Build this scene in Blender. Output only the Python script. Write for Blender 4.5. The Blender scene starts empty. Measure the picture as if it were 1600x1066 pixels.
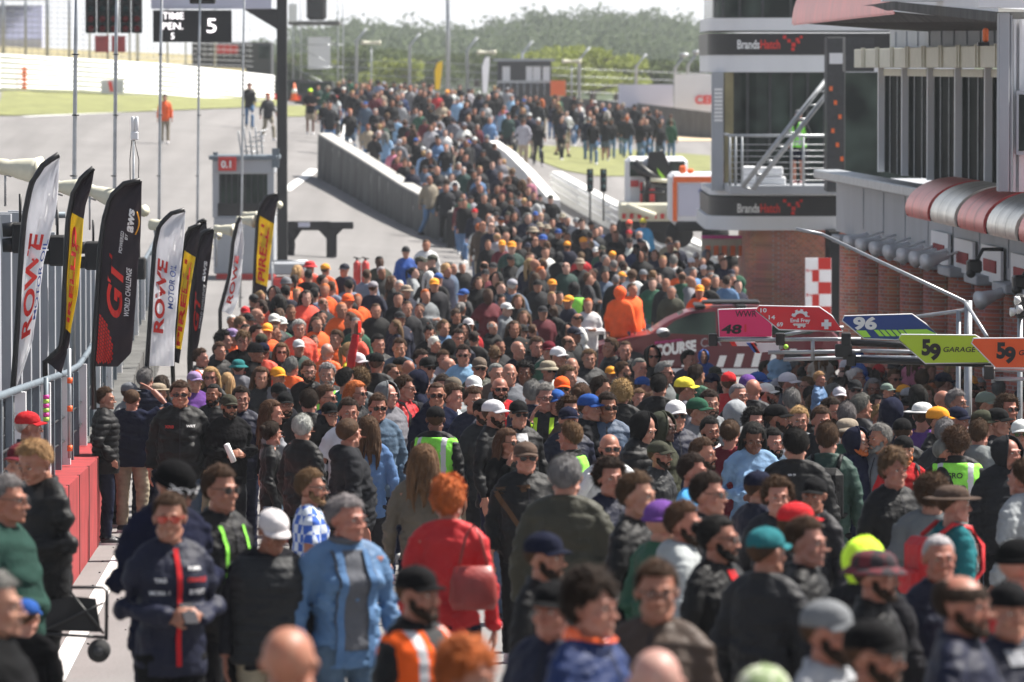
import bpy, bmesh, math, random, bisect
import numpy as np
from mathutils import Vector, Matrix, Euler
from mathutils.bvhtree import BVHTree
R = math.radians
random.seed(11); rng = np.random.default_rng(11)
scene = bpy.context.scene
C = scene.collection

# ---------------------------------------------------------------- camera, light, exposure
FPX = 8889.0; HZ = 105.0; CAMZ = 6.0
PITCH = math.atan((533 - HZ) / FPX)
cam = bpy.data.cameras.new('camera'); camo = bpy.data.objects.new('camera', cam); C.objects.link(camo)
camo.location = (0, 0, CAMZ); camo.rotation_euler = (R(90) - PITCH, 0, 0)
cam.sensor_width = 36; cam.lens = 200; cam.clip_start = 1; cam.clip_end = 6000
cam.dof.use_dof = True; cam.dof.focus_distance = 56; cam.dof.aperture_fstop = 4.6
scene.camera = camo
SUN_AZ, SUN_EL = 66.0, 55.0        # azimuth measured from straight ahead towards the right
w = bpy.data.worlds.new('World'); scene.world = w; w.use_nodes = True
nt = w.node_tree; nt.nodes.clear()
o_ = nt.nodes.new('ShaderNodeOutputWorld'); bg = nt.nodes.new('ShaderNodeBackground')
sky = nt.nodes.new('ShaderNodeTexSky'); sky.sky_type = 'NISHITA'; sky.sun_disc = False
sky.sun_elevation = R(SUN_EL); sky.sun_rotation = R(SUN_AZ); sky.dust_density = 3; sky.air_density = 1.0
tc = nt.nodes.new('ShaderNodeTexCoord'); mp = nt.nodes.new('ShaderNodeMapping'); mp.inputs['Scale'].default_value = (1, 1, 3.5)
nz = nt.nodes.new('ShaderNodeTexNoise'); nz.inputs['Scale'].default_value = 2.2; nz.inputs['Detail'].default_value = 8
rp = nt.nodes.new('ShaderNodeValToRGB'); rp.color_ramp.elements[0].position = .3; rp.color_ramp.elements[1].position = .6
rp.color_ramp.elements[0].color = (.55,)*3 + (1,)
mx = nt.nodes.new('ShaderNodeMix'); mx.data_type = 'RGBA'
mx.inputs['B'].default_value = (10.6, 10.7, 10.9, 1)     # thin bright cloud over the blue, thick towards the horizon
nt.links.new(tc.outputs['Generated'], mp.inputs[0]); nt.links.new(mp.outputs[0], nz.inputs['Vector'])
nt.links.new(nz.outputs['Fac'], rp.inputs[0])
sxyz = nt.nodes.new('ShaderNodeSeparateXYZ'); nt.links.new(tc.outputs['Generated'], sxyz.inputs[0])
el = nt.nodes.new('ShaderNodeMapRange'); el.inputs['From Min'].default_value = .06; el.inputs['From Max'].default_value = .30; el.inputs['To Min'].default_value = 1; el.inputs['To Max'].default_value = .12
nt.links.new(sxyz.outputs['Z'], el.inputs['Value'])
mm = nt.nodes.new('ShaderNodeMath'); mm.operation = 'MULTIPLY'; nt.links.new(rp.outputs[0], mm.inputs[0]); nt.links.new(el.outputs[0], mm.inputs[1])
lo = nt.nodes.new('ShaderNodeMapRange'); lo.inputs['From Min'].default_value = .04; lo.inputs['From Max'].default_value = .12; lo.inputs['To Min'].default_value = 1; lo.inputs['To Max'].default_value = 0
nt.links.new(sxyz.outputs['Z'], lo.inputs['Value'])
mx2 = nt.nodes.new('ShaderNodeMath'); mx2.operation = 'MAXIMUM'; nt.links.new(mm.outputs[0], mx2.inputs[0]); nt.links.new(lo.outputs[0], mx2.inputs[1])
nt.links.new(mx2.outputs[0], mx.inputs['Factor'])
nt.links.new(sky.outputs[0], mx.inputs['A']); nt.links.new(mx.outputs['Result'], bg.inputs['Color'])
bg.inputs['Strength'].default_value = 0.052
nt.links.new(bg.outputs[0], o_.inputs[0])
sl = bpy.data.lights.new('sun', 'SUN'); sl.energy = 5.0; sl.angle = R(.6); sl.color = (1, .95, .88)
so = bpy.data.objects.new('sun', sl); C.objects.link(so)
sdir = Vector((math.sin(R(SUN_AZ)) * math.cos(R(SUN_EL)), math.cos(R(SUN_AZ)) * math.cos(R(SUN_EL)), math.sin(R(SUN_EL))))
so.location = sdir * 300; so.rotation_euler = sdir.to_track_quat('Z', 'Y').to_euler()
scene.view_settings.view_transform = 'Standard'; scene.view_settings.look = 'None'
scene.view_settings.exposure = 1.05; scene.view_settings.gamma = 1
scene.cycles.max_bounces = 6; scene.cycles.diffuse_bounces = 3; scene.cycles.volume_bounces = 0
scene.cycles.use_denoising = True

# ---------------------------------------------------------------- coordinates
UC = [0, 250, 500, 800, 1050, 1300, 1600]
GT = [(8, [3.1]*7), (12, [3.2]*7), (18.5, [3.45]*7), (29, [3.85]*7), (38, [4.25]*7),
 (50, [4.75, 4.75, 4.7, 4.7, 4.9, 5.0, 5.0]), (63, [5.3, 5.3, 5.35, 5.4, 5.4, 5.5, 5.5]),
 (77, [5.4, 5.4, 5.5, 5.7, 5.8, 5.9, 6.0]), (90, [5.4, 5.4, 5.5, 5.8, 6.0, 6.15, 6.3]),
 (106, [5.4, 5.4, 5.45, 5.6, 5.83, 6.1, 6.4]), (135, [5.3, 5.3, 5.35, 5.5, 6.05, 6.25, 6.4]),
 (160, [4.7, 4.7, 5.0, 5.4, 5.8, 6.0, 6.0]), (180, [3.95, 3.95, 4.1, 5.0, 5.3, 5.5, 5.5]),
 (210, [1.85, 2.2, 2.75, 3.7, 4.4, 4.6, 4.6]), (232, [.95, 1.5, 2.3, 3.15, 4.0, 4.2, 4.3]), (260, [.8, 1.1, 1.8, 2.6, 3.6, 3.8, 4.0]),
 (330, [0.6, .9, 1.6, 2.5, 3.2, 3.4, 3.6]), (500, [.8, 1.5, 2.5, 3.5, 4, 4, 4]), (2500, [3]*7)]
GDL = [float(g[0]) for g in GT]; GVL = [g[1] for g in GT]
def gdep(u, D):
    u = min(max(u, 0), 1600); D = min(max(D, 8), 2500)
    j = min(bisect.bisect_right(GDL, D) - 1, len(GDL) - 2)
    t = (D - GDL[j]) / (GDL[j + 1] - GDL[j]); A = GVL[j]; B = GVL[j + 1]
    i = min(bisect.bisect_right(UC, u) - 1, len(UC) - 2)
    s = (u - UC[i]) / (UC[i + 1] - UC[i])
    return (A[i] * (1 - s) + A[i + 1] * s) * (1 - t) + (B[i] * (1 - s) + B[i + 1] * s) * t
ct, st = math.cos(PITCH), math.sin(PITCH)
def I(u, v, D):
    x = (u - 800) / FPX; y = -(v - 533) / FPX
    k = D / (ct + y * st)
    return Vector((k * x, D, CAMZ + k * (-st + y * ct)))
def proj(p):
    d = Vector(p) - Vector((0, 0, CAMZ)); f = d.y * ct - d.z * st; up = d.y * st + d.z * ct
    return 800 + FPX * d.x / f, 533 - FPX * up / f
def gz(x, D):                      # ground height at a world point
    return CAMZ - gdep(800 + x / D * FPX, D)
def onground(u, v, h=0.0):         # distance at which the ray through (u, v) is h above the ground
    lo, hi = 9.0, 420.0
    f = lambda D: I(u, v, D).z - (CAMZ - gdep(u, D)) - h
    prev = lo
    D = lo
    while D < hi:
        if f(D) < 0: break
        prev = D; D *= 1.03
    a, b = prev, D
    for _ in range(20):
        m = (a + b) / 2
        if f(m) > 0: a = m
        else: b = m
    return (a + b) / 2
LA = math.atan(400 / FPX)
def lane(x, y, z):                 # pit lane frame: x to the right of the vanishing line, y = distance
    return Vector((x - y * math.tan(LA), y, z))
def lu(x, y): return 400 + x * FPX / y
def lg(x, y): return CAMZ - gdep(lu(x, y), y)
RZL = LA                            # heading of the lane as a z rotation

# ---------------------------------------------------------------- materials
M = {}
def nodemat(name):
    m = bpy.data.materials.new(name); m.use_nodes = True
    nt = m.node_tree; b = nt.nodes['Principled BSDF']
    return m, nt, b
def mat(name, col, rough=.6, metal=0, noise=0.0, scale=8.0, bump=0.0, bscale=None, spec=.5, coat=0, stretch=(1, 1, 1)):
    m, nt, b = nodemat(name)
    b.inputs['Base Color'].default_value = (*col, 1); b.inputs['Roughness'].default_value = rough
    b.inputs['Metallic'].default_value = metal; b.inputs['Specular IOR Level'].default_value = spec
    b.inputs['Coat Weight'].default_value = coat
    if noise or bump:
        t = nt.nodes.new('ShaderNodeTexCoord'); mp = nt.nodes.new('ShaderNodeMapping'); mp.inputs['Scale'].default_value = stretch
        nt.links.new(t.outputs['Object'], mp.inputs[0])
    if noise:
        n = nt.nodes.new('ShaderNodeTexNoise'); n.inputs['Scale'].default_value = scale; n.inputs['Detail'].default_value = 6; n.inputs['Roughness'].default_value = .65
        nt.links.new(mp.outputs[0], n.inputs['Vector'])
        r = nt.nodes.new('ShaderNodeMapRange'); r.inputs['From Min'].default_value = .3; r.inputs['From Max'].default_value = .7
        r.inputs['To Min'].default_value = 1 - noise; r.inputs['To Max'].default_value = 1 + noise * .6
        nt.links.new(n.outputs['Fac'], r.inputs['Value'])
        x = nt.nodes.new('ShaderNodeVectorMath'); x.operation = 'SCALE'; x.inputs[0].default_value = col
        nt.links.new(r.outputs[0], x.inputs['Scale']); nt.links.new(x.outputs[0], b.inputs['Base Color'])
    if bump:
        n2 = nt.nodes.new('ShaderNodeTexNoise'); n2.inputs['Scale'].default_value = bscale or scale * 4; n2.inputs['Detail'].default_value = 4
        nt.links.new(mp.outputs[0], n2.inputs['Vector'])
        bp = nt.nodes.new('ShaderNodeBump'); bp.inputs['Strength'].default_value = bump; bp.inputs['Distance'].default_value = .01
        nt.links.new(n2.outputs['Fac'], bp.inputs['Height']); nt.links.new(bp.outputs[0], b.inputs['Normal'])
    M[name] = m
    return m
def objmat(name, rough=.8, noise=.25, scale=6.0, bump=.3, bscale=60, spec=.3, metal=0, sheen=0, stretch=(1, 1, 1), attr=None, dist=.01):
    """colour taken from the object (or a colour attribute), weave and creases procedural"""
    m, nt, b = nodemat(name)
    t = nt.nodes.new('ShaderNodeTexCoord'); mp = nt.nodes.new('ShaderNodeMapping'); mp.inputs['Scale'].default_value = stretch
    nt.links.new(t.outputs['Object'], mp.inputs[0])
    if attr:
        oi = nt.nodes.new('ShaderNodeAttribute'); oi.attribute_name = attr
    else:
        oi = nt.nodes.new('ShaderNodeObjectInfo')
    n = nt.nodes.new('ShaderNodeTexNoise'); n.inputs['Scale'].default_value = scale; n.inputs['Detail'].default_value = 5
    nt.links.new(mp.outputs[0], n.inputs['Vector'])
    r = nt.nodes.new('ShaderNodeMapRange'); r.inputs['From Min'].default_value = .3; r.inputs['From Max'].default_value = .7
    r.inputs['To Min'].default_value = 1 - noise; r.inputs['To Max'].default_value = 1 + noise * .6
    nt.links.new(n.outputs['Fac'], r.inputs['Value'])
    x = nt.nodes.new('ShaderNodeVectorMath'); x.operation = 'SCALE'
    nt.links.new(oi.outputs['Color'], x.inputs[0]); nt.links.new(r.outputs[0], x.inputs['Scale']); nt.links.new(x.outputs[0], b.inputs['Base Color'])
    b.inputs['Roughness'].default_value = rough; b.inputs['Specular IOR Level'].default_value = spec; b.inputs['Metallic'].default_value = metal
    if sheen: b.inputs['Sheen Weight'].default_value = sheen
    if bump:
        n2 = nt.nodes.new('ShaderNodeTexNoise'); n2.inputs['Scale'].default_value = bscale; n2.inputs['Detail'].default_value = 3
        nt.links.new(mp.outputs[0], n2.inputs['Vector'])
        bp = nt.nodes.new('ShaderNodeBump'); bp.inputs['Strength'].default_value = bump; bp.inputs['Distance'].default_value = dist
        nt.links.new(n2.outputs['Fac'], bp.inputs['Height']); nt.links.new(bp.outputs[0], b.inputs['Normal'])
    M[name] = m
    return m

# ---------------------------------------------------------------- mesh builder (world coordinates)
class MB:
    def __init__(s, xf=None):
        s.v = []; s.f = []; s.m = []; s.xf = xf; s.sm = []
    def add(s, vs, fs, mi=0, smooth=False):
        k = len(s.v)
        for p in vs:
            p = Vector(p)
            s.v.append(s.xf(*p) if s.xf else p)
        for f in fs:
            s.f.append([i + k for i in f]); s.m.append(mi); s.sm.append(smooth)
        return s
    def box(s, x0, x1, y0, y1, z0, z1, mi=0, b=0.0):
        if b:
            b = min(b, (x1-x0)/3, (y1-y0)/3, (z1-z0)/3)
            vs = []; fs = []
            for sx, xa in ((0, x0), (1, x1)):
                for sy, ya in ((0, y0), (1, y1)):
                    for sz, za in ((0, z0), (1, z1)):
                        dx = b if sx == 0 else -b; dy = b if sy == 0 else -b; dz = b if sz == 0 else -b
                        vs += [(xa, ya + dy, za + dz), (xa + dx, ya, za + dz), (xa + dx, ya + dy, za)]
            bm = bmesh.new()
            for p in vs: bm.verts.new(p)
            r = bmesh.ops.convex_hull(bm, input=list(bm.verts))
            bm.verts.index_update()
            return s.add([v.co.copy() for v in bm.verts], [[v.index for v in f.verts] for f in bm.faces], mi)
        vs = [(x0,y0,z0),(x1,y0,z0),(x1,y1,z0),(x0,y1,z0),(x0,y0,z1),(x1,y0,z1),(x1,y1,z1),(x0,y1,z1)]
        return s.add(vs, [(0,3,2,1),(4,5,6,7),(0,1,5,4),(1,2,6,5),(2,3,7,6),(3,0,4,7)], mi)
    def tube(s, pts, rads, n=8, mi=0, caps=True, smooth=True):
        pts = [Vector(p) for p in pts]
        if not hasattr(rads, '__len__'): rads = [rads] * len(pts)
        vs = []; fs = []
        for i, p in enumerate(pts):
            d = (pts[min(i+1, len(pts)-1)] - pts[max(i-1, 0)])
            if d.length < 1e-9: d = Vector((0, 0, 1))
            d.normalize()
            a = Vector((0, 0, 1)) if abs(d.z) < .9 else Vector((0, 1, 0))
            x = d.cross(a).normalized(); y = d.cross(x)
            for k in range(n):
                t = 2 * math.pi * k / n
                vs.append(p + (x * math.cos(t) + y * math.sin(t)) * rads[i])
        for i in range(len(pts) - 1):
            for k in range(n):
                fs.append((i*n+k, i*n+(k+1) % n, (i+1)*n+(k+1) % n, (i+1)*n+k))
        if caps:
            fs.append(tuple(range(n))[::-1]); fs.append(tuple((len(pts)-1)*n + k for k in range(n)))
        return s.add(vs, fs, mi, smooth)
    def ell(s, c, r, n=10, mi=0, smooth=True):
        c = Vector(c); r = r if hasattr(r, '__len__') else (r, r, r)
        vs = [c + Vector((0, 0, r[2]))]; fs = []
        m = max(4, n // 2 + 1)
        for i in range(1, m):
            t = math.pi * i / m
            for k in range(n):
                q = 2 * math.pi * k / n
                vs.append(c + Vector((r[0]*math.sin(t)*math.cos(q), r[1]*math.sin(t)*math.sin(q), r[2]*math.cos(t))))
        vs.append(c - Vector((0, 0, r[2])))
        for k in range(n): fs.append((0, 1+k, 1+(k+1) % n))
        for i in range(m-2):
            for k in range(n): fs.append((1+i*n+k, 1+(i+1)*n+k, 1+(i+1)*n+(k+1) % n, 1+i*n+(k+1) % n))
        e = len(vs)-1
        for k in range(n): fs.append((e, 1+(m-2)*n+(k+1) % n, 1+(m-2)*n+k))
        return s.add(vs, fs, mi, smooth)
    def loft(s, rings, mi=0, smooth=True, caps=True):
        n = len(rings[0]); vs = [p for r in rings for p in r]; fs = []
        for i in range(len(rings)-1):
            for k in range(n): fs.append((i*n+k, i*n+(k+1) % n, (i+1)*n+(k+1) % n, (i+1)*n+k))
        if caps: fs += [tuple(range(n))[::-1], tuple((len(rings)-1)*n+k for k in range(n))]
        return s.add(vs, fs, mi, smooth)
    def prism(s, poly, off, mi=0):
        """poly: 3-D points of one face; off: thickness vector"""
        n = len(poly); poly = [Vector(p) for p in poly]; off = Vector(off)
        vs = poly + [p + off for p in poly]
        fs = [tuple(range(n))[::-1], tuple(range(n, 2*n))] + [(i, (i+1) % n, n+(i+1) % n, n+i) for i in range(n)]
        return s.add(vs, fs, mi)
    def sheet(s, rows, mi=0, smooth=False):
        n = len(rows[0]); vs = [p for r in rows for p in r]
        fs = [(i*n+k, i*n+k+1, (i+1)*n+k+1, (i+1)*n+k) for i in range(len(rows)-1) for k in range(n-1)]
        return s.add(vs, fs, mi, smooth)
    def mesh(s, name, mats, origin=(0, 0, 0)):
        me = bpy.data.meshes.new(name); o = Vector(origin)
        me.from_pydata([tuple(p - o) for p in s.v], [], s.f)
        for mm in (mats if isinstance(mats, (list, tuple)) else [mats]): me.materials.append(mm)
        me.polygons.foreach_set('material_index', s.m); me.polygons.foreach_set('use_smooth', s.sm)
        me.update(); return me
    def build(s, name, mats, parent=None, base=None):
        if parent is not None: org = parent['_o']; 
        else: org = base if base is not None else (sum(p.x for p in s.v)/len(s.v), sum(p.y for p in s.v)/len(s.v), min(p.z for p in s.v))
        o = bpy.data.objects.new(name, s.mesh(name, mats, org)); C.objects.link(o)
        o['_o'] = tuple(org)
        if parent is not None: o.parent = parent
        else: o.location = org
        return o
def thing(name, label, cat, base, group=None):
    o = bpy.data.objects.new(name, None); C.objects.link(o); o.empty_display_size = .3
    o.location = base; o['_o'] = tuple(base); o['label'] = label; o['category'] = cat
    if group: o['group'] = group
    return o
def tag(o, label, cat, group=None):
    o['label'] = label; o['category'] = cat
    if group: o['group'] = group
    return o
def kind(o, k='structure'):
    o['kind'] = k; return o
_txt = {}
def glyphs(text, bold=0.0, shear=0.0, spacing=1.0):
    """2-D triangles of a text: verts in units of cap height, faces, width"""
    key = (text, bold, shear, spacing)
    if key in _txt: return _txt[key]
    cu = bpy.data.curves.new('t', 'FONT'); cu.body = text; cu.size = 1; cu.offset = bold; cu.shear = shear; cu.space_character = spacing
    cu.resolution_u = 4
    ob = bpy.data.objects.new('t', cu); C.objects.link(ob)
    dg = bpy.context.evaluated_depsgraph_get(); me = bpy.data.meshes.new_from_object(ob.evaluated_get(dg))
    v = np.array([tuple(p.co) for p in me.vertices]); f = [tuple(p.vertices) for p in me.polygons]
    bpy.data.objects.remove(ob); bpy.data.curves.remove(cu); bpy.data.meshes.remove(me)
    v[:, 0] -= v[:, 0].min(); h = .73
    v /= h
    _txt[key] = (v, f, v[:, 0].max()); return _txt[key]
def text(mb, s, org, right, up, height, width=None, bold=0.01, shear=0, mi=0, off=.006, spacing=1.0, center=False):
    v, f, wd = glyphs(s, bold, shear, spacing)
    right = Vector(right).normalized(); up = Vector(up).normalized(); nrm = right.cross(up)
    sx = height if width is None else width / wd
    if center: org = Vector(org) - right * (wd * sx / 2)
    pts = [Vector(org) + right * (p[0] * sx) + up * (p[1] * height) + nrm * off for p in v]
    mb.add(pts, f, mi)
# ---------------------------------------------------------------- materials of the place
mat('asphalt', (.195, .187, .183), .92, noise=.12, scale=.35, bump=.5, bscale=45)
mat('grass', (.20, .21, .075), .95, noise=.35, scale=1.2, bump=.8, bscale=12)
mat('gravel', (.62, .47, .31), .95, noise=.2, scale=2, bump=.6, bscale=30)
mat('road_paint', (.78, .78, .76), .8, noise=.12, scale=6)
mat('white_rubber', (.9, .9, .9), .7, noise=.04, scale=2)
mat('concrete', (.42, .41, .39), .9, noise=.25, scale=3, bump=.4)
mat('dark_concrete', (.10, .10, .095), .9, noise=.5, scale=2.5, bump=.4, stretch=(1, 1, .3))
mat('steel', (.42, .44, .46), .45, metal=.6, noise=.25, scale=7, bump=.1)
mat('galvanised', (.15, .185, .215), .55, metal=.35, noise=.3, scale=5, bump=.15, stretch=(1, 1, .4))
mat('dark_steel', (.05, .052, .055), .5, metal=.3, noise=.3, scale=9)
mat('black', (.012, .012, .013), .45, noise=.3, scale=6)
mat('black_matt', (.015, .015, .016), .85)
mat('white_panel', (.74, .75, .77), .5, noise=.06, scale=1.5, stretch=(1, 1, .3))
mat('grey_panel', (.36, .38, .41), .6, noise=.14, scale=1.2, bump=.05, stretch=(1, 1, .25))
mat('lilac_panel', (.56, .57, .68), .6, noise=.08, scale=1)
mat('red_paint', (.55, .035, .03), .5, noise=.2, scale=3)
mat('red_matt', (.30, .02, .022), .8, noise=.45, scale=2.2)
mat('orange_paint', (.85, .16, .03), .5, noise=.1)
mat('horn_beige', (.60, .58, .46), .5, noise=.1, scale=6)
mat('rubber', (.02, .02, .02), .8)
mat('leaf_far', (.12, .16, .075), .9, noise=.2, scale=.12)
mat('leaf_spring', (.31, .36, .07), .85, noise=.35, scale=.4)
mat('leaf_mid', (.12, .16, .05), .9, noise=.4, scale=.3)
mat('bark', (.10, .08, .06), .9, noise=.3)
mat('maroon_paint', (.13, .007, .014), .4, noise=.05, scale=3, coat=.25)
mat('dark_glass', (.012, .018, .017), .5, noise=.6, scale=1.4, spec=.15)
M['dark_glass'].node_tree.nodes['Principled BSDF'].inputs['IOR'].default_value = 1.08
mat('chrome', (.7, .7, .7), .2, metal=1)
mat('awning_red', (.62, .09, .09), .32, metal=.55, noise=.3, scale=2.5, stretch=(1, 1, .4))
mat('awning_silver', (.66, .64, .60), .3, metal=.75, noise=.35, scale=2.5, stretch=(1, 1, .4))
mat('pink_board', (.90, .03, .17), .5); mat('red_board', (.78, .02, .03), .5); mat('blue_board', (.012, .05, .25), .5)
mat('lime_board', (.50, .72, .03), .5); mat('orange_board', (.92, .11, .01), .5); mat('print_white', (.82, .82, .82), .6)
mat('print_black', (.012, .012, .012), .6); mat('print_red', (.72, .03, .02), .6); mat('print_blue', (.04, .10, .38), .6)
mat('print_yellow', (.85, .62, .03), .6); mat('print_amber', (.85, .38, .03), .6); mat('neon', (.45, .85, .08), .6)
mat('flag_white', (.88, .88, .90), .7, noise=.05, scale=2, bump=.15, bscale=9)
mat('flag_dark', (.062, .048, .058), .75, noise=.15, scale=3, bump=.15, bscale=9)
mat('flag_yellow', (.86, .66, .04), .7, noise=.05, bump=.15, bscale=9)
mat('tape_pink', (.75, .05, .35), .5); mat('tape_orange', (.95, .14, .03), .5); mat('tape_green', (.45, .75, .1), .5)
def brickmat(name, c1, c2, cm, sc):
    m, nt, b = nodemat(name); t = nt.nodes.new('ShaderNodeTexCoord')
    sep = nt.nodes.new('ShaderNodeSeparateXYZ'); nt.links.new(t.outputs['Object'], sep.inputs[0])
    ad = nt.nodes.new('ShaderNodeMath'); nt.links.new(sep.outputs['X'], ad.inputs[0]); nt.links.new(sep.outputs['Y'], ad.inputs[1])
    cb = nt.nodes.new('ShaderNodeCombineXYZ'); nt.links.new(ad.outputs[0], cb.inputs['X']); nt.links.new(sep.outputs['Z'], cb.inputs['Y'])
    k = nt.nodes.new('ShaderNodeTexBrick'); k.inputs['Scale'].default_value = sc
    k.inputs['Color1'].default_value = (*c1, 1); k.inputs['Color2'].default_value = (*c2, 1); k.inputs['Mortar'].default_value = (*cm, 1)
    k.inputs['Mortar Size'].default_value = .03; k.inputs['Bias'].default_value = -.1
    nt.links.new(cb.outputs[0], k.inputs['Vector'])
    n = nt.nodes.new('ShaderNodeTexNoise'); n.inputs['Scale'].default_value = 1.3; n.inputs['Detail'].default_value = 5
    nt.links.new(t.outputs['Object'], n.inputs['Vector'])
    mx = nt.nodes.new('ShaderNodeMix'); mx.data_type = 'RGBA'; mx.blend_type = 'MULTIPLY'; mx.inputs['Factor'].default_value = .6
    nt.links.new(k.outputs['Color'], mx.inputs['A']); nt.links.new(n.outputs['Color'], mx.inputs['B'])
    x = nt.nodes.new('ShaderNodeVectorMath'); x.operation = 'SCALE'; x.inputs['Scale'].default_value = 3.0
    nt.links.new(mx.outputs['Result'], x.inputs[0]); nt.links.new(x.outputs[0], b.inputs['Base Color'])
    b.inputs['Roughness'].default_value = .85
    bp = nt.nodes.new('ShaderNodeBump'); bp.inputs['Strength'].default_value = .4; bp.inputs['Distance'].default_value = .01
    nt.links.new(k.outputs['Fac'], bp.inputs['Height']); bp.invert = True; nt.links.new(bp.outputs[0], b.inputs['Normal'])
    M[name] = m
brickmat('brick', (.33, .105, .065), (.20, .065, .045), (.26, .2, .16), 4.4)
m, nt, b = nodemat('glass'); b.inputs['Base Color'].default_value = (.05, .08, .075, 1); b.inputs['Roughness'].default_value = .16
b.inputs['Specular IOR Level'].default_value = .5; b.inputs['IOR'].default_value = 1.22; M['glass'] = m
n = nt.nodes.new('ShaderNodeTexNoise'); n.inputs['Scale'].default_value = .9; tt = nt.nodes.new('ShaderNodeTexCoord'); nt.links.new(tt.outputs['Object'], n.inputs['Vector'])
rr = nt.nodes.new('ShaderNodeValToRGB'); rr.color_ramp.elements[0].color = (.008, .014, .012, 1); rr.color_ramp.elements[1].color = (.06, .085, .07, 1)
rr.color_ramp.elements[0].position = .4; rr.color_ramp.elements[1].position = .65
nt.links.new(n.outputs['Fac'], rr.inputs[0]); nt.links.new(rr.outputs[0], b.inputs['Base Color'])
m, nt, b = nodemat('led_lit'); b.inputs['Emission Color'].default_value = (1, .93, .95, 1); b.inputs['Emission Strength'].default_value = 1.1; M['led_lit'] = m
m, nt, b = nodemat('lamp_red'); b.inputs['Base Color'].default_value = (.25, .01, .01, 1); b.inputs['Roughness'].default_value = .3; M['lamp_red'] = m
m, nt, b = nodemat('lamp_green'); b.inputs['Base Color'].default_value = (.01, .05, .05, 1); b.inputs['Roughness'].default_value = .3; M['lamp_green'] = m

for fm in ('flag_white', 'flag_dark', 'flag_yellow', 'leaf_far', 'leaf_spring', 'leaf_mid'):        # thin cloth: some sun comes through
    nt = M[fm].node_tree; b = nt.nodes['Principled BSDF']; tr = nt.nodes.new('ShaderNodeBsdfTranslucent'); mxs = nt.nodes.new('ShaderNodeMixShader'); mxs.inputs[0].default_value = .5
    if b.inputs['Base Color'].links: nt.links.new(b.inputs['Base Color'].links[0].from_socket, tr.inputs['Color'])
    else: tr.inputs['Color'].default_value = b.inputs['Base Color'].default_value
    nt.links.new(b.outputs[0], mxs.inputs[1]); nt.links.new(tr.outputs[0], mxs.inputs[2]); nt.links.new(mxs.outputs[0], nt.nodes['Material Output'].inputs['Surface'])
# asphalt: worn patches, tyre marks along the road
m = M['asphalt']; nt = m.node_tree; b = nt.nodes['Principled BSDF']
src = b.inputs['Base Color'].links[0].from_socket
t = nt.nodes.new('ShaderNodeTexCoord'); mp = nt.nodes.new('ShaderNodeMapping'); mp.inputs['Scale'].default_value = (1.2, .03, 1); mp.inputs['Rotation'].default_value = (0, 0, -.3)
n = nt.nodes.new('ShaderNodeTexNoise'); n.inputs['Scale'].default_value = 1; n.inputs['Detail'].default_value = 6
nt.links.new(t.outputs['Object'], mp.inputs[0]); nt.links.new(mp.outputs[0], n.inputs['Vector'])
r = nt.nodes.new('ShaderNodeMapRange'); r.inputs['From Min'].default_value = .35; r.inputs['From Max'].default_value = .65; r.inputs['To Min'].default_value = .86; r.inputs['To Max'].default_value = 1.08
x = nt.nodes.new('ShaderNodeVectorMath'); x.operation = 'SCALE'
n4 = nt.nodes.new('ShaderNodeTexNoise'); n4.inputs['Scale'].default_value = 60; n4.inputs['Detail'].default_value = 3
nt.links.new(t.outputs['Object'], n4.inputs['Vector'])
r4 = nt.nodes.new('ShaderNodeMapRange'); r4.inputs['From Min'].default_value = .3; r4.inputs['From Max'].default_value = .7; r4.inputs['To Min'].default_value = .8; r4.inputs['To Max'].default_value = 1.15
ml = nt.nodes.new('ShaderNodeMath'); ml.operation = 'MULTIPLY'
nt.links.new(n4.outputs['Fac'], r4.inputs['Value']); nt.links.new(n.outputs['Fac'], r.inputs['Value'])
nt.links.new(r.outputs[0], ml.inputs[0]); nt.links.new(r4.outputs[0], ml.inputs[1])
nt.links.new(src, x.inputs[0]); nt.links.new(ml.outputs[0], x.inputs['Scale']); nt.links.new(x.outputs[0], b.inputs['Base Color'])

# ---------------------------------------------------------------- ground
mb = MB(); rows = []
Ds = list(np.concatenate([np.arange(-40, 8, 8.), np.arange(8, 60, 2.), np.arange(60, 300, 3.), np.arange(300, 700, 20), np.arange(700, 1250, 100)]))
for D in Ds:
    De = max(D, 8.0); row = []
    for i in range(-30, 60):
        u = i * 53.4
        x = (u - 800) / FPX * De if D > 8 else (u - 800) / FPX * 8
        if i == -30: x = min(x * 3, -300)
        if i == 59: x = max(x * 3, 300)
        row.append((x, D, CAMZ - gdep(u, De)))
    rows.append(row)
mb.sheet(rows, smooth=True); kind(mb.build('ground', M['asphalt'], base=(0, 0, 0)))
def patch(name, edges, m, off, nsub=10, msub=8):
    """edges: rows of (v, uL, uR) in the picture, laid on the ground at their real distance"""
    rows = []
    E = []
    for a, b2 in zip(edges[:-1], edges[1:]):
        for k in range(msub): t = k / msub; E.append([a[i]*(1-t) + b2[i]*t for i in range(3)])
    E.append(list(edges[-1]))
    for v, ul, ur in E:
        row = []
        for k in range(nsub + 1):
            u = ul + (ur - ul) * k / nsub
            D = onground(u, v); p = I(u, v, D); row.append((p.x, p.y, CAMZ - gdep(u, D) + off))
        rows.append(row)
    mb = MB(); mb.sheet(rows); return kind(mb.build(name, m, base=(0, 0, 0)))
patch('grass_verge', [(182, -250, -5), (180, -250, 90), (174, -250, 250), (166, -250, 445), (150, -250, 445), (138, -250, 445)], M['grass'], .03)
patch('grass_verge', [(183, 432, 470), (175, 432, 530), (166, 445, 560)], M['grass'], .03)
patch('grass_strip', [(276, 930, 975), (268, 885, 1110), (256, 852, 1110), (244, 818, 1110), (236, 805, 1000), (229, 790, 880)], M['grass'], .03)
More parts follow.
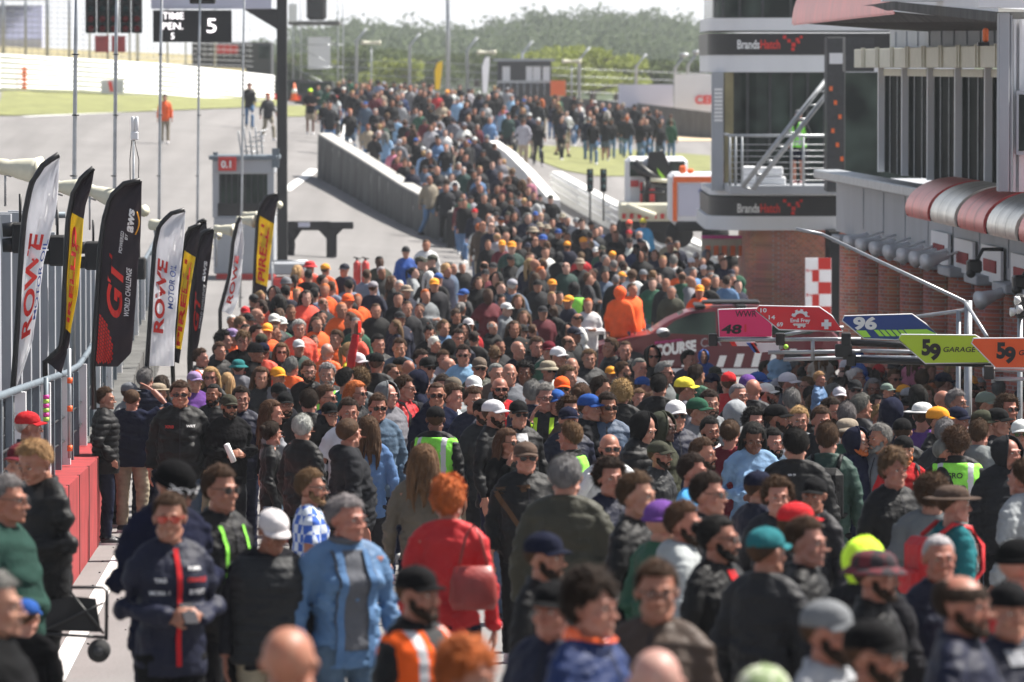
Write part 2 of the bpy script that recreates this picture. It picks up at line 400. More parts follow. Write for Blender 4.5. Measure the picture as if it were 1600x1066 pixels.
patch('gravel_bed', [(221, 1040, 1115), (212, 1000, 1115), (205, 990, 1115)], M['gravel'], .03)
def lstripe(name, x0, x1, y0, y1, m=M['road_paint'], off=.006, n=14):
    mb = MB(); rows = []
    for k in range(n + 1):
        y = y0 + (y1 - y0) * k / n
        rows.append([lane(x, y, lg(x, y) + off) for x in (x0, x1)])
    mb.sheet(rows); return kind(mb.build(name, m, base=(0, 0, 0)))
lstripe('painted_line', -1.52, -1.36, 34, 62.0)
def pstripe(name, pts, wd, off=.02):
    mb = MB(); rows = []
    for (u, v) in pts:
        D = onground(u, v); p = I(u, v, D); rows.append([(p.x - wd/2, D, gz(p.x - wd/2, D) + off), (p.x + wd/2, D, gz(p.x + wd/2, D) + off)])
    mb.sheet(rows); return kind(mb.build(name, M['road_paint'], base=(0, 0, 0)))
pstripe('painted_line', [(446, 299), (462, 287), (478, 276), (492, 265)], .35)
pstripe('painted_line', [(560, 268), (549, 240), (541, 218), (536, 203), (534, 190)], .4)
pstripe('painted_line', [(-40, 186), (60, 182), (150, 178), (250, 173), (350, 169)], .3)
# loose grit and litter by the wall
mb = MB()
for k in range(140):
    y = random.uniform(44, 64); xx = -1.6 + abs(random.gauss(0, 1)) * 1.0; s = random.uniform(.004, .014)
    p = lane(xx, y, lg(xx, y) + s * .6); mb.ell(p, (s, s * 1.3, s * .6), 5)
kind(mb.build('grit', M['black_matt'], base=(0, 0, 0)), 'stuff')

# ---------------------------------------------------------------- far land: hills, woods
def hill(name, pts, D0, D1, m):
    mb = MB(); rows = []
    n = 60
    for j in range(9):
        t = j / 8; D = D0 + (D1 - D0) * t; row = []
        for i in range(n + 1):
            u = -500 + 2600 * i / n
            top = np.interp(u, [p[0] for p in pts], [p[1] for p in pts])
            zt = I(u, top + 16, D1).z; zb = CAMZ - 4
            z = zb + (zt - zb) * math.sin(t * math.pi / 2) ** 1.2 + 1.5 * math.sin(i * .9 + j) * t
            row.append(((u - 800) / FPX * D, D, z))
        rows.append(row)
    mb.sheet(rows, smooth=True); return kind(mb.build(name, m, base=(0, 0, 0)))
HP = [(-500, 120), (300, 110), (420, 92), (500, 66), (600, 52), (700, 62), (800, 46), (860, 38), (960, 44), (1010, 36), (1060, 52), (1110, 60), (1400, 60), (2100, 90)]
hill('hill', HP, 620, 900, M['leaf_far'])
def leafcloud(mb, c, r, n, s, rs, mi=0):
    """leaf clumps: small tilted faces through a crown volume made of lobes"""
    lob = [(Vector((rs.uniform(-.6, .6) * r[0], rs.uniform(-.6, .6) * r[1], rs.uniform(-.6, .75) * r[2])), rs.uniform(.35, .6)) for _ in range(9)]
    for _ in range(n):
        l, q = rs.choice(lob)
        d = Vector((rs.gauss(0, 1), rs.gauss(0, 1), rs.gauss(0, 1))).normalized() * (rs.random() ** .4)
        p = Vector(c) + l + Vector((d.x * r[0], d.y * r[1], d.z * r[2])) * q
        a = Vector((rs.gauss(0, 1), rs.gauss(0, 1), rs.gauss(0, 1))).normalized() * s * rs.uniform(.6, 1.3)
        b2 = a.orthogonal().normalized() * s * rs.uniform(.5, 1)
        mb.add([p - a, p - b2, p + a, p + b2], [(0, 1, 2, 3)], mi)
rs = random.Random(3)
mb = MB()
for k in range(400):                      # wooded hillside, one mass
    u = rs.uniform(380, 1130); t = rs.random()
    D = 640 + 250 * t
    top = np.interp(u, [p[0] for p in HP], [p[1] for p in HP])
    v = 128 + (top + 10 - 128) * (t ** .8) + rs.uniform(-5, 5)
    p = I(u, v, D); r = rs.uniform(2.4, 5.2)
    leafcloud(mb, p, (r, r, r * rs.uniform(.7, 1.0)), 300, .36, rs)
kind(mb.build('distant_wood', M['leaf_far'], base=(0, 0, 0)), 'stuff')
def tree(u, vb, vt, D, wd, m, label, nleaf=2600, s=.2):
    rs2 = random.Random(int(u * 7 + vb)); pb = I(u, vb, D); pt = I(u, vt, D); H = pt.z - pb.z
    g = gz(pb.x, D) if D < 400 else pb.z
    base = Vector((pb.x, D, min(g, pb.z)))
    t = thing('tree', label, 'tree', base, 'spring green trees behind the fence')
    a = MB(); a.tube([base, base + Vector((.1, 0, (pt.z-base.z)*.5)), base + Vector((0, 0, (pt.z-base.z)*.85))], [.28, .18, .05], 7)
    for q in range(6):
        an = q * 1.1; hh = base.z + (pt.z - base.z) * (.35 + .08 * q)
        a.tube([(base.x, base.y, hh), (base.x + math.cos(an)*wd*.4, base.y + math.sin(an)*wd*.4, hh + H*.2)], [.09, .03], 5)
    a.build('trunk', M['bark'], t)
    c = MB(); leafcloud(c, ((pb.x), D, (pb.z + pt.z) / 2 + H * .05), (wd * .55, wd * .5, H * .48), nleaf, s, rs2)
    c.build('crown', m, t)
trs = [(575, 140, 78, 420, 5, 'leaf_mid', 'mid green rounded tree above the far crowd at left, near the camera scaffold'),
 (612, 140, 92, 400, 3.4, 'leaf_spring', 'yellow-green tree in front of the wood behind the walking crowd'),
 (668, 140, 84, 440, 4.4, 'leaf_mid', 'mid green tree behind the yellow feather flag far off'),
 (540, 140, 90, 430, 3.6, 'leaf_spring', 'yellow-green tree right of the scaffold tower'),
 (745, 136, 88, 450, 4.5, 'leaf_mid', 'green tree left of the far dark cabin'),
 (885, 150, 72, 380, 4.2, 'leaf_spring', 'bright yellow-green tree just right of the dark cabin'),
 (925, 152, 78, 370, 4.0, 'leaf_spring', 'bright yellow-green tree in the middle of the light group'),
 (962, 154, 92, 375, 3.6, 'leaf_spring', 'bright yellow-green tree above the left end of the lilac board'),
 (848, 146, 82, 395, 3.4, 'leaf_spring', 'bright yellow-green tree behind the dark cabin'),
 (1030, 150, 96, 385, 4.2, 'leaf_mid', 'duller green tree above the lilac board'),
 (1068, 150, 100, 390, 3.8, 'leaf_mid', 'duller green tree behind the white banner by the tower'),
 (470, 140, 84, 410, 4.5, 'leaf_mid', 'green tree behind the scaffold camera tower'),
 (415, 140, 92, 430, 3.4, 'leaf_mid', 'green tree seen left of the black gantry post')]
for u, vb, vt, D, wd, m, lb in trs: tree(u, vb, vt, D, wd * 1.35, M[m], lb)

# ---------------------------------------------------------------- tyre wall, banks and catch fence at the left
def imgwall(name, label, cat, pts, m, thick=.6, ridges=0, parent=None):
    """pts: (u, v_base, v_top, D)"""
    mb = MB(); n = len(pts)
    P0 = [I(u, vb, D) for u, vb, vt, D in pts]; P1 = [I(u, vt, D) for u, vb, vt, D in pts]
    for a in range(n - 1):
        mb.add([P0[a], P0[a+1], P1[a+1], P1[a], P0[a] + Vector((0, thick, 0)), P0[a+1] + Vector((0, thick, 0)), P1[a+1] + Vector((0, thick, 0)), P1[a] + Vector((0, thick, 0))],
               [(0,1,2,3), (5,4,7,6), (3,2,6,7), (4,0,3,7), (1,5,6,2), (4,5,1,0)])
        for r_ in range(ridges):
            f = (r_ + .5) / ridges; q0 = P0[a].lerp(P1[a], f); q1 = P0[a+1].lerp(P1[a+1], f)
            mb.tube([q0, q1], .055, 6)
    return mb
pts = [(-260, 136, 78, 222), (0, 141, 84, 232), (120, 144, 91, 239), (250, 151, 99, 248), (350, 159, 109, 258), (385, 162, 113, 263), (428, 160, 118, 272)]
o = imgwall('', '', '', pts, None, .8, ridges=7).build('tyre_wall', M['white_rubber'])
tag(o, 'long white banded tyre wall beyond the grass at the left', 'tyre wall')
mb = MB()
for k in range(6): 
    q = I(38, 107 + k * 6, 233.6); mb.ell(q, (.12, .06, .075), 8)
tag(mb.build('marker_strip', M['orange_paint']), 'vertical orange dotted marker strip on the white tyre wall', 'marker')
mb = MB(); a = I(158, 146, 239.5); mb.box(a.x, a.x + .95, a.y-.05, a.y, a.z, a.z + .56)
o = mb.build('advert_board', M['lilac_panel']); tag(o, 'small grey advert board with a red mark at the foot of the tyre wall', 'board')
mb = MB(); q = I(172, 143, 239.4); mb.prism([q, q + Vector((.14, 0, 0)), q + Vector((.06, 0, .42)), q + Vector((-.08, 0, .42))], (0, -.01, 0)); mb.build('mark', M['print_red'], o)
# bank behind the tyre wall
mb = MB(); rows = []
for j in range(5):
    D = 282 + j * 12; rows.append([I(u, [118, 96, 84, 76, 72][j] + u * .045, D) for u in range(-500, 436, 52)])
mb.sheet(rows, smooth=True); mat('bank', (.30, .26, .14), .95, noise=.4, scale=.8); kind(mb.build('grass_bank', M['bank'], base=(0, 0, 0)))
def fence_post(u, vb, vt, D, wd, bend, label, grp, light=False, m=None):
    a = I(u, vb, D); b2 = I(u, vt + (20 if bend else 0), D); 
    t = MB(); pts = [a, b2]
    if bend: pts.append(I(u + bend, vt, D))
    t.tube(pts, wd, 6)
    if light: t.ell(I(u + bend, vt, D), (.28, .2, .12), 8)
    return tag(t.build('fence_post', m or M['steel']), label, 'post', grp)
for k, (u, wd) in enumerate([(5, .09), (40, .07), (74, .09), (108, .07), (140, .05), (168, .05), (203, .05), (215, .08), (262, .05), (290, .05), (336, .06)]):
    fence_post(u, 92 + u * .05, -40, 285 + k * .4, wd, 0, 'tall catch fence post on the bank behind the tyre wall at the upper left', 'catch fence posts on the left bank')
mb = MB()
for k in range(15):
    mb.tube([I(-200, 84 - k * 8.2, 287), I(395, 104 - k * 8.2, 287)], .012, 4)
for k in range(60):
    mb.tube([I(-200 + k * 10, 92, 287.1), I(-200 + k * 10, -35, 287.1)], .010, 4)
tag(mb.build('mesh_fence', M['steel']), 'wire mesh of the catch fence along the left bank', 'fence')
# low stand and structures behind the fence
st_ = thing('grandstand', 'pale terraced grandstand behind the catch fence at the upper left corner', 'grandstand', I(20, 80, 330))
mb = MB()
for k in range(7):
    a = I(-120, 62 - k * 9, 330 + k * 1.5); b2 = I(66, 66 - k * 9, 330 + k * 1.5)
    mb.box(a.x, b2.x, a.y, a.y + 1.4, a.z - .5, a.z)
mb.build('terrace', M['lilac_panel'], st_)
mb = MB(); a = I(-120, -2, 338); b2 = I(60, 20, 338); mb.box(a.x, b2.x, 328, 345, a.z, a.z + .3); mb.build('roof', M['grey_panel'], st_)
rt = thing('team_truck', 'dark parked trailer with a red banner beyond the tyre wall behind the display board', 'trailer', I(370, 112, 300))
mb = MB(); a = I(300, 112, 300); b2 = I(424, 66, 300); mb.box(a.x, b2.x, 300, 303, a.z - .6, b2.z, 0, .05); mb.build('body', M['dark_steel'], rt)
mb = MB(); a = I(338, 84, 299.9); b2 = I(372, 70, 299.9); mb.box(a.x, b2.x, 299.85, 299.95, a.z, b2.z); mb.build('banner', M['red_paint'], rt)
mb = MB(); a = I(404, 92, 299.9); b2 = I(421, 72, 299.9); mb.box(a.x, b2.x, 299.85, 299.95, a.z, b2.z); mb.build('window', M['glass'], rt)
for (u0, u1, lb) in ((148, 170, 'faded red banner on the catch fence below the start lights, left one'), (174, 196, 'faded red banner on the catch fence below the start lights, right one')):
    mb = MB(); a = I(u0, 82, 284); b2 = I(u1, 56, 284); mb.box(a.x, b2.x, 284, 284.05, a.z, b2.z); tag(mb.build('banner', M['red_matt']), lb, 'banner')

# ---------------------------------------------------------------- far fence posts, banners, cabin, trucks behind the crowd
for u, vt, lt in [(557, 44, 0), (640, 52, 0), (730, 58, 0), (816, 64, 0), (905, 74, 0), (994, 84, 0), (1055, 86, 1), (1075, 82, 1)]:
    fence_post(u, 176 if u < 1000 else 190, vt, 300, .085, 16 if u < 1050 else 14, ('leaning lamp-topped post of the far catch fence by the white banner' if lt else 'crank-topped catch fence post beyond the far crowd'), 'cranked fence posts behind the far crowd', bool(lt))
mb = MB()
for k in range(6): mb.tube([I(470, 150 - k * 12, 300.5), I(1110, 176 - k * 12, 300.5)], .014, 4)
tag(mb.build('wire_fence', M['steel']), 'thin horizontal wires of the catch fence behind the far crowd', 'fence')
fence_post(700, 160, -60, 290, .11, 0, 'very tall straight mast standing behind the far crowd', 'masts')
o = imgwall('', '', '', [(436, 188, 134, 296), (520, 176, 140, 300), (760, 186, 150, 300), (880, 190, 152, 298), (985, 200, 160, 292), (1115, 222, 176, 280)], None, .5).build('concrete_wall', M['dark_concrete'])
tag(o, 'dark stained concrete wall running behind the far crowd', 'wall')
def board(name, u0, u1, v0, v1, D, m, label, cat='banner', th=.06):
    a = I(u0, v1, D); b2 = I(u1, v0, D); mb = MB(); mb.box(a.x, b2.x, D, D + th, a.z, b2.z)
    return tag(mb.build(name, m, base=((a.x+b2.x)/2, D, a.z)), label, cat)
board('banner', 966, 1052, 132, 168, 291, M['lilac_panel'], 'long lilac-grey board on the fence above the far right of the crowd')
o = board('banner', 1054, 1112, 116, 178, 289, M['white_panel'], 'white banner with red lettering on the fence beside the round tower')
a = I(1086, 162, 288.9); mb = MB(); text(mb, 'CEP', a, (1, 0, 0), (0, 0, 1), .42, bold=.04, off=.02); mb.build('lettering', M['print_red'], o)
board('banner', 481, 516, 58, 108, 292, M['white_panel'], 'white square banner hung on the scaffold tower')
for (u, vt, vb, m, lb) in [(683, 95, 140, 'flag_yellow', 'yellow feather flag far off behind the crowd'), (757, 88, 146, 'flag_white', 'white and red feather flag far off left of the cabin')]:
    t = thing('feather_flag', lb, 'flag', I(u, vb + 20, 288), 'far feather flags')
    mb = MB(); mb.tube([I(u - 3, vb + 25, 288), I(u - 4, vt + 12, 288), I(u + 2, vt - 2, 288)], .03, 5); mb.build('pole', M['dark_steel'], t)
    mb = MB(); mb.prism([I(u-3, vb, 287.9), I(u+4, vb, 287.9), I(u + 8, vt + 10, 287.9), I(u + 8, vt, 287.9), I(u, vt + 4, 287.9), I(u-4, vt + 16, 287.9)], (0, .02, 0)); mb.build('sail', M[m], t)
cb = thing('cabin', 'dark timber cabin with pale windows behind the far crowd', 'cabin', I(818, 176, 297))
a = I(777, 172, 297); b2 = I(861, 96, 297); mb = MB(); mb.box(a.x, b2.x, 297, 300, a.z, b2.z, 0, .03); mb.build('wall', M['dark_steel'], cb)
mb = MB(); mb.box(a.x - .2, b2.x + .2, 296.6, 300.4, b2.z, b2.z + .14); mb.build('roof', M['grey_panel'], cb)
for (x0, x1) in ((785, 797), (822, 832), (833, 845), (848, 859)):
    q0 = I(x0, 126, 296.95); q1 = I(x1, 104, 296.95); mb = MB(); mb.box(q0.x, q1.x, 296.93, 296.99, q0.z, q1.z); mb.build('window', M['white_panel'], cb)
mb = MB(); q0 = I(777, 130, 296.5); q1 = I(861, 126, 296.5); mb.box(q0.x, q1.x, 296.3, 296.36, q0.z, q1.z)
for k in range(9):
    q = I(777 + k * 10.5, 150, 296.4); mb.tube([(q.x, 296.33, q.z), (q.x, 296.33, q0.z)], .03, 5)
mb.build('railing', M['steel'], cb)
board('advert_board', 860, 884, 126, 150, 294, M['orange_paint'], 'red-orange square board right of the dark cabin', 'board')
# horn speakers on poles beyond crowd
def horn(mb, p, d, L=.42, r=.17, m=0):
    d = Vector(d).normalized(); p = Vector(p)
    mb.tube([p - d * L * .45, p - d * L * .40, p - d * L * .08, p, p + d * L * .3, p + d * L * .8, p + d * L * .97, p + d * L, p + d * L * .96, p + d * L * .5], [r*.30, r*.52, r*.55, r*.50, r*.66, r*.84, r, r*1.03, r*.93, r*.5], 16, m)
for u, v in ((580, 67), (760, 82), (893, 96)):
    t = thing('loudspeaker', 'small pale horn loudspeaker on a pole above the far crowd', 'loudspeaker', I(u, 160, 295), 'far horn loudspeakers')
    mb = MB(); mb.tube([I(u, 165, 295), I(u, v + 5, 295)], .04, 6); mb.build('pole', M['steel'], t)
    mb = MB(); horn(mb, I(u, v, 295), (1, -.3, 0), .5, .12); horn(mb, I(u, v, 295), (-1, -.3, 0), .5, .12); mb.build('horn', M['horn_beige'], t)
# scaffold camera tower
sc = thing('camera_tower', 'scaffold camera platform tower with black shrouded camera beside the gantry', 'scaffold tower', I(490, 178, 285))
mb = MB(); P = [(458, 285), (528, 285), (470, 289), (536, 289)]
for u, D in P: mb.tube([I(u, 178, D), I(u, -20, D)], .035, 6)
for v in (36, 70, 105, 140):
    mb.tube([I(458, v, 285), I(528, v, 285)], .025, 5); mb.tube([I(470, v, 289), I(536, v, 289)], .025, 5); mb.tube([I(458, v, 285), I(470, v, 289)], .025, 5); mb.tube([I(528, v, 285), I(536, v, 289)], .025, 5)
for va, vb in ((36, 70), (70, 105), (105, 140)):
    mb.tube([I(458, va, 285), I(528, vb, 285)], .02, 5)
mb.build('scaffold', M['steel'], sc)
a = I(450, 39, 284.5); b2 = I(530, 33, 284.5); mb = MB(); mb.box(a.x, b2.x, 284.5, 289, a.z, b2.z); mb.build('deck', M['dark_concrete'], sc)
a = I(479, 32, 286); b2 = I(510, -25, 286); mb = MB(); mb.box(a.x, b2.x, 285.6, 286.6, a.z, b2.z, 0, .15); mb.ell(((a.x+b2.x)/2, 286, b2.z), (.45, .5, .3), 8); mb.build('shrouded_camera', M['black_matt'], sc)
board('advert_board', 451, 464, 6, 34, 284, M['white_panel'], 'small white and amber sign on the scaffold platform next to the gantry', 'sign')
# parked vehicles behind the far crowd at left
def far_car(u, v, D, wd, m, label, glassm='glass'):
    a = I(u, v, D); t = thing('parked_car', label, 'car', (a.x, D, a.z), 'vehicles parked behind the far crowd')
    mb = MB(); h = wd * .8
    mb.loft([[(a.x + sx * wd/2 * k, D + yy, a.z + zz) for sx, zz in ((-1, .25), (1, .25), (1, h*.62), (-1, h*.62))] for yy, k in ((0, .94), (.3, 1), (3.6, 1), (4, .94))], smooth=False)
    mb.loft([[(a.x + sx * wd/2 * k, D + yy, a.z + zz) for sx, zz in ((-1, h*.62), (1, h*.62), (.86, h*.98), (-.86, h*.98))] for yy, k in ((.3, .95), (2.6, .92))], smooth=False)
    mb.build('body', m, t)
    mb = MB(); mb.box(a.x - wd*.38, a.x + wd*.38, D + .24, D + .3, a.z + h*.66, a.z + h*.92); mb.build('window', M[glassm], t)
    for sx in (-1, 1):
        mb = MB(); mb.box(a.x + sx*wd*.4 - .12, a.x + sx*wd*.4 + .12, D - .03, D + .02, a.z + h*.4, a.z + h*.55); mb.build('tail_light', M['print_red'], t)
        mb = MB(); mb.tube([(a.x + sx*wd*.42 - .1, D + .7, a.z + .28), (a.x + sx*wd*.42 + .1, D + .7, a.z + .28)], .28, 12); mb.build('wheel', M['rubber'], t)
far_car(492, 178, 262, 1.9, M['dark_steel'], 'dark parked car with red tail lights behind the walkers beside the gantry')
far_car(455, 176, 272, 2.0, M['black'], 'black parked car half hidden by the gantry post')
t = thing('traffic_cone', 'red and white traffic cone on the wall beside the gantry post', 'cone', I(460, 156, 258))
mb = MB(); a = I(460, 156, 258); mb.tube([a, a + Vector((0, 0, .75))], [.17, .04], 12); mb.box(a.x-.22, a.x+.22, 257.8, 258.2, a.z-.05, a.z+.01); mb.build('body', M['orange_paint'], t)
mb = MB(); mb.tube([a + Vector((0, 0, .3)), a + Vector((0, 0, .5))], [.125, .085], 12); mb.build('band', M['print_white'], t)

# ---------------------------------------------------------------- the air over the circuit
mb = MB(); mb.box(-720, 720, -60, 1400, -2.2, 30)
m, nt, b = nodemat('air'); nt.nodes.remove(b); pv = nt.nodes.new('ShaderNodeVolumePrincipled')
pv.inputs['Color'].default_value = (.86, .91, .97, 1); pv.inputs['Density'].default_value = .00025; pv.inputs['Anisotropy'].default_value = .3
nt.links.new(pv.outputs[0], nt.nodes['Material Output'].inputs['Volume'])
kind(mb.build('haze', m, base=(0, 0, 0)), 'stuff')
# ---------------------------------------------------------------- gantry with display boards, start lights
DG = 150.0
g = thing('start_gantry', 'black steel overhead gantry post and beam carrying display boards and start lights', 'gantry', I(440, 412, DG))
mb = MB(); a = I(433, 414, DG); b2 = I(448, -40, DG); mb.box(a.x, b2.x, DG, DG + .3, a.z, b2.z, 0, .02); mb.box(a.x-.12, b2.x+.12, DG-.1, DG+.4, a.z, a.z+.12)
mb.build('post', M['black'], g)
a = I(222, -6, DG); b2 = I(433, -30, DG); mb = MB(); mb.box(a.x, b2.x, DG, DG + .3, a.z, b2.z); mb.prism([I(383, 16, DG), I(433, 46, DG), I(433, 14, DG), I(383, 10, DG)], (0, .2, 0)); mb.build('beam', M['black'], g)
mb = MB(); a = I(236, 14, DG-.1); b2 = I(424, -20, DG-.1); mb.box(a.x, b2.x, DG-.12, DG-.03, a.z, b2.z, 0, .01); mb.build('fascia_board', M['lilac_panel'], g)
db = thing('display_board', 'black electronic display board reading TIME PEN. 5 and a large 5', 'display', I(300, 66, DG))
a = I(239, 66, DG-.2); b2 = I(362, 16, DG-.2); mb = MB(); mb.box(a.x, b2.x, DG-.25, DG-.13, a.z, b2.z, 0, .015); mb.build('panel', M['black_matt'], db)
def dots(s, u, v, hpx, wpx=None):
    mb = MB(); q = I(u, v, DG - .26); h = hpx / FPX * DG; text(mb, s, q, (1, 0, 0), (0, 0, 1), h, width=(wpx / FPX * DG) if wpx else None, bold=.004, off=.008); mb.build('lit_digits', M['led_lit'], db)
dots('TIME', 254, 30, 11, 33); dots('PEN.', 254, 46, 11, 32); dots('5', 267, 61, 10); dots('5', 323, 51, 23, 15)
a = I(309, 66, DG-.2); mb = MB(); mb.tube([I(311.5, 66, DG-.3), I(311.5, 16, DG-.3)], .012, 4); mb.build('joint', M['dark_steel'], db)
for k in range(5):
    u = 134 + k * 18
    t = thing('start_light', 'black start light column, one of five hung under the gantry', 'start light', I(u + 8, 54, DG), 'start lights under the gantry')
    a = I(u, 52, DG-.3); b2 = I(u + 16, -16, DG-.3); mb = MB(); mb.box(a.x, b2.x, DG-.45, DG-.2, a.z, b2.z, 0, .02); mb.build('housing', M['black_matt'], t)
    for j, v in enumerate((45, 30, 14, -2)):
        mb = MB(); q = I(u + 8, v, DG-.46); mb.tube([q, q + Vector((0, .03, 0))], .085, 14); mb.build('lamp', M['lamp_red' if j < 2 else 'lamp_green'], t)
        mb = MB(); mb.tube([q + Vector((0, -.09, .02)), q + Vector((0, .02, .02))], [.095, .1], 10, caps=False); mb.build('hood', M['black_matt'], t)
# lower black frame by the gantry foot
t = thing('barrier_frame', 'low black steel T-shaped frame standing by the foot of the gantry post', 'frame', I(500, 402, 153))
mb = MB()
for u0, u1, v0, v1 in ((449, 516, 346, 360), (512, 552, 347, 358), (510, 526, 356, 402), (449, 460, 358, 400)):
    a = I(u0, v1, 153); b2 = I(u1, v0, 153); mb.box(a.x, b2.x, 153 - .03*(u0 % 3), 153.25, a.z, b2.z, 0, .015)
mb.prism([I(497, 359, 153), I(512, 375, 153), I(512, 359, 153)], (0, .2, 0)); mb.prism([I(537, 357, 153), I(526, 368, 153), I(526, 357, 153)], (0, .2, 0)); mb.prism([I(472, 359, 153), I(459, 378, 153), I(459, 359, 153)], (0, .2, 0))
mb.build('frame', M['black'], t)
mb = MB(); a = I(466, 355, 152.8); b2 = I(484, 348, 152.8); mb.box(a.x, b2.x, 152.75, 152.85, a.z, b2.z); mb.build('plate', M['lilac_panel'], t)
mb = MB(); q = I(449, 384, 152.9)
for r_ in (.32,):
    mb.tube([q + Vector((math.cos(x)*r_*.6, 0, math.sin(x)*r_)) for x in np.linspace(0, 6.28, 22)], .025, 5)
for x in np.linspace(0, 3.14, 4)[:-1]: mb.tube([q + Vector((math.cos(x)*.19, 0, math.sin(x)*.32)), q - Vector((math.cos(x)*.19, 0, math.sin(x)*.32))], .012, 4)
mb.build('hand_wheel', M['black'], t)

# ---------------------------------------------------------------- marshal booth
D = 140.0
t = thing('marshal_booth', 'grey-blue marshal booth with windows above and a red 0.1 plate', 'booth', I(380, 470, D))
def ib(mb, u0, u1, v0, v1, D0, dp, mi=0, b=0): 
    a = I(u0, v1, D0); c = I(u1, v0, D0); mb.box(a.x, c.x, D0, D0 + dp, a.z, c.z, mi, b)
mb = MB(); ib(mb, 334, 428, 340, 428, D, 1.6, 0, .02); ib(mb, 332, 342, 250, 340, D, .15); ib(mb, 418, 428, 256, 340, D, .15); ib(mb, 334, 428, 248, 272, D-.05, 1.8, 0, .03)
mb.build('wall', M['grey_panel'], t)
mb = MB(); ib(mb, 326, 434, 243, 250, D-.15, 2, 0, .02); mb.build('roof', M['galvanised'], t)
mb = MB(); ib(mb, 342, 418, 272, 318, D + .06, .05); mb.build('window', M['glass'], t)
mb = MB()
for u in (343, 352, 361, 371, 382, 392, 402, 411): ib(mb, u, u + 2, 272, 320, D, .05)
mb.build('window_bar', M['dark_steel'], t)
mb = MB(); ib(mb, 340, 420, 318, 338, D-.02, .1); mb.build('counter', M['black'], t)
mb = MB(); ib(mb, 338, 428, 428, 500, D + .02, 1.5); mb.build('plinth', M['red_paint'], t)
mb = MB(); ib(mb, 341, 369, 246, 267, D-.25, .06, 0, .005); pl = mb.build('number_plate', M['red_paint'], t)
mb = MB(); text(mb, '0.1', I(345.5, 262, D-.26), (1, 0, 0), (0, 0, 1), .17, bold=.03); 
o = mb.build('numerals', M['print_white'], t)
mb = MB()
for k in range(5):
    mb.tube([I(378 + k * 8, 248 - k * 2, D + .4), I(372 + k * 9, 205 - (k % 2) * 6, D + .2)], .02, 5)
    mb.tube([I(376 + k * 6, 236 - k * 7, D + .3), I(410 + k * 2, 238 - k * 9, D + .5)], .015, 5)
mb.build('rail', M['steel'], t)
mb = MB(); ib(mb, 333, 340, 238, 252, D - .1, .2); ib(mb, 425, 436, 232, 262, D - .1, .15); mb.build('bracket', M['galvanised'], t)
# red cart with canopy frame beside the marshals
t = thing('service_cart', 'red service cart with tubular frame beside the orange marshals', 'cart', I(452, 470, 128))
mb = MB(); ib(mb, 426, 480, 434, 470, 128, .9, 0, .03); mb.build('body', M['red_paint'], t)
mb = MB(); ib(mb, 428, 478, 411, 430, 128.1, .8, 0, .03); mb.build('top_box', M['grey_panel'], t)
mb = MB()
for u in (425, 482): mb.tube([I(u, 475, 128), I(u, 408, 128)], .02, 6)
mb.tube([I(425, 408, 128), I(482, 408, 128)], .02, 6); mb.build('frame', M['steel'], t)
for u in (436, 470):
    mb = MB(); q = I(u, 476, 127.9); mb.tube([q, q + Vector((0, .12, 0))], .14, 12); mb.build('wheel', M['rubber'], t)
for u, lb in ((558, 'red fire extinguisher standing by the marshals, left one'), (571, 'red fire extinguisher standing by the marshals, right one')):
    t = thing('fire_extinguisher', lb, 'extinguisher', I(u, 445, 124), 'fire extinguishers by the marshals')
    q = I(u, 445, 124); mb = MB(); mb.tube([q, q + Vector((0, 0, .46)), q + Vector((0, 0, .53))], [.085, .085, .03], 12); mb.build('cylinder', M['red_paint'], t)
    mb = MB(); mb.tube([q + Vector((0, 0, .53)), q + Vector((0, 0, .6))], .025, 6); mb.tube([q + Vector((-.08, 0, .6)), q + Vector((.08, 0, .57))], .015, 5); mb.build('valve', M['black'], t)

# ---------------------------------------------------------------- concrete pit barrier draped in dark sheeting, with its end block
pts = [(497, 190), (520, 187), (550, 183), (585, 178), (625, 173), (670, 168), (712, 164)]
bt = thing('pit_barrier', 'long curved concrete barrier hung with dark pleated sheeting left of the walking crowd', 'barrier', I(600, 340, 175))
mb = MB(); mc = MB()
gr = []
for (u, D) in pts:
    g0 = CAMZ - gdep(u - 4, D); x = (u - 800) / FPX * D
    gr.append((x, D, g0))
VB = [(262, 208), (276, 222), (296, 240), (322, 262), (352, 288), (380, 312), (398, 334)]
PB = [(I(u, vb, D), I(u, vt, D)) for (u, D), (vb, vt) in zip(pts, VB)]
N = 170; rows = []
for k in range(N + 1):
    f = k / N * (len(pts) - 1); i = min(int(f), len(pts) - 2); s = f - i
    lo = PB[i][0].lerp(PB[i+1][0], s); hi = PB[i][1].lerp(PB[i+1][1], s)
    rp_ = .035 * math.sin(k * 1.9) + .02 * math.sin(k * .7 + 1)
    rows.append([lo + Vector((-.05 + rp_ * 1.4, -.05 + rp_, -.3)), lo.lerp(hi, .5) + Vector((-.03 + rp_, -.04, 0)), hi + Vector((0, -.02, -.06))])
mb.sheet(rows, smooth=True); mat('sheeting', (.06, .06, .058), .7, noise=.65, scale=2.2, stretch=(1, .35, .12)); mb.build('sheeting', M['sheeting'], bt)
for i in range(len(pts) - 1):
    a0, a1 = PB[i]; b0, b1 = PB[i+1]; off = Vector((.45, .25, 0)); dn = Vector((0, 0, .5))
    mc.add([a0 - dn, b0 - dn, b1, a1, a0 - dn + off, b0 - dn + off, b1 + off, a1 + off], [(0,1,2,3), (5,4,7,6), (3,2,6,7), (4,0,3,7), (1,5,6,2), (4,5,1,0)])
mc.build('core', M['concrete'], bt)
mb = MB(); a = I(698, 400, 163.3); b2 = I(717, 331, 163.3); mb.box(a.x, b2.x, 163, 163.8, a.z - .2, b2.z, 0, .03); mb.build('end_block', M['black_matt'], bt)
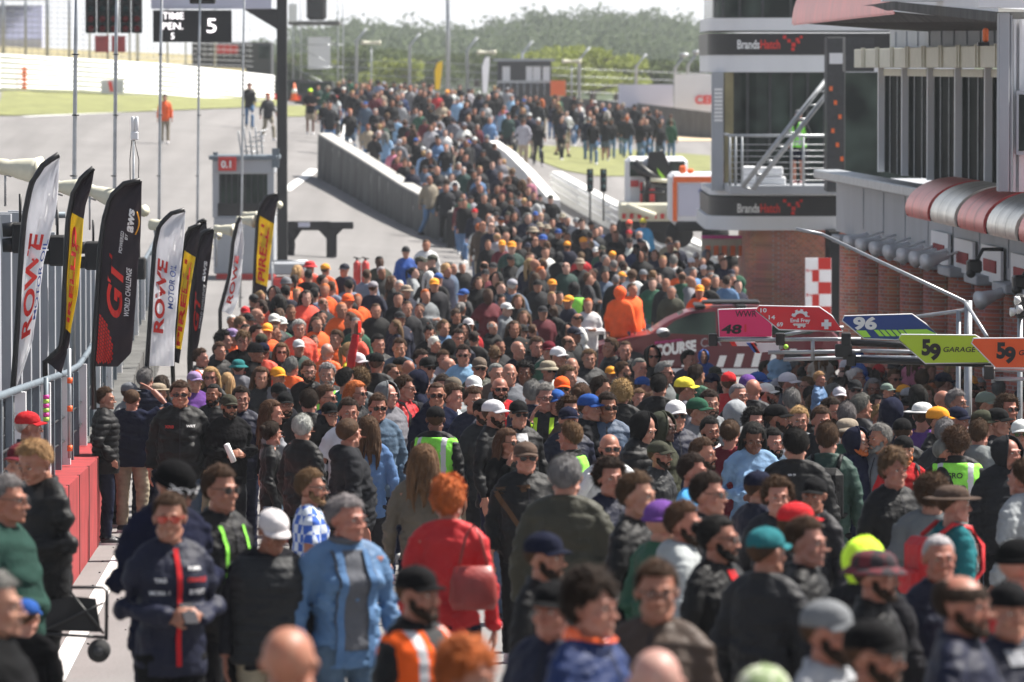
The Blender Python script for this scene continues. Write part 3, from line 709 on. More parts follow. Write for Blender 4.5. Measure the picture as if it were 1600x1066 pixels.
t = thing('no_smoking_sign', 'white square sign with a red crossed circle at the near end of the barrier', 'sign', I(734, 400, 161))
mb = MB(); ib(mb, 713, 756, 344, 388, 161, .04, 0, .01); mb.build('panel', M['lilac_panel'], t)
mb = MB(); q = I(735, 365, 160.96); mb.tube([q + Vector((math.cos(x)*.125, 0, math.sin(x)*.125)) for x in np.linspace(0, 6.283, 24)], .016, 6); mb.tube([q + Vector((-.09, 0, .09)), q + Vector((.09, 0, -.09))], .014, 6); mb.build('prohibition_ring', M['print_red'], t)
mb = MB(); mb.box(q.x-.07, q.x+.05, 160.955, 160.965, q.z-.012, q.z+.014); mb.tube([q + Vector((.05, .0, .02)), q + Vector((.07, 0, .06))], .008, 4); mb.build('pictogram', M['print_black'], t)
mb = MB(); 
for u in (716, 753): mb.tube([I(u, 410, 161.1), I(u, 346, 161.1)], .025, 6)
mb.build('stand', M['steel'], t)
# white low barrier on the far side of the pit lane, two runs
def wall_run(name, label, P, m, hgt, th=.35, grp=None, ridges=0):
    mb = MB(); Q = []
    for (u, vt, D) in P:
        q = I(u, vt, onground(u, vt, .85)); Q.append(q)
    for a, b2 in zip(Q[:-1], Q[1:]):
        za = gz(a.x, a.y) - .15; zb = gz(b2.x, b2.y) - .15; o2 = Vector((th, 0, 0))
        A0 = Vector((a.x, a.y, za)); B0 = Vector((b2.x, b2.y, zb))
        mb.add([A0, B0, b2, a, A0 + o2, B0 + o2, b2 + o2, a + o2], [(0,1,2,3), (5,4,7,6), (3,2,6,7), (4,0,3,7), (1,5,6,2), (4,5,1,0)])
        for k in range(ridges): 
            mb.tube([a - Vector((.03, .03, .12 + k * .22)), b2 - Vector((.03, .03, .12 + k * .22))], .06, 6)
    return tag(mb.build(name, m, base=Q[len(Q)//2]), label, 'barrier', grp)
wall_run('lane_barrier', 'low white barrier cutting diagonally through the walking crowd, upper run', [(764, 220, 236), (790, 238, 218), (820, 268, 200), (858, 312, 184)], M['road_paint'], 1)
wall_run('lane_barrier', 'low white steel barrier in front of the white recovery truck, lower run', [(862, 268, 196), (905, 292, 180), (955, 318, 166), (1012, 346, 154), (1075, 376, 143), (1130, 400, 136), (1172, 414, 132)], M['road_paint'], 1, ridges=3)
o = board('banner', 1096, 1168, 370, 400, 137, M['horn_beige'], 'pale amber and pink banner behind the crowd under the tower')
mb = MB()
for k in range(5): ib(mb, 1102 + k * 13, 1110 + k * 13, 384, 400, 136.94, .03)
mb.build('lettering', M['orange_paint'], o)
mb = MB(); ib(mb, 1096, 1168, 368, 373, 136.92, .05); mb.build('edge', M['tape_pink'], o)
# small signal lights beside the lane
for u, v in ((922, 298), (943, 298)):
    t = thing('signal_light', 'small black signal light post standing in front of the grass strip', 'signal', I(u, 322, 172), 'signal lights by the lane')
    mb = MB(); ib(mb, u - 5, u + 5, 264, 300, 172, .18, 0, .02); mb.build('housing', M['black_matt'], t)
    mb = MB(); q = I(u, 325, 172.1); mb.tube([q - Vector((0, 0, .4)), I(u, 300, 172.1)], .03, 6); mb.build('post', M['dark_steel'], t)
    for vv in (270, 281, 292):
        mb = MB(); q = I(u, vv, 171.98); mb.tube([q, q + Vector((0, .02, 0))], .07, 10); mb.build('lamp', M['lamp_green'], t)

# ---------------------------------------------------------------- pit wall at left: red barrier, railing, slatted screen, poles, flags
X = -1.75
t = thing('pit_wall', 'red painted pit wall running along the left of the lane', 'wall', lane(X, 60, lg(X, 60)))
mb = MB(); n = 24
for k in range(n):
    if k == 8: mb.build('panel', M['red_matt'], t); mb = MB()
    y0 = 40 + k * 3.2; y1 = y0 + 3.19
    vs = []
    for y in (y0, y1):
        g0 = lg(X, y); vs += [lane(X, y, g0 - .1), lane(X, y, g0 + .98), lane(X - .35, y, g0 + .98), lane(X - .35, y, g0 - .1)]
    mb.add(vs, [(0,4,5,1), (1,5,6,2), (2,6,7,3), (0,1,2,3), (7,6,5,4)])
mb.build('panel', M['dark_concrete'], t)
mb = MB()
for k in range(n):
    y = 40 + k * 3.2; g0 = lg(X, y); a = lane(X, y, g0); mb.box(a.x - .02, a.x + .006, y - .01, y + .02, g0, g0 + .985)
mb.build('joint_strip', M['black_matt'], t)
rt = thing('railing', 'grey tube railing with uprights on top of the red pit wall', 'railing', lane(-2.0, 60, lg(-2, 60)))
mb = MB(); ys = np.arange(40, 116, 4.0)
mb.tube([lane(-2.0, y, lg(-2, y) + 1.95) for y in ys], .035, 8); mb.build('top_rail', M['galvanised'], rt)
mb = MB(); mb.tube([lane(-2.0, y, lg(-2, y) + 1.5) for y in ys], .012, 5); mb.tube([lane(-2.0, y, lg(-2, y) + 1.25) for y in ys], .012, 5); mb.build('cable', M['black'], rt)
mb = MB()
for y in np.arange(41, 100, .34): g0 = lg(-2, y); mb.tube([lane(-2.03, y, g0 + 1.0), lane(-2.03, y, g0 + 1.9)], .008, 4)
for z in np.arange(1.05, 1.9, .14): mb.tube([lane(-2.03, y, lg(-2, y) + z) for y in ys if y < 101], .006, 4)
mb.build('mesh_infill', M['dark_steel'], rt)
for k, y in enumerate(np.arange(42, 114, 1.9)):
    g0 = lg(-2, y); a = lane(-2.0, y, 0); mb = MB(); wd = .035 + .03 * (k % 3 == 0)
    mb.box(a.x - wd, a.x + wd, y - .04, y + .04, g0 + 1.0, g0 + 1.93); mb.build('upright', M['galvanised' if k % 3 else 'white_panel'], rt)
# platform behind the railing and slatted steel screen
t = thing('viewing_platform', 'dark steel platform floor behind the pit wall railing', 'platform', lane(-3, 70, lg(-3, 70)))
mb = MB()
for k in range(20):
    y0 = 40 + k * 4; y1 = y0 + 3.98; z0 = lg(-3, y0) + .5; z1 = lg(-3, y1) + .5
    vs = []
    for y, z in ((y0, z0), (y1, z1)): vs += [lane(-2.1, y, z), lane(-2.1, y, z - .5), lane(-4.6, y, z - .5), lane(-4.6, y, z)]
    mb.add(vs, [(0,4,5,1), (1,5,6,2), (2,6,7,3), (3,7,4,0), (0,1,2,3), (7,6,5,4)])
mb.build('deck', M['dark_steel'], t)
t = thing('slatted_screen', 'tall blue-grey vertical slatted steel screen behind the feather flags', 'screen', lane(-2.5, 75, lg(-2.5, 75)))
rs = random.Random(5)
yy = 49.0; n = 0
while yy < 112:
    top = np.interp(yy, [49, 60, 75, 92, 112], [CAMZ-1.42, CAMZ-1.62, CAMZ-2.65, CAMZ-3.3, CAMZ-4.0])
    k = int((yy - 49) / 3.0); wd = .2; z0 = lg(-2.6, yy) + .4
    a = lane(-2.62, yy, 0)
    mb = MB(); d = .1 * (k % 2)
    for q in range(6):
        y0 = yy + q * .36; a = lane(-2.62 + (.05 if q % 2 else 0), y0, 0)
        mb.box(a.x - .03, a.x + .03, y0, y0 + .30, z0, top - d + rs.uniform(-.02, .02))
    b2 = lane(-2.66, yy, 0)
    mb.build('panel', M['galvanised'], t)
    mb = MB(); mb.box(b2.x - .10, b2.x + .14, yy + 2.2, yy + 2.36, z0, top + .06); mb.build('post', M['grey_panel'], t)
    yy += 2.45
mb = MB(); mb.tube([I(-30, 337, 62), I(102, 336, 62)], .035, 8); mb.build('cross_tube', M['galvanised'], t)
# backs of traffic lights on the screen
for u, v, s in ((28, 372, 1.0), (86, 392, 1.0), (142, 400, .95), (214, 420, .8)):
    D = {28: 54, 86: 58, 142: 66, 214: 82}[u]
    t = thing('signal_cluster', 'black twin signal light on the screen, ' + {28: 'left of the first white flag', 86: 'between the first white and the yellow flag', 142: 'between the yellow and the black flag', 214: 'right of the black flag'}[u], 'signal light', I(u, v + 40, D), 'signal lights on the screen')
    mb = MB(); ib(mb, u - 10 * s, u + 16 * s, v - 34 * s + 10, v + 34 * s - 10, D, .25, 0, .02); mb.build('housing', M['black_matt'], t)
    for dv in (-14, 10):
        q = I(u - 14 * s, v + dv * s, D + .12); mb = MB(); mb.tube([q + Vector((-.06, -.02, -.01)), q + Vector((.08, 0, 0))], [.065, .075], 12); mb.build('visor', M['black'], t)
    mb = MB(); a = I(u + 4, v, D + .15); mb.tube([a + Vector((0, 0, .1)), a + Vector((0, 0, .42))], .015, 5); mb.build('cable', M['black'], t)
# tall light poles
POL = [(118, 68, .027, 580, 'tallest grey pole rising between the first white and the yellow flag'), (181, 84, .030, 560, 'grey pole rising behind the black flag'), (251, 106, .030, 500, 'grey pole passing in front of the distant orange marshal'),
       (311, 118, .028, 480, 'grey pole topped by a black lamp left of the red number plate'), (380, 126, .026, 480, 'grey pole in front of the marshal booth')]
for u, D, r_, vb, lb in POL:
    t = thing('light_pole', lb, 'pole', I(u - 6, vb, D), 'slim poles along the pit wall')
    x0 = I(u - 5, vb, D); zg = lg(-2, D); x0.z = max(zg, x0.z - 1.0)
    mb = MB(); mb.tube([x0, I(u - 2, 300, D), I(u, 80, D), I(u + 3, -60, D)], [r_, r_, r_ * .9, r_ * .8], 10); mb.build('shaft', M['steel'], t)
    mb = MB()
    for v in range(-10, 560, 95):
        q = I(u + (0 if v < 200 else -3), v, D); mb.tube([q - Vector((.045, 0, 0)), q + Vector((.045, 0, 0))], .006, 4); mb.tube([q - Vector((0, 0, .008)), q + Vector((0, 0, .008))], r_ * 1.3, 8)
    mb.build('clamp', M['black'], t)
t = thing('floodlight', 'black floodlight head on top of a slim pole right of the display board', 'lamp', I(316, 10, 118))
mb = MB(); ib(mb, 296, 336, -8, 6, 118, .25, 0, .02); mb.build('housing', M['black_matt'], t)
t = thing('radio_antenna', 'white twin radio antenna on a thin mast above the black flag', 'antenna', I(208, 300, 62))
mb = MB(); mb.tube([I(208, 420, 62), I(209, 210, 62)], .012, 6); mb.build('mast', M['steel'], t)
for u in (207.5, 213.5):
    mb = MB(); mb.tube([I(u, 212, 62), I(u, 184, 62), I(u, 182, 62)], [.02, .02, .01], 8); mb.build('antenna_rod', M['white_panel'], t)
mb = MB(); ib(mb, 204, 216, 206, 219, 61.97, .06, 0, .01); mb.build('bracket', M['white_panel'], t)
mb = MB(); mb.tube([I(210, 218, 62), I(217, 250, 62), I(216, 300, 62), I(206, 360, 62)], .005, 4); mb.tube([I(206, 218, 62), I(203, 250, 62), I(204, 330, 62)], .005, 4); mb.build('cable', M['black'], t)
HORN = [(20, 262, 54, 1.15, (1, -.3, -.12), 'large beige horn loudspeaker at the left edge above the first flag'), (100, 292, 60, .95, (1, -.5, -.1), 'beige horn loudspeaker right of the first white flag'),
        (152, 299, 62, 1.0, (1, -.35, -.35), 'beige horn loudspeaker between the yellow flag and the black flag'), (222, 329, 70, .6, (.6, -1, 0), 'beige horn loudspeaker peeping out right of the black flag'),
        (254, 352, 70, 1.05, (1, -.5, -.08), 'beige horn loudspeaker in front of the second white flag'), (318, 385, 84, .75, (.8, -1, 0), 'beige horn loudspeaker above the dark flags'),
        (350, 358, 92, .9, (1, -.4, -.1), 'beige horn loudspeaker left of the booth panel'), (384, 344, 100, .9, (1, -.4, -.1), 'upper beige horn loudspeaker of the pair by the booth'), (392, 336, 108, .8, (1, -.4, -.1), 'beige horn loudspeaker half hidden behind the pair by the booth'), (436, 320, 116, .6, (.8, -1, 0), 'beige horn loudspeaker right of the far yellow flag'), (336, 368, 96, .7, (.8, -1, .1), 'small beige horn loudspeaker at the far dark flag')]
for u, v, D, s, d, lb in HORN:
    t = thing('horn_loudspeaker', lb, 'loudspeaker', I(u - 10, v + 30, D), 'horn loudspeakers along the pit wall')
    mb = MB(); horn(mb, I(u - 6, v, D), d, .27 * s, .125 * s); mb.build('horn', M['horn_beige'], t)
    mb = MB(); mb.tube([I(u - 12, v, D), I(u - 12, v + 60, D + .1)], .012, 5); mb.tube([I(u - 14, v + 10, D), I(u - 2, v + 14, D)], .01, 5); mb.build('bracket', M['steel'], t)
# feather flags
def flag(label, D, L, Rr, zones, marks, polev, grp='feather flags along the pit wall'):
    """L, Rr: left and right edges from top to bottom (u, v); zones: (t0, t1, material); marks: text set on the sail"""
    base = I(L[-1][0], polev, D)
    t = thing('feather_flag', label, 'flag', base, grp)
    def edge(E, s):
        d = [0]
        for a, b2 in zip(E[:-1], E[1:]): d.append(d[-1] + math.hypot(a[0]-b2[0], a[1]-b2[1]))
        x = s * d[-1]; return np.interp(x, d, [e[0] for e in E]), np.interp(x, d, [e[1] for e in E])
    def S(a, b2, off=0.0):                      # a across 0..1, b down 0..1
        lu_, lv = edge(L, b2); ru, rv = edge(Rr, b2)
        u = lu_ + (ru - lu_) * a; v = lv + (rv - lv) * a
        rip = .03 * math.sin(a * 5 + b2 * 7) + .02 * math.sin(b2 * 19 + a * 3) + .011 * math.sin(a * 17 + b2 * 26) * (1.1 - b2) + .007 * math.sin(a * 31 - b2 * 14) + .010 * math.sin(b2 * 43 + a * 9) * b2
        return I(u, v, D) + Vector((0, rip * min(1, a * 4) - off, 0))
    for k, (b0, b1, m) in enumerate(zones):
        mb = MB(); n = max(4, int((b1 - b0) * 48)); na = 12
        for s, of in ((0, 0.0), (1, -.004)):
            rows = [[S(a / na, b0 + (b1 - b0) * j / n, of) for a in range(na + 1)] for j in range(n + 1)]
            mb.sheet(rows, smooth=True)
        mb.build('sail', M[m], t)
    mb = MB(); pts = [I(*edge(L, s), D) for s in np.linspace(0, 1, 26)]
    pts = [p + Vector((-.012, 0, .008)) for p in pts]; r_ = .027 if D < 75 else .03
    mb.tube(pts + [base], r_, 8); mb.build('pole_sleeve', M['black'], t)
    for (txt, m, c0, c1, b0, b1, bold, sh) in marks:     # text running up the sail: cap height spans c0..c1 across, length spans b1..b0
        v, f, wd = glyphs(txt, bold, sh); mb = MB(); vs = []
        for p in v:
            b2 = b1 - (b1 - b0) * (p[0] / wd)
            vs.append(S(min(c0, c1) + abs(c1 - c0) * (1 - p[1]), b2, .012))
        mb.add(vs, f); mb.build('lettering', M[m], t)
    return t, S
W_ = 'flag_white'; Dk = 'flag_dark'; Y_ = 'flag_yellow'
flag('tall white feather flag with red lettering, nearest at the left edge', 52, [(94, 243), (70, 258), (50, 290), (40, 340), (35, 400), (31, 480), (27, 545), (22, 612)], [(94, 244), (91, 300), (86, 335), (76, 378), (68, 410), (60, 470), (52, 530), (34, 585)],
     [(0, 1, W_)], [('ROWE', 'print_red', .74, .20, .36, .80, .03, 0), ('MOTOR OIL', 'print_blue', .97, .80, .38, .74, .01, 0)], 660)
t2, S2 = flag('dark feather flag with a folded yellow panel, second from the left', 56, [(148, 264), (130, 278), (116, 304), (108, 345), (105, 400), (102, 470), (100, 520), (97, 545), (72, 566)], [(148, 265), (144, 290), (134, 320), (130, 345), (127, 400), (121, 460), (113, 505), (108, 540), (96, 584)],
     [(0, .245, Dk), (.245, .80, Y_), (.80, 1, Dk)], [('P', 'print_red', .8, .25, .30, .42, .03, .0), ('IRELLI', 'print_red', .62, .3, .42, .76, .03, 0)], 640)
t3, S3 = flag('large black feather flag with red and white lettering, third from the left', 58, [(221, 283), (196, 288), (175, 308), (164, 345), (158, 390), (154, 460), (150, 520), (147, 573)], [(222, 284), (221, 330), (219, 375), (215, 420), (212, 470), (209, 520), (205, 552), (184, 573)],
     [(0, 1, Dk)], [('GT', 'print_red', .62, .22, .43, .74, .03, .25), ('WORLD CHALLENGE', 'print_white', .84, .70, .47, .72, .02, 0), ('POWERED', 'print_white', .55, .46, .30, .41, .015, 0), ('BY', 'print_white', .66, .58, .305, .335, .015, 0), ('aws', 'print_white', .78, .54, .17, .29, .04, 0)], 640)
mb = MB(); mb.tube([S3(.86, .29 - .12 * k / 10, .015) + Vector((.03 * math.sin(k / 10 * 3.14), 0, 0)) for k in range(11)], .008, 5); mb.build('arrow', M['print_amber'], t3)
mb = MB()
for i in range(14):                                     # red mesh pattern at the foot
    for j in range(9):
        a0 = .06 + j * .062; b0 = .74 + i * .018 + j * .012
        if b0 > .97 or a0 > .62 - (.97 - b0) * 1.8: continue
        mb.add([S3(a0, b0, .012), S3(a0 + .048, b0 + .006, .012), S3(a0 + .05, b0 + .019, .012), S3(a0 + .002, b0 + .013, .012)], [(0, 1, 2, 3)])
mb.build('pattern', M['print_red'], t3)
flag('second white feather flag with red and blue lettering, beside a horn loudspeaker', 66, [(290, 329), (268, 335), (250, 354), (243, 385), (240, 430), (236, 500), (231, 572)], [(290, 331), (288, 370), (283, 410), (278, 455), (274, 510), (272, 572)],
     [(0, 1, W_)], [('ROWE', 'print_red', .50, .12, .36, .80, .035, 0), ('MOTOR OIL', 'print_blue', .84, .62, .36, .64, .01, 0)], 620)
flag('yellow and dark feather flag right beside the second white flag', 70, [(315, 352), (298, 358), (288, 380), (284, 410), (279, 470), (274, 520), (271, 566)], [(315, 353), (308, 390), (302, 420), (296, 460), (290, 505), (284, 540), (280, 568)],
     [(0, .23, Dk), (.23, .90, Y_), (.90, 1, Dk)], [('PIRELLI', 'print_red', .75, .22, .28, .88, .03, 0)], 610)
flag('black feather flag with small white lettering, partly behind a loudspeaker', 76, [(334, 359), (318, 364), (308, 385), (304, 430), (300, 500), (297, 562)], [(335, 360), (330, 400), (324, 440), (318, 490), (312, 530), (304, 566)],
     [(0, 1, Dk)], [('GT', 'print_red', .6, .15, .5, .78, .03, .2), ('aws', 'print_white', .8, .5, .25, .4, .03, 0), ('WORLD CHALLENGE', 'print_white', .9, .72, .42, .75, .01, 0)], 610)
flag('black feather flag farther back, only its upper half clear of the others', 84, [(322, 344), (312, 348), (304, 362), (300, 400), (299, 470)], [(323, 345), (324, 370), (320, 400), (312, 440), (306, 480)], [(0, 1, Dk)], [], 600)
flag('narrow white feather flag with red lettering, edge-on near the booth', 88, [(377, 340), (371, 352), (365, 380), (360, 430), (345, 486)], [(378, 341), (381, 380), (378, 420), (372, 470), (362, 492)], [(0, 1, W_)], [('ROWE', 'print_red', .6, .2, .4, .9, .03, 0)], 600)
flag('dark feather flag with a yellow panel and red lettering, farthest, beside the booth', 100, [(434, 304), (418, 308), (408, 322), (403, 345), (400, 400), (398, 450), (396, 490)], [(436, 305), (430, 335), (426, 370), (421, 410), (418, 445), (414, 494)],
     [(0, .24, Dk), (.24, .76, Y_), (.76, 1, Dk)], [('PIRELLI', 'print_red', .72, .2, .29, .73, .03, 0)], 600)
# striped tape marks and a small yellow and red pennant below the first flag
mb = MB(); 
t = thing('marker_post', 'slim grey post with neon pink and green tape bands left of the boys', 'post', I(72, 720, 52))
mb.tube([I(72, 735, 52), I(72, 590, 52)], .024, 8); mb.build('shaft', M['galvanised'], t)
for k in range(6):
    mb = MB(); mb.tube([I(72, 623 + k * 7, 52), I(72, 617 + k * 7, 52)], .028, 10); mb.build('tape', M['tape_pink' if k % 2 == 0 else 'tape_green'], t)
t = thing('marker_post', 'slim dark post with three orange tape bands beside the boys', 'post', I(109, 720, 55))
mb = MB(); mb.tube([I(109, 716, 55), I(108, 545, 55)], .02, 8); mb.build('shaft', M['steel'], t)
for v in (594, 638, 700):
    mb = MB(); mb.tube([I(109, v + 5, 55), I(109, v - 4, 55)], .026, 10); mb.build('tape', M['tape_orange'], t)
mb = MB(); mb.prism([I(22, 648, 51.5), I(33, 646, 51.5), I(33, 612, 51.5), I(22, 612, 51.5)], (0, .01, 0)); o = mb.build('pennant', M['flag_yellow']); tag(o, 'small yellow pennant under the first white flag', 'pennant')
# folding cart at lower left
D = 34.0
t = thing('folding_cart', 'black fabric folding wagon with fat wheel at the lower left', 'wagon', I(140, 1036, D))
def P_(u, v, dd=0): return I(u, v, D + dd)
mb = MB()
for dd in (0, .5):
    mb.tube([P_(112, 918, dd), P_(160, 918, dd), P_(167, 924, dd), P_(166, 1000, dd)], .011, 6); mb.tube([P_(60, 990, dd), P_(164, 996, dd)], .011, 6); mb.tube([P_(70, 985, dd), P_(162, 942, dd)], .008, 6); mb.tube([P_(110, 925, dd), P_(162, 990, dd)], .008, 6)
mb.tube([P_(160, 918, 0), P_(160, 918, .5)], .011, 6); mb.build('frame', M['black'], t)
mb = MB(); mb.add([P_(70, 985, .02), P_(158, 988, .02), P_(150, 935, .02), P_(112, 932, .02), P_(70, 940, .02), P_(70, 985, .48), P_(158, 988, .48), P_(150, 935, .48), P_(112, 932, .48), P_(70, 940, .48)],
   [(0,1,2,3,4), (9,8,7,6,5), (0,5,6,1), (1,6,7,2), (4,9,5,0)]); mb.build('fabric_tub', M['black_matt'], t)
for u, dd in ((154, -.03), (154, .45), (60, -.03), (60, .45)):
    q = P_(u, 1018, dd); mb = MB(); mb.tube([q, q + Vector((.0, .09, 0))], .068, 18); wh = mb.build('wheel', M['rubber'], t)
    mb = MB(); mb.tube([q + Vector((0, -.006, 0)), q], .03, 12); mb.build('hub', M['dark_steel'], t)
# ---------------------------------------------------------------- garage range (pit building) on the right
XG = 10.0
def zat(x, v, y):                       # height in the lane frame at distance y for picture row v
    return I(lu(x, y), v, y).z
t = thing('pit_building', 'long pit garage building with brick piers, grey fascia and glazed upper floor', 'building', lane(12, 88, lg(10, 88)))
zc = zat(10, 378, 97.7); ZCAP = zc      # underside level of the fascia
mb = MB(lane)
YS = [58, 61.2, 64.4, 67.6, 70.7, 73.8, 76.9, 80, 83.1, 86.2, 89.3, 92.4, 95.5, 98.6]
zg = lg(10, 90)
for y in YS:
    rows = []
    for z in (zg - 1.2, ZCAP - .05):
        rows.append([(10.42 - .30 * math.cos(a), y + .62 * math.sin(a), z) for a in np.linspace(-math.pi/2, math.pi/2, 11)] + [(10.44, y + .62, z), (10.44, y - .62, z)])
    mb.loft(rows); mb.build('brick_pier', M['brick'], t)
for y in YS: mb = MB(lane); mb.box(10.04, 10.6, y - .70, y + .70, ZCAP - .05, ZCAP + .085, 0, .02); mb.build('pier_cap', M['grey_panel'], t)
for y in YS[:-1]:
    mb = MB(lane); mb.box(10.9, 11.0, y - .62, y + 2.6, zg - 1, ZCAP + .1); mb.build('garage_door', M['dark_steel'], t)
# fascia wall above
ZF1 = zat(10.3, 300, 90)
mb = MB(lane); mb.box(10.3, 14, 52, 101, ZCAP + .09, ZF1)
for k in range(15): mb.box(10.285, 10.3, 53 + k * 3.1, 53.04 + k * 3.1, ZCAP + .25, ZF1 - .02)
mb.build('fascia', M['grey_panel'], t)
mb = MB(lane); mb.box(9.9, 10.36, 52, 101, ZF1 + .002, ZF1 + .16, 0, .02); mb.build('ledge', M['steel'], t)
# awnings: quarter barrels, red and silver in turn
ya = [80.6, 77.5, 74.4, 71.3, 68.2, 65.1, 62.0]
zt = zat(9.4, 290, 80); 
for k, y in enumerate(ya):
    mb = MB(lane); r_ = .40; cy = 10.25; zc_ = zt - r_
    prof = [(cy - (r_ + .34) * math.sin(a), zc_ + r_ * math.cos(a) * 1.15) for a in np.linspace(0, math.pi/2 * 1.12, 12)]
    for off, ml in ((0, 0), (.035, 0)):
        mb.sheet([[(x + off, yy, z - off) for yy in np.linspace(y, y + 2.75, 4)] for x, z in prof], 0, True)
    for yy in (y, y + 2.75): 
        mb.sheet([[(x, yy, z), (x + .035, yy, z - .035)] for x, z in prof], 0)
    for yy in (y + .9, y + 1.85):
        mb.sheet([[(x - .004, yy, z + .004), (x - .004, yy + .02, z + .004)] for x, z in prof], 1)
    aw = mb.build('awning', [M['awning_red' if k % 2 == 0 else 'awning_silver'], M['dark_steel']], t)
    aw['label'] = ('red' if k % 2 == 0 else 'silver') + ' barrel-shaped metal awning'
    mb = MB(lane); mb.add([(cy, y + .03, zc_)] + [(x + .03, y + .03, z - .03) for x, z in prof], [(0, i, i + 1) for i in range(1, 12)]); mb.build('end_plate', M['black_matt'], aw)
# posters and horn speakers on the fascia
for k, (u, v0, v1) in enumerate([(1469, 362, 412), (1506, 374, 426), (1549, 384, 440), (1597, 398, 452)]):
    y = 10.25 * FPX / (u - 400)
    mb = MB(lane); z0 = zat(10.24, v1, y); z1 = zat(10.24, v0, y); mb.box(10.22, 10.26, y - 1.25, y + .9, z0, z1); ps = mb.build('poster', M['white_panel'], t)
    mb = MB(lane); mb.box(10.20, 10.219, y - .8, y + .5, z0 + (z1-z0) * .28, z0 + (z1-z0) * .62); mb.build('print', M['red_matt'], ps)
for k, u in enumerate([1346, 1366, 1388, 1410, 1432, 1452, 1470, 1556]):
    y = 9.95 * FPX / (u - 400); v = 372 + (u - 1346) * .24 + (38 if u > 1500 else 0)
    o = MB(); p = I(u, v, y); horn(o, p, (-.8, -.6, -.25), .30, .13)
    o.tube([p, p + Vector((.35, 0, .1))], .02, 5)
    tag(o.build('horn_loudspeaker', M['white_panel'], base=p), ('pale horn loudspeaker in the row under the awnings' if u < 1500 else 'separate pale horn loudspeaker below the last awnings at the right edge'), 'loudspeaker', 'horn loudspeakers under the awnings' if u < 1500 else None)
for u, v in ((1522, 415), (1594, 440)):
    o = MB(); y = 9.8 * FPX / (u - 400); p = I(u, v, y); a = p
    o.box(p.x - .1, p.x + .1, y - .15, y + .15, p.z - .1, p.z + .08, 0, .03); o.tube([p, p + Vector((.12, 0, .22)), p + Vector((.4, 0, .22))], .03, 6); o.ell(p - Vector((.05, .1, .1)), .07, 8)
    tag(o.build('camera', M['black']), 'black security camera on a bracket under the ' + ('silver awning' if u < 1590 else 'rightmost red awning'), 'camera')
# upper floor: slatted glazing, door frame, beam, canopy
XB = 10.9
ZU0 = ZF1 + .16; ZU1 = zat(XB, 108, 90)
mb = MB(lane); mb.box(XB, XB + .05, 71, 99, ZU0, ZU1); mb.build('glazing', M['dark_glass'], t)
rs = random.Random(9)
y = 99.0; k = 0
while y > 78:
    mb = MB(lane); mb.box(XB - .13, XB - .02, y - .5, y - .38, ZU0, ZU1 + .02); mb.build('mullion', M['white_panel'], t)
    mb = MB(lane)
    for q in range(2): mb.box(XB - .02, XB - .005, y - 1.3 - q * 1.1, y - 1.26 - q * 1.1, ZU0, ZU1)
    mb.build('louvre', M['steel'], t)
    mb = MB(lane); mb.box(XB - .05, XB - .01, y - 3.2, y - .55, ZU1 - .12, ZU1 + .0); mb.build('louvre_head', M['horn_beige'], t)
    y -= 3.6; k += 1
mb = MB(lane); mb.box(XB - .4, XB + .3, 76.6, 77.1, ZU0, ZU1); mb.box(XB - .4, XB + .3, 73.2, 73.6, ZU0, ZU1); mb.box(XB - .4, XB + .3, 73.6, 76.6, ZU1 - .3, ZU1); mb.build('door_frame', M['white_panel'], t)
mb = MB(lane); z0 = ZU1 + .02; mb.box(XB - .5, XB + .4, 71.5, 99, z0, z0 + .32, 0, .01)
for k in range(12):
    mb.box(XB - .53, XB - .5, 73 + k * 2.2, 73.12 + k * 2.2, z0, z0 + .34); mb.box(XB - .53, XB - .5, 73.3 + k * 2.2, 73.42 + k * 2.2, z0, z0 + .34)
mb.build('beam', M['horn_beige'], t)
mb = MB(lane); z1 = zat(XB, 38, 78); mb.box(XB - .1, XB + 2, 71.5, 97, z0 + .33, z1 + .1)
for k in range(16): mb.box(XB - .125, XB - .1, 72 + k * 1.6, 72.04 + k * 1.6, z0 + .35, z1)
mb.build('upper_wall', M['grey_panel'], t)
# roof canopy: dark soffit, barrel edge towards the lane
a = thing('roof_canopy', 'curved red metal roof canopy overhanging the upper floor at the top right', 'canopy', I(1400, 30, 84))
P = [I(1237, 34, 92), I(1396, 8, 78), I(1560, 30, 70), I(1640, 34, 70), I(1640, 34, 95), I(1320, 46, 96)]
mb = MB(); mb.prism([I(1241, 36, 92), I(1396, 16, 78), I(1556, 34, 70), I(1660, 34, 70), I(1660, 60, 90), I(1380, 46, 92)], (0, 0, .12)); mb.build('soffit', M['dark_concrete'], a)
rows = []
for s in np.linspace(0, 1, 12):
    p0 = I(1237, 38, 92).lerp(I(1396, 20, 78), s); rows.append([p0 + Vector((-.0 + .34 * (1 - math.cos(q)), 0, .62 * math.sin(q))) for q in np.linspace(0, 1.7, 9)])
mb = MB(); mb.sheet(rows, smooth=True); mb.sheet([[p + Vector((.02, 0, -.02)) for p in r] for r in rows], smooth=True)
mb.build('barrel_edge', M['awning_red'], a)
rows = []
for s in np.linspace(0, 1, 8):
    p0 = I(1396, 18, 78).lerp(I(1560, 34, 70), s); rows.append([p0, p0 + Vector((0, .02, .26)), p0 + Vector((.02, .3, .62)), p0 + Vector((.06, 1.2, .7))])
mb = MB(); mb.sheet(rows); mb.build('fascia', M['white_panel'], a)
def ibx(mb, u0, u1, v0, v1, D0, dp, mi=0, b=0): ib(mb, u0, u1, v0, v1, D0, dp, mi, b)
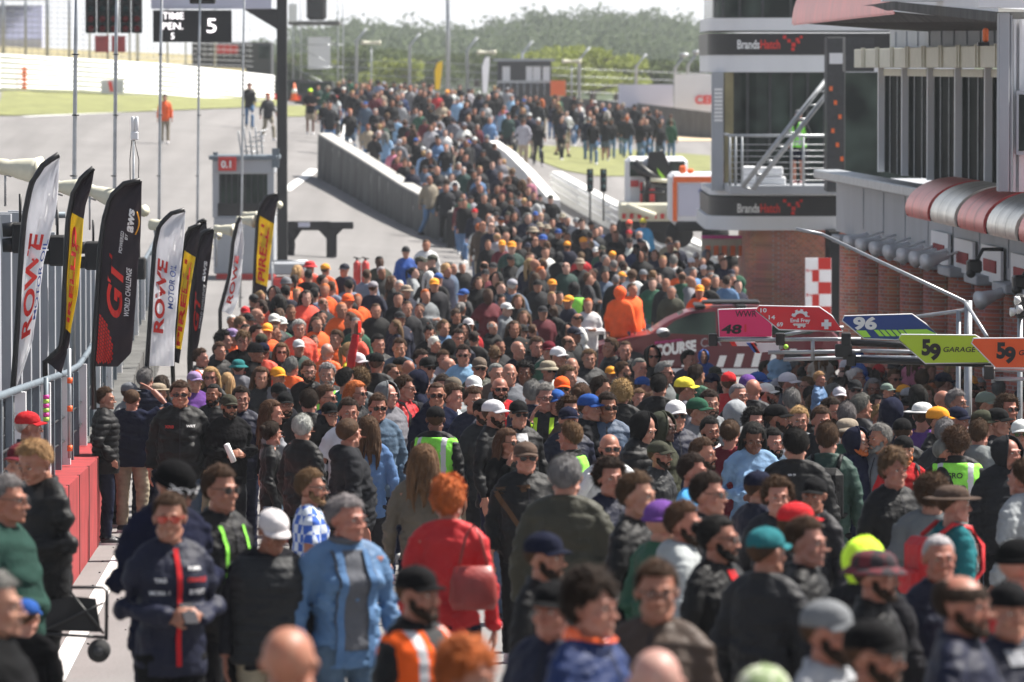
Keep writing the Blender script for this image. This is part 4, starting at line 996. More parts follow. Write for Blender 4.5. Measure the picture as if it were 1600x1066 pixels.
# near column and wall at the far right edge
a = thing('steel_column', 'broad grey steel column and panel wall at the right edge of the upper floor', 'column', I(1575, 310, 70))
mb = MB(); ibx(mb, 1560, 1578, 20, 300, 69.5, .3, 0, .01); ibx(mb, 1578, 1582, 24, 300, 69.6, .2); mb.build('column', M['grey_panel'], a)
mb = MB(); ibx(mb, 1582, 1700, 30, 300, 69.8, .4); ibx(mb, 1583, 1588, 30, 300, 69.7, .1); ibx(mb, 1592, 1597, 30, 300, 69.7, .1); mb.build('wall_panel', M['white_panel'], a)
mb = MB(); ibx(mb, 1590, 1640, 148, 236, 69.6, .08); mb.build('window', M['glass'], a)
mb = MB(); ibx(mb, 1588, 1592, 142, 242, 69.55, .1); ibx(mb, 1588, 1640, 142, 147, 69.54, .1); ibx(mb, 1588, 1640, 237, 242, 69.54, .1); mb.build('window_frame', M['grey_panel'], a)
mb = MB(); ibx(mb, 1530, 1640, -40, 12, 69.3, .5); ibx(mb, 1380, 1540, -40, 2, 74, .5); mb.build('parapet', M['white_panel'], a)
a = thing('wall_lamp', 'small orange and black lamp on the wall under the canopy at right', 'lamp', I(1540, 68, 72))
mb = MB(); ibx(mb, 1536, 1545, 44, 66, 71, .1, 0, .02); mb.build('lens', M['orange_paint'], a)
mb = MB(); ibx(mb, 1528, 1546, 66, 72, 70.9, .2); mb.build('bracket', M['black'], a)

# ---------------------------------------------------------------- round tower
DT = 133.0
t = thing('control_tower', 'round-fronted control tower with glazed floors, balcony, sign bands and brick base', 'tower', I(1240, 600, DT + 2))
cx = I(1300, 300, DT).x + .3; RC = 2.9; RCu = 2.75
def ring(r, z, y0=DT + 2.9, ext=5.5, n=14, side=0):
    # rounded left front corner, straight front to the right
    x_l = I(1107, 300, DT).x
    c = Vector((x_l + r, y0, 0)); inset = 2.9 - r
    pts = []
    rr = 1.1
    cc = (x_l + inset + rr, DT + inset * .9 + rr)
    for a_ in np.linspace(math.pi, 1.5 * math.pi, n): pts.append(Vector((cc[0] + rr * math.cos(a_), cc[1] + rr * math.sin(a_), z)))
    pts.append(Vector((x_l + 6.2, DT + inset * .9, z))); pts.append(Vector((x_l + 6.2, DT + 7, z))); pts.append(Vector((x_l + inset, DT + 7, z)))
    return pts
def band(mb, v1, v0, ins, mi=0, D_=DT):
    z0 = I(1200, v1, D_).z; z1 = I(1200, v0, D_).z
    mb.loft([ring(2.9 - ins, z0), ring(2.9 - ins, z1)], mi, smooth=False)
mb = MB(); band(mb, 48, 28, .02); band(mb, 113, 86, .02); band(mb, 360, 338, -.05); band(mb, 306, 296, .06); mb.build('slab_band', M['white_panel'], t)
mb = MB(); band(mb, 30, -60, .12); band(mb, 296, 113, .42); mb.build('glazing', M['glass'], t)
mb = MB()
zt0 = I(1200, 296, DT).z; zt1 = I(1200, 113, DT).z
for px in (1133, 1168, 1203, 1236, 1262, 1288):
    q = I(px, 200, DT + .35); mb.box(q.x - .03, q.x + .03, DT + .30, DT + .40, zt0, zt1)
for px in (1130, 1156, 1192, 1236):
    q = I(px, 10, DT); mb.box(q.x - .03, q.x + .03, DT + .05, DT + .14, I(0, 28, DT).z, I(0, -50, DT).z)
mb.build('mullion', M['dark_steel'], t)
mb = MB(); q0 = I(1108, 296, DT); 
for k, (u0, u1, m_) in enumerate(((1112, 1130, 0), (1132, 1146, 1))):
    a0 = I(u0, 298, DT + .3); a1 = I(u1, 113, DT + .3); mb.box(a0.x, a1.x, DT + .22 + .02 * k, DT + .6, a0.z, a1.z, m_)
mb.build('corner_column', [M['grey_panel'], M['bank']], t)
mb = MB()
for k in range(9): ib(mb, 1116, 1129, 138 + k * 6, 142 + k * 6, DT + .18, .03)
mb.build('vent', M['print_white'], t)
for n_, (v0, v1) in enumerate(((52, 86), (308, 338))):
    mb = MB(); band(mb, v1, v0, .0 if n_ == 0 else .03); sb = mb.build('sign_band', M['black'], t)
    mb = MB(); z = I(1150, v1 - 10 if n_ == 0 else v1 - 9, DT - .0)
    text(mb, 'Brands', I(1152, v0 + 24, DT - .02), (1, 0, 0), (0, 0, 1), .21, width=.52, bold=.025, off=.02); mb.build('lettering', M['print_white'], sb)
    mb = MB(); text(mb, 'Hatch', I(1188, v0 + 24, DT - .02), (1, 0, 0), (0, 0, 1), .21, width=.46, bold=.025, off=.02); mb.build('lettering', M['print_red'], sb)
    mb = MB()
    for du, dv, s in ((0, 0, 5), (7, 6, 5), (14, 12, 6), (20, 4, 5), (26, 0, 4), (13, 19, 5), (22, 8, 4)):
        ib(mb, 1226 + du - s/2, 1226 + du + s/2, v0 + 6 + dv - s/2, v0 + 6 + dv + s/2, DT - .035 - .002 * du / 10, .03)
    mb.build('emblem', M['print_red'], sb)
# dark service column between tower and garages
mb = MB(); ib(mb, 1292, 1321, 58, 300, 128, 1.2, 0, .02); mb.build('service_shaft', M['dark_steel'], t); mb = MB(); ib(mb, 1321, 1366, 58, 112, 118, 1, 0); mb.build('service_shaft', M['dark_steel'], t)
mb = MB(); ib(mb, 1296, 1317, 83, 100, 127.95, .04); mb.build('plate', M['white_panel'], t)
mb = MB()
for k in range(6): ib(mb, 1296 + (k * 7) % 18, 1301 + (k * 7) % 18, 135 + k * 22, 142 + k * 22, 127.94, .04)
mb.build('wall_box', M['orange_paint'], t)
# balcony: floor, railing, stair stringers
mb = MB(); a0 = I(1140, 304, 130); a1 = I(1330, 290, 130); mb.box(a0.x, a1.x, 129.8, DT + .3, a0.z, a1.z, 0, .02); mb.build('balcony_floor', M['grey_panel'], t)
mb = MB(); z0 = I(0, 291, 130).z; z1 = I(0, 212, 130).z
mb.tube([(I(1141, 0, 130).x, 130, z1), (I(1316, 0, 130).x, 130, z1)], .035, 8); mb.tube([(I(1141, 0, 130).x, 130, z1), (I(1141, 0, 130).x, DT, z1)], .035, 8)
for u in (1141, 1150, 1160, 1237, 1256, 1300): mb.tube([(I(u, 0, 130).x, 130, z0), (I(u, 0, 130).x, 130, z1)], .03, 6)
for k in range(7):
    z = z0 + (z1 - z0) * (k + 1) / 8.5; mb.tube([(I(1141, 0, 130).x, 130, z), (I(1316, 0, 130).x, 130, z)], .008, 4)
mb.build('balcony_railing', M['steel'], t)
mb = MB()
for (ua, va, ub, vb) in ((1160, 292, 1293, 122), (1176, 296, 1313, 120)): mb.tube([I(ua, va, 129.4), I(ub, vb, 129.4)], .055, 8)
for k in range(8):
    s = k / 8; mb.tube([I(1160 + 133 * s, 292 - 170 * s, 129.4), I(1176 + 137 * s, 296 - 176 * s, 129.4)], .02, 5)
mb.build('stair_rail', M['steel'], t)
# underside and brick base
mb = MB()
zb0 = lg(11, 130) - .6; zb1 = I(1200, 360, DT).z
xl = I(1168, 400, DT + .6).x
rows = []
for z in (zb0, zb1 - .0):
    rr = 1.3; c = (xl + rr, DT + .7 + rr); rows.append([Vector((c[0] + rr * math.cos(a_), c[1] + rr * math.sin(a_), z)) for a_ in np.linspace(math.pi, 1.5*math.pi, 12)] + [Vector((xl + 5, DT + .7, z)), Vector((xl + 5, DT + 6, z)), Vector((xl, DT + 6, z))])
mb.loft(rows, smooth=False); mb.build('brick_base', M['brick'], t)
mb = MB(); ib(mb, 1296, 1312, 362, 560, 131, 2); mb.build('drain_recess', M['black_matt'], t)
# checkered banner on the brick base
t = thing('checkered_banner', 'tall red and white checkered banner hanging on the brick base of the tower', 'banner', I(1278, 530, 125))
mb = MB(); D = 126
ib(mb, 1258, 1299, 403, 535, D, .03); mb.build('cloth', M['flag_white'], t)
mb = MB()
for j in range(7):
    for i in range(2):
        if (i + j) % 2 == 0: continue
        u0 = 1258 + i * 20.5 + (2 if j % 2 else 0); ib(mb, u0 + (0 if i else 9), u0 + 20, 403 + j * 19, 403 + j * 19 + 18.4, D - .012, .01)
mb.build('red_square', M['print_red'], t)
for j in range(3): mb = MB(); text(mb, 'Brands', I(1260, 425 + j * 38, D - .015), (1, 0, 0), (0, 0, 1), .07, width=.25, off=.01); mb.build('lettering', M['print_red'], t)
# small boxes on the balcony
for (u0, u1, v0, v1, lb) in ((1160, 1182, 260, 290, 'white box at the left end of the tower balcony'), (1184, 1228, 276, 290, 'flat white crate, lower of two stacked on the tower balcony'), (1186, 1224, 261, 275, 'flat white crate stacked on the lower one on the tower balcony')):
    mb = MB(); ib(mb, u0, u1, v0, v1, 130.6, .7, 0, .03); tag(mb.build('storage_box', M['white_panel']), lb, 'box')

# ---------------------------------------------------------------- cantilever car-number boards with their booms
def nboard(label, D, poly, m, parts, edge='white_panel'):
    t = thing('team_board', label, 'board', I(sum(p[0] for p in poly)/len(poly), max(p[1] for p in poly), D), 'car number boards over the garages')
    mb = MB(); mb.prism([I(u, v, D) for u, v in poly], (0, .025, 0)); mb.build('panel', M[m], t)
    c = (sum(p[0] for p in poly)/len(poly), sum(p[1] for p in poly)/len(poly))
    mb = MB(); q = [I(u, v, D + .005) for u, v in poly]; mb.tube(q + [q[0]], .008, 5, caps=False); mb.build('edging', M[edge], t)
    for nm, mm, fn in parts:
        mb = MB(); fn(mb); mb.build(nm, M[mm], t)
    return t
def tx(s, u, v, D, hpx, wpx, bold=.03, shear=0): 
    return lambda mb: text(mb, s, I(u, v, D), (1, 0, 0), (0, 0, 1), hpx / FPX * D, width=wpx / FPX * D, bold=bold, shear=shear, off=.006)
D = 64
nboard('pink rectangular board reading WWR 48I, leftmost of the garage boards', D, [(1122, 484), (1183, 482), (1206, 507), (1206, 527), (1124, 527)], 'pink_board',
   [('lettering', 'print_black', tx('WWR', 1149, 495, D, 10, 33, .005, 0)), ('numerals', 'print_black', tx('48', 1127, 521, D, 14, 32, .03, .1)), ('numerals', 'red_board', tx('I', 1163, 519, D, 13, 3, .0))])
def cross(mb):
    ib(mb, 1288, 1294.5, 499.5, 514.5, 61.98, .01); ib(mb, 1283.5, 1299, 504, 510, 61.975, .01)
def gear(mb):
    q = I(1250.5, 498, 61.985)
    for k in range(20):
        a0, a1 = k * math.pi / 10, (k + 1) * math.pi / 10
        r1 = .088 if k % 2 else .104
        if 3 <= k <= 6: pass
        mb.add([q + Vector((math.cos(a)*r, 0, math.sin(a)*r)) for a, r in ((a0, .058), (a1, .058), (a1, r1), (a0, r1))], [(0, 1, 2, 3)])
    mb.add([q] + [q + Vector((math.cos(a)*.086, -.001, math.sin(a)*.086)) for a in np.linspace(math.pi * 1.12, math.pi * 1.88, 12)], [(0, i, i + 1) for i in range(1, 12)])
D = 62
nboard('red slanted board with white numbers, gear emblem and white cross', D, [(1186, 478), (1280, 480), (1300, 494), (1317, 518), (1217, 515), (1181, 485)], 'red_board',
   [('numerals', 'print_white', tx('10', 1188, 488, D, 6.5, 10)), ('numerals', 'print_white', tx('14', 1201, 499, D, 6.5, 10)), ('numerals', 'print_white', tx('69', 1213.5, 510, D, 6.5, 10)),
    ('emblem', 'print_white', gear), ('band', 'red_board', lambda mb: ib(mb, 1233, 1268, 495.5, 505.5, D - .03, .004)), ('lettering', 'print_white', tx('Emil Frey', 1235, 503.5, D - .035, 6, 31, .03)), ('cross', 'print_white', cross)])
D = 60.5
def stripes(mb):
    mb.prism([I(1337, 516.5, D-.006), I(1353, 516.5, D-.006), I(1361, 527, D-.006), I(1349, 527, D-.006)], (0, -.004, 0))
    for k in range(5):
        u = 1365 + k * 9.5; w_ = 7.4
        mb.prism([I(u, 515.5, D-.006), I(u + w_, 515.5, D-.006), I(u + w_ + 9, 525.5, D-.006), I(u + 9, 525.5, D-.006)], (0, -.004, 0))
    mb.prism([I(1412, 515, D-.006), I(1448, 514.5, D-.006), I(1463, 522, D-.006), I(1421, 525.5, D-.006)], (0, -.004, 0))
nboard('dark blue slanted board with white 96 and lime stripes', D, [(1319, 494), (1425, 491), (1446, 506), (1464, 522), (1420, 526), (1400, 531), (1350, 529), (1316, 501)], 'blue_board',
   [('numerals', 'print_white', tx('96', 1333, 514, D, 18.5, 37, .05)), ('stripe', 'neon', stripes)])
def fifty9(mb, u, v, D, k=1.0):
    text(mb, '5', I(u, v, D), (1, 0, 0), (0, 0, 1), 24*k / FPX * D, width=14*k / FPX * D, bold=.05, off=.006)
    text(mb, '9', I(u + 12*k, v + 7*k, D - .001), (1, 0, 0), (0, 0, 1), 24*k / FPX * D, width=18*k / FPX * D, bold=.05, off=.006)
D = 59
nboard('lime green slanted board with black 59 and the word GARAGE', D, [(1408, 523), (1524, 524), (1534, 530), (1550, 567), (1446, 568), (1404, 531)], 'lime_board',
   [('numerals', 'print_black', lambda mb: fifty9(mb, 1440, 554, 59)), ('lettering', 'print_black', tx('GARAGE 59', 1474, 550, D, 8.2, 67, .01, .2))])
D = 57.5
nboard('orange slanted board with black 59 cut off by the right edge', D, [(1521, 529), (1690, 528), (1700, 575), (1556, 575), (1518, 536)], 'orange_board',
   [('numerals', 'print_black', lambda mb: fifty9(mb, 1557, 559, 57.5)), ('lettering', 'print_black', tx('GARAGE 59', 1592, 555, D, 8.2, 66, .01, .2))])
def boom(label, segs, m, th=.02, cross=None, joints=()):
    base = segs[0][1]
    t = thing('boom', label, 'boom', I(*base))
    mb = MB()
    for a, b2 in segs: mb.tube([I(*a), I(*b2)], th, 8)
    mb.build('tube', M[m], t)
    if joints:
        mb = MB()
        for (u, v, D) in joints: q = I(u, v, D); mb.box(q.x - .05, q.x + .05, q.y - .05, q.y + .05, q.z - .07, q.z + .07, 0, .01)
        mb.build('clamp', M['black'], t)
    return t
boom('long twin silver boom carrying the pink and red boards', [((1112, 531, 64), (1345, 530, 64)), ((1200, 551, 64), (1345, 549, 64)), ((1224, 562, 64.4), (1345, 558, 64.4)), ((1270, 529, 64), (1270, 562, 64)), ((1220, 525, 64), (1262, 516, 64)), ((1220, 525, 64), (1220, 546, 64)), ((1262, 516, 64), (1318, 512, 64)), ((1345, 558, 64.4), (1500, 560, 64.4)), ((1345, 548, 64), (1480, 551, 64))], 'steel', .022, joints=((1114, 531, 64), (1219, 530, 64)))
boom('twin black boom carrying the blue and lime boards', [((1322, 535, 61), (1480, 542, 61)), ((1330, 562, 61), (1640, 572, 61)), ((1480, 542, 61), (1640, 546, 61)), ((1322, 535, 61), (1322, 562, 61))], 'black', .036, joints=((1322, 530, 61), (1324, 548, 61), (1330, 562, 61), (1312, 548, 61)))
boom('short steel boom under the orange board at the right edge', [((1545, 578, 57.6), (1700, 579, 57.6)), ((1552, 592, 57.6), (1700, 593, 57.6)), ((1552, 570, 57.6), (1552, 598, 57.6)), ((1538, 575, 57.6), (1538, 588, 57.6))], 'steel', .02, joints=((1545, 582, 57.6),))
t = boom('thin silver raking boom rising to the left in front of the brick piers', [((1244, 358, 66), (1284, 366, 66)), ((1284, 366, 66), (1508, 472, 64)), ((1508, 472, 64), (1542, 526, 63)), ((1432, 495, 65), (1508, 485, 64))], 'steel', .022)
mb = MB()
for u in (1513, 1498):
    q = I(u, 470 if u > 1500 else 486, 64); mb.tube([q, (q.x, 64, gz(q.x, 64))], .045 if u > 1500 else .03, 8)
mb.build('post', M['steel'], t)
t = thing('camera_pole', 'pole with white round sensors standing at the right edge beside the orange board', 'pole', (I(1594, 560, 60).x, 60, gz(I(1594, 560, 60).x, 60)))
q = I(1594, 488, 60); mb = MB(); mb.tube([(q.x, 60, gz(q.x, 60)), q], .03, 8); mb.build('shaft', M['steel'], t)
mb = MB(); ib(mb, 1587, 1603, 460, 498, 59.9, .2, 0, .03); mb.build('housing', M['black'], t)
for u, v in ((1587, 470), (1580, 488), (1590, 484)):
    mb = MB(); q = I(u, v, 59.8); mb.tube([q + Vector((.05, 0, .02)), q], [.03, .05], 12); mb.ell(q, (.02, .045, .05), 10); mb.build('sensor', M['print_white'], t)
# rotated white-blue-red wing flaps under the pink board
t = thing('wing_panel', 'white, blue and red slanted panels hanging under the silver boom', 'panel', I(1180, 552, 65))
for poly, m_ in (([(1138, 531), (1146, 531), (1152, 541), (1144, 541)], 'print_red'), ([(1142, 533), (1180, 534), (1184, 541), (1148, 541)], 'print_white'), ([(1166, 536), (1174, 536), (1186, 551), (1178, 551)], 'print_blue'), ([(1172, 536), (1178, 536), (1188, 552), (1182, 552)], 'print_red'), ([(1178, 536), (1216, 536), (1220, 549), (1187, 551)], 'print_white')):
    mb = MB(); mb.prism([I(u, v, 65 - (.01 if m_ != 'print_white' else 0)) for u, v in poly], (0, .01, 0)); mb.build('panel', M[m_], t)
t = thing('tennis_ball', 'lime green ball stuck on a tube under the silver boom', 'ball', I(1228, 543, 63.9)); mb = MB(); mb.ell(I(1228, 542, 63.9), .028, 10); mb.build('ball', M['neon'], t)

# ---------------------------------------------------------------- maroon course car (side on, nose to the left)
D = 104.0; S_ = 84.0 / 1.0
cxw = I(1080, 500, D).x; zg = gz(cxw, D)
t = thing('course_car', 'maroon estate car marked COURSE CAR with white side stripes, standing in the crowd', 'car', (cxw, D, zg))
x0 = I(916, 0, D).x
def CP(x, y, z): return Vector((x0 + x, D + y, zg + z))
prof = [(0.02, .35), (0, .55), (.05, .68), (.25, .80), (.75, .93), (1.15, 1.0), (1.5, 1.24), (1.85, 1.40), (2.3, 1.47), (3.0, 1.48), (3.6, 1.45), (4.1, 1.36), (4.45, 1.12), (4.62, .95), (4.70, .6), (4.66, .35), (4.2, .22), (.35, .22)]
def width(z, x): 
    base = .90 - (.10 if x < .3 or x > 4.5 else 0)
    return base - max(0, z - .95) * .42
rows = []
for j in range(13):
    yf = math.sin((j / 12 - .5) * math.pi)
    rows.append([CP(x + (0 if abs(yf) < .9 else (.03 if x < 2.3 else -.03)), yf * width(z, x) + .9, z) for x, z in prof])
mb = MB(); mb.loft(rows, smooth=False)
mb.build('body', M['maroon_paint'], t)
side = lambda x, z: CP(x, .9 - width(z, x) - .008, z)
mb = MB()
for poly in ([(1.35, 1.02), (1.62, 1.24), (1.95, 1.37), (2.38, 1.41), (2.38, .98)], [(2.45, .98), (2.45, 1.41), (3.2, 1.41), (3.25, .99)], [(3.33, .99), (3.28, 1.40), (3.7, 1.37), (4.2, 1.06), (4.1, 1.0)]):
    mb.add([side(x, z) for x, z in poly], [tuple(range(len(poly)))])
mb.build('side_window', M['glass'], t)
mb = MB(); mb.add([CP(1.17, .2, 1.02), CP(1.17, 1.6, 1.02), CP(1.80, 1.45, 1.39), CP(1.80, .35, 1.39)], [(0, 1, 2, 3)]); mb.build('windscreen', M['glass'], t)
for x in (.85, 3.75):
    mb = MB(); mb.tube([CP(x, -.015, .33), CP(x, .22, .33)], .35, 26); mb.build('wheel_arch', M['black_matt'], t)
    mb = MB(); mb.tube([CP(x, -.03, .32), CP(x, .18, .32)], .315, 26); wh = mb.build('wheel', M['rubber'], t)
    mb = MB(); mb.tube([CP(x, -.045, .32), CP(x, -.028, .32)], .2, 20); mb.build('rim', M['steel'], wh)
mb = MB(); mb.ell(CP(1.42, -.12, 1.02), (.13, .07, .085), 12); mb.tube([CP(1.45, .02, .98), CP(1.42, -.1, 1.0)], .03, 6); mi_ = mb.build('mirror', M['black'], t)
mb = MB(); mb.ell(CP(1.40, -.115, 1.045), (.12, .07, .075), 12); mb.build('mirror_cap', M['white_panel'], mi_)
mb = MB(); text(mb, 'COURSE', CP(1.26, -.005, .60), (1, 0, .13), (0, 0, 1), .20, width=.76, bold=.06, off=.015); mb.build('lettering', M['print_white'], t)
mb = MB(); text(mb, 'CAR', CP(2.10, -.005, .76), (1, 0, .1), (0, 0, 1), .17, width=.38, bold=.0, off=.015); mb.build('lettering', M['grey_panel'], t)
mb = MB(); text(mb, 'BRANDS HATCH', CP(1.26, -.005, .82), (1, 0, .1), (0, 0, 1), .05, width=.5, off=.015); mb.build('lettering', M['tape_pink'], t)
mb = MB()
for k in range(8): mb.add([CP(1.42 + k * .32, -.012, .40), CP(1.55 + k * .32, -.012, .40), CP(1.62 + k * .32, -.012, .52 + k * .03), CP(1.49 + k * .32, -.012, .52 + k * .03)], [(0, 1, 2, 3)])
mb.build('stripe', M['print_white'], t)
mb = MB(); a = CP(1.25, -.02, .25); b2 = CP(3.35, .05, .37); mb.box(a.x, b2.x, a.y, b2.y, a.z, b2.z, 0, .01); mb.build('sill', M['white_panel'], t)
mb = MB(); mb.add([side(2.72, 1.08), side(2.98, 1.08), side(3.0, 1.3), side(2.75, 1.3)], [(0, 1, 2, 3)]); 
mb.v = [p - Vector((0, .01, 0)) for p in mb.v]; mb.build('window_sticker', M['print_white'], t)
mb = MB(); mb.box(x0 + .0, x0 + .12, D + .2, D + .5, zg + .62, zg + .76, 0, .02); mb.build('headlight', M['white_panel'], t)
mb = MB()
for x in (2.0, 2.75): a = CP(x, .2, 1.46); mb.box(a.x, a.x + .2, a.y, a.y + 1.3, a.z, a.z + .07, 0, .02)
mb.box(x0 + 2.15, x0 + 3.2, D + .45, D + 1.2, zg + 1.53, zg + 1.59, 0, .03); mb.build('light_bar', M['black'], t)

# ---------------------------------------------------------------- white recovery truck and ambulance behind the crowd
D = 158.0
t = thing('recovery_truck', 'white recovery truck with black crane gear parked behind the low barrier', 'truck', I(1020, 380, D))
mb = MB(); ib(mb, 978, 1075, 246, 330, D + 1.0, 2.2, 0, .12); mb.build('cab', M['white_panel'], t)
mb = MB(); ib(mb, 968, 1062, 318, 346, D - .6, 2.6, 0, .05); mb.build('bed', M['horn_beige'], t)
mb = MB(); mb.prism([I(1014, 238, D + .8), I(1036, 236, D + .8), (I(1060, 290, D + .8)), I(1046, 292, D + .8), I(1008, 284, D + .8)], (0, .3, 0)); mb.tube([I(990, 255, D + .7), I(1012, 272, D + .7), I(1030, 282, D + .7)], .14, 8); mb.build('crane_arm', M['black'], t)
mb = MB(); mb.prism([I(1026, 262, D + .7), I(1040, 278, D + .7), I(1032, 280, D + .7)], (0, -.05, 0)); mb.build('hi_vis_patch', M['neon'], t)
mb = MB(); ib(mb, 1008, 1016, 283, 325, D + .5, .4); ib(mb, 1024, 1044, 292, 320, D + .4, .5); mb.build('winch', M['dark_steel'], t)
mb = MB(); ib(mb, 1015, 1023, 296, 316, D + .3, .1); ib(mb, 1000, 1006, 285, 325, D + .45, .1); ib(mb, 985, 998, 282, 292, D + .9, .05); mb.build('reflector', M['red_paint'], t)
mb = MB(); mb.tube([I(978, 322, D-.8), I(1024, 338, D-.8)], .1, 8); mb.build('tow_bar', M['horn_beige'], t); mb = MB(); mb.tube([I(1016, 281, D+.3), I(1046, 283, D+.3)], .06, 6); mb.build('tow_bar', M['horn_beige'], t)
for u in (986, 1040):
    mb = MB(); q = I(u, 358, D - .2); mb.tube([q, q + Vector((0, .3, 0))], .42, 20); mb.build('wheel', M['rubber'], t)
mb = MB(); ib(mb, 984, 1004, 252, 276, D + .95, .05); ib(mb, 1046, 1070, 252, 274, D + .95, .05); mb.build('window', M['glass'], t)
mb = MB()
for k in range(7): ib(mb, 972 + k * 12, 978 + k * 12, 334, 342, D - .66, .04)
mb.build('chevron', M['red_paint'], t)
mb = MB(); mb.tube([I(1000, 300, D + .3), I(1050, 302, D + .3)], .05, 6); mb.tube([I(1006, 284, D + .3), I(1006, 330, D + .3)], .05, 6); mb.tube([I(1048, 284, D + .3), I(1048, 330, D + .3)], .05, 6); mb.tube([I(1000, 320, D + .2), I(1060, 322, D + .2)], .07, 6); mb.build('lift_frame', M['black'], t)
mb = MB(); ib(mb, 970, 1060, 342, 362, D - .3, 2); mb.build('chassis', M['black_matt'], t)
D = 150.0
t = thing('ambulance', 'white and orange rescue vehicle seen from behind, half hidden by the tower', 'ambulance', I(1080, 370, D))
mb = MB(); ib(mb, 1048, 1128, 272, 352, D, 3.5, 0, .1); mb.build('body', M['white_panel'], t)
mb = MB(); ib(mb, 1052, 1122, 276, 285, D-.03, .03); ib(mb, 1051, 1058, 285.2, 346, D-.03, .03); mb.build('reflective_border', M['orange_paint'], t)
mb = MB(); ib(mb, 1060, 1104, 288, 338, D-.035, .03, 0, .01); mb.build('rear_window', M['lilac_panel'], t)
mb = MB(); q = I(1096, 299, D - .05)
for k in range(3): mb.tube([q + Vector((math.cos(k*1.05)*.08, 0, math.sin(k*1.05)*.08)), q - Vector((math.cos(k*1.05)*.08, 0, math.sin(k*1.05)*.08))], .015, 4)
mb.build('star_emblem', M['print_blue'], t)
mb = MB(); ib(mb, 1062, 1072, 259, 271, D + .2, .3, 0, .03); ib(mb, 1074, 1084, 264, 271, D + .2, .3, 0, .03); mb.build('beacon', M['orange_paint'], t)
mb = MB(); ib(mb, 1056, 1128, 346, 362, D-.05, 3, 0, .05); mb.build('bumper', M['black_matt'], t)
for u in (1062, 1118):
    mb = MB(); q = I(u, 366, D + .3); mb.tube([q, q + Vector((0, .3, 0))], .36, 18); mb.build('wheel', M['rubber'], t)
# ================================================================ people
objmat('skin', rough=.5, noise=.12, scale=14, bump=.12, bscale=120, spec=.4, dist=.004)
nt = M['skin'].node_tree; b = nt.nodes['Principled BSDF']; src = b.inputs['Base Color'].links[0].from_socket
t = nt.nodes.new('ShaderNodeTexCoord'); n = nt.nodes.new('ShaderNodeTexNoise'); n.inputs['Scale'].default_value = 26; n.inputs['Detail'].default_value = 5; nt.links.new(t.outputs['Object'], n.inputs['Vector'])
rm = nt.nodes.new('ShaderNodeValToRGB'); rm.color_ramp.elements[0].position = .35; rm.color_ramp.elements[1].position = .68; rm.color_ramp.elements[0].color = (1, .78, .76, 1); rm.color_ramp.elements[1].color = (1.0, 1.0, 1.0, 1)
mxx = nt.nodes.new('ShaderNodeMix'); mxx.data_type = 'RGBA'; mxx.blend_type = 'MULTIPLY'; mxx.inputs['Factor'].default_value = .9
nt.links.new(n.outputs['Fac'], rm.inputs[0]); nt.links.new(src, mxx.inputs['A']); nt.links.new(rm.outputs[0], mxx.inputs['B']); nt.links.new(mxx.outputs['Result'], b.inputs['Base Color'])
objmat('lip', rough=.45, noise=.05, bump=0)
objmat('hair', rough=.75, noise=.45, scale=22, bump=.7, bscale=70, spec=.16, stretch=(1, 1, .35), dist=.012)
objmat('cloth', rough=.9, noise=.3, scale=5, bump=.7, bscale=11, spec=.12, dist=.03)
objmat('knit', rough=.95, noise=.12, scale=9, bump=.5, bscale=60, spec=.08, dist=.01)
objmat('nylon', rough=.62, noise=.2, scale=5, bump=.8, bscale=9, spec=.25, dist=.03)
objmat('denim', rough=.9, noise=.3, scale=7, bump=.3, bscale=40, spec=.15)
objmat('leather', rough=.45, noise=.2, scale=10, bump=.3, bscale=40, spec=.5)
objmat('gloss', rough=.15, noise=0, bump=0, spec=.7)
objmat('crowd_mat', rough=.8, noise=.2, scale=6, bump=.3, bscale=20, attr='col', dist=.015)
mat('reflective', (.50, .50, .52), .45, noise=.1, scale=9)
mat('eye_white', (.6, .56, .52), .3); mat('iris', (.03, .02, .015), .2)
def plaidmat(name, a, b_):
    m, nt, b = nodemat(name); t = nt.nodes.new('ShaderNodeTexCoord')
    w1 = nt.nodes.new('ShaderNodeTexChecker'); w1.inputs['Scale'].default_value = 16; w1.inputs['Color1'].default_value = (*a, 1); w1.inputs['Color2'].default_value = (*b_, 1)
    nt.links.new(t.outputs['Object'], w1.inputs['Vector']); nt.links.new(w1.outputs['Color'], b.inputs['Base Color']); b.inputs['Roughness'].default_value = .9; M[name] = m
plaidmat('plaid', (.30, .27, .24), (.03, .03, .035)); plaidmat('plaid_red', (.11, .012, .02), (.02, .015, .02)); plaidmat('football', (.03, .10, .42), (.55, .6, .68)); plaidmat('camo', (.20, .26, .13), (.42, .45, .34))

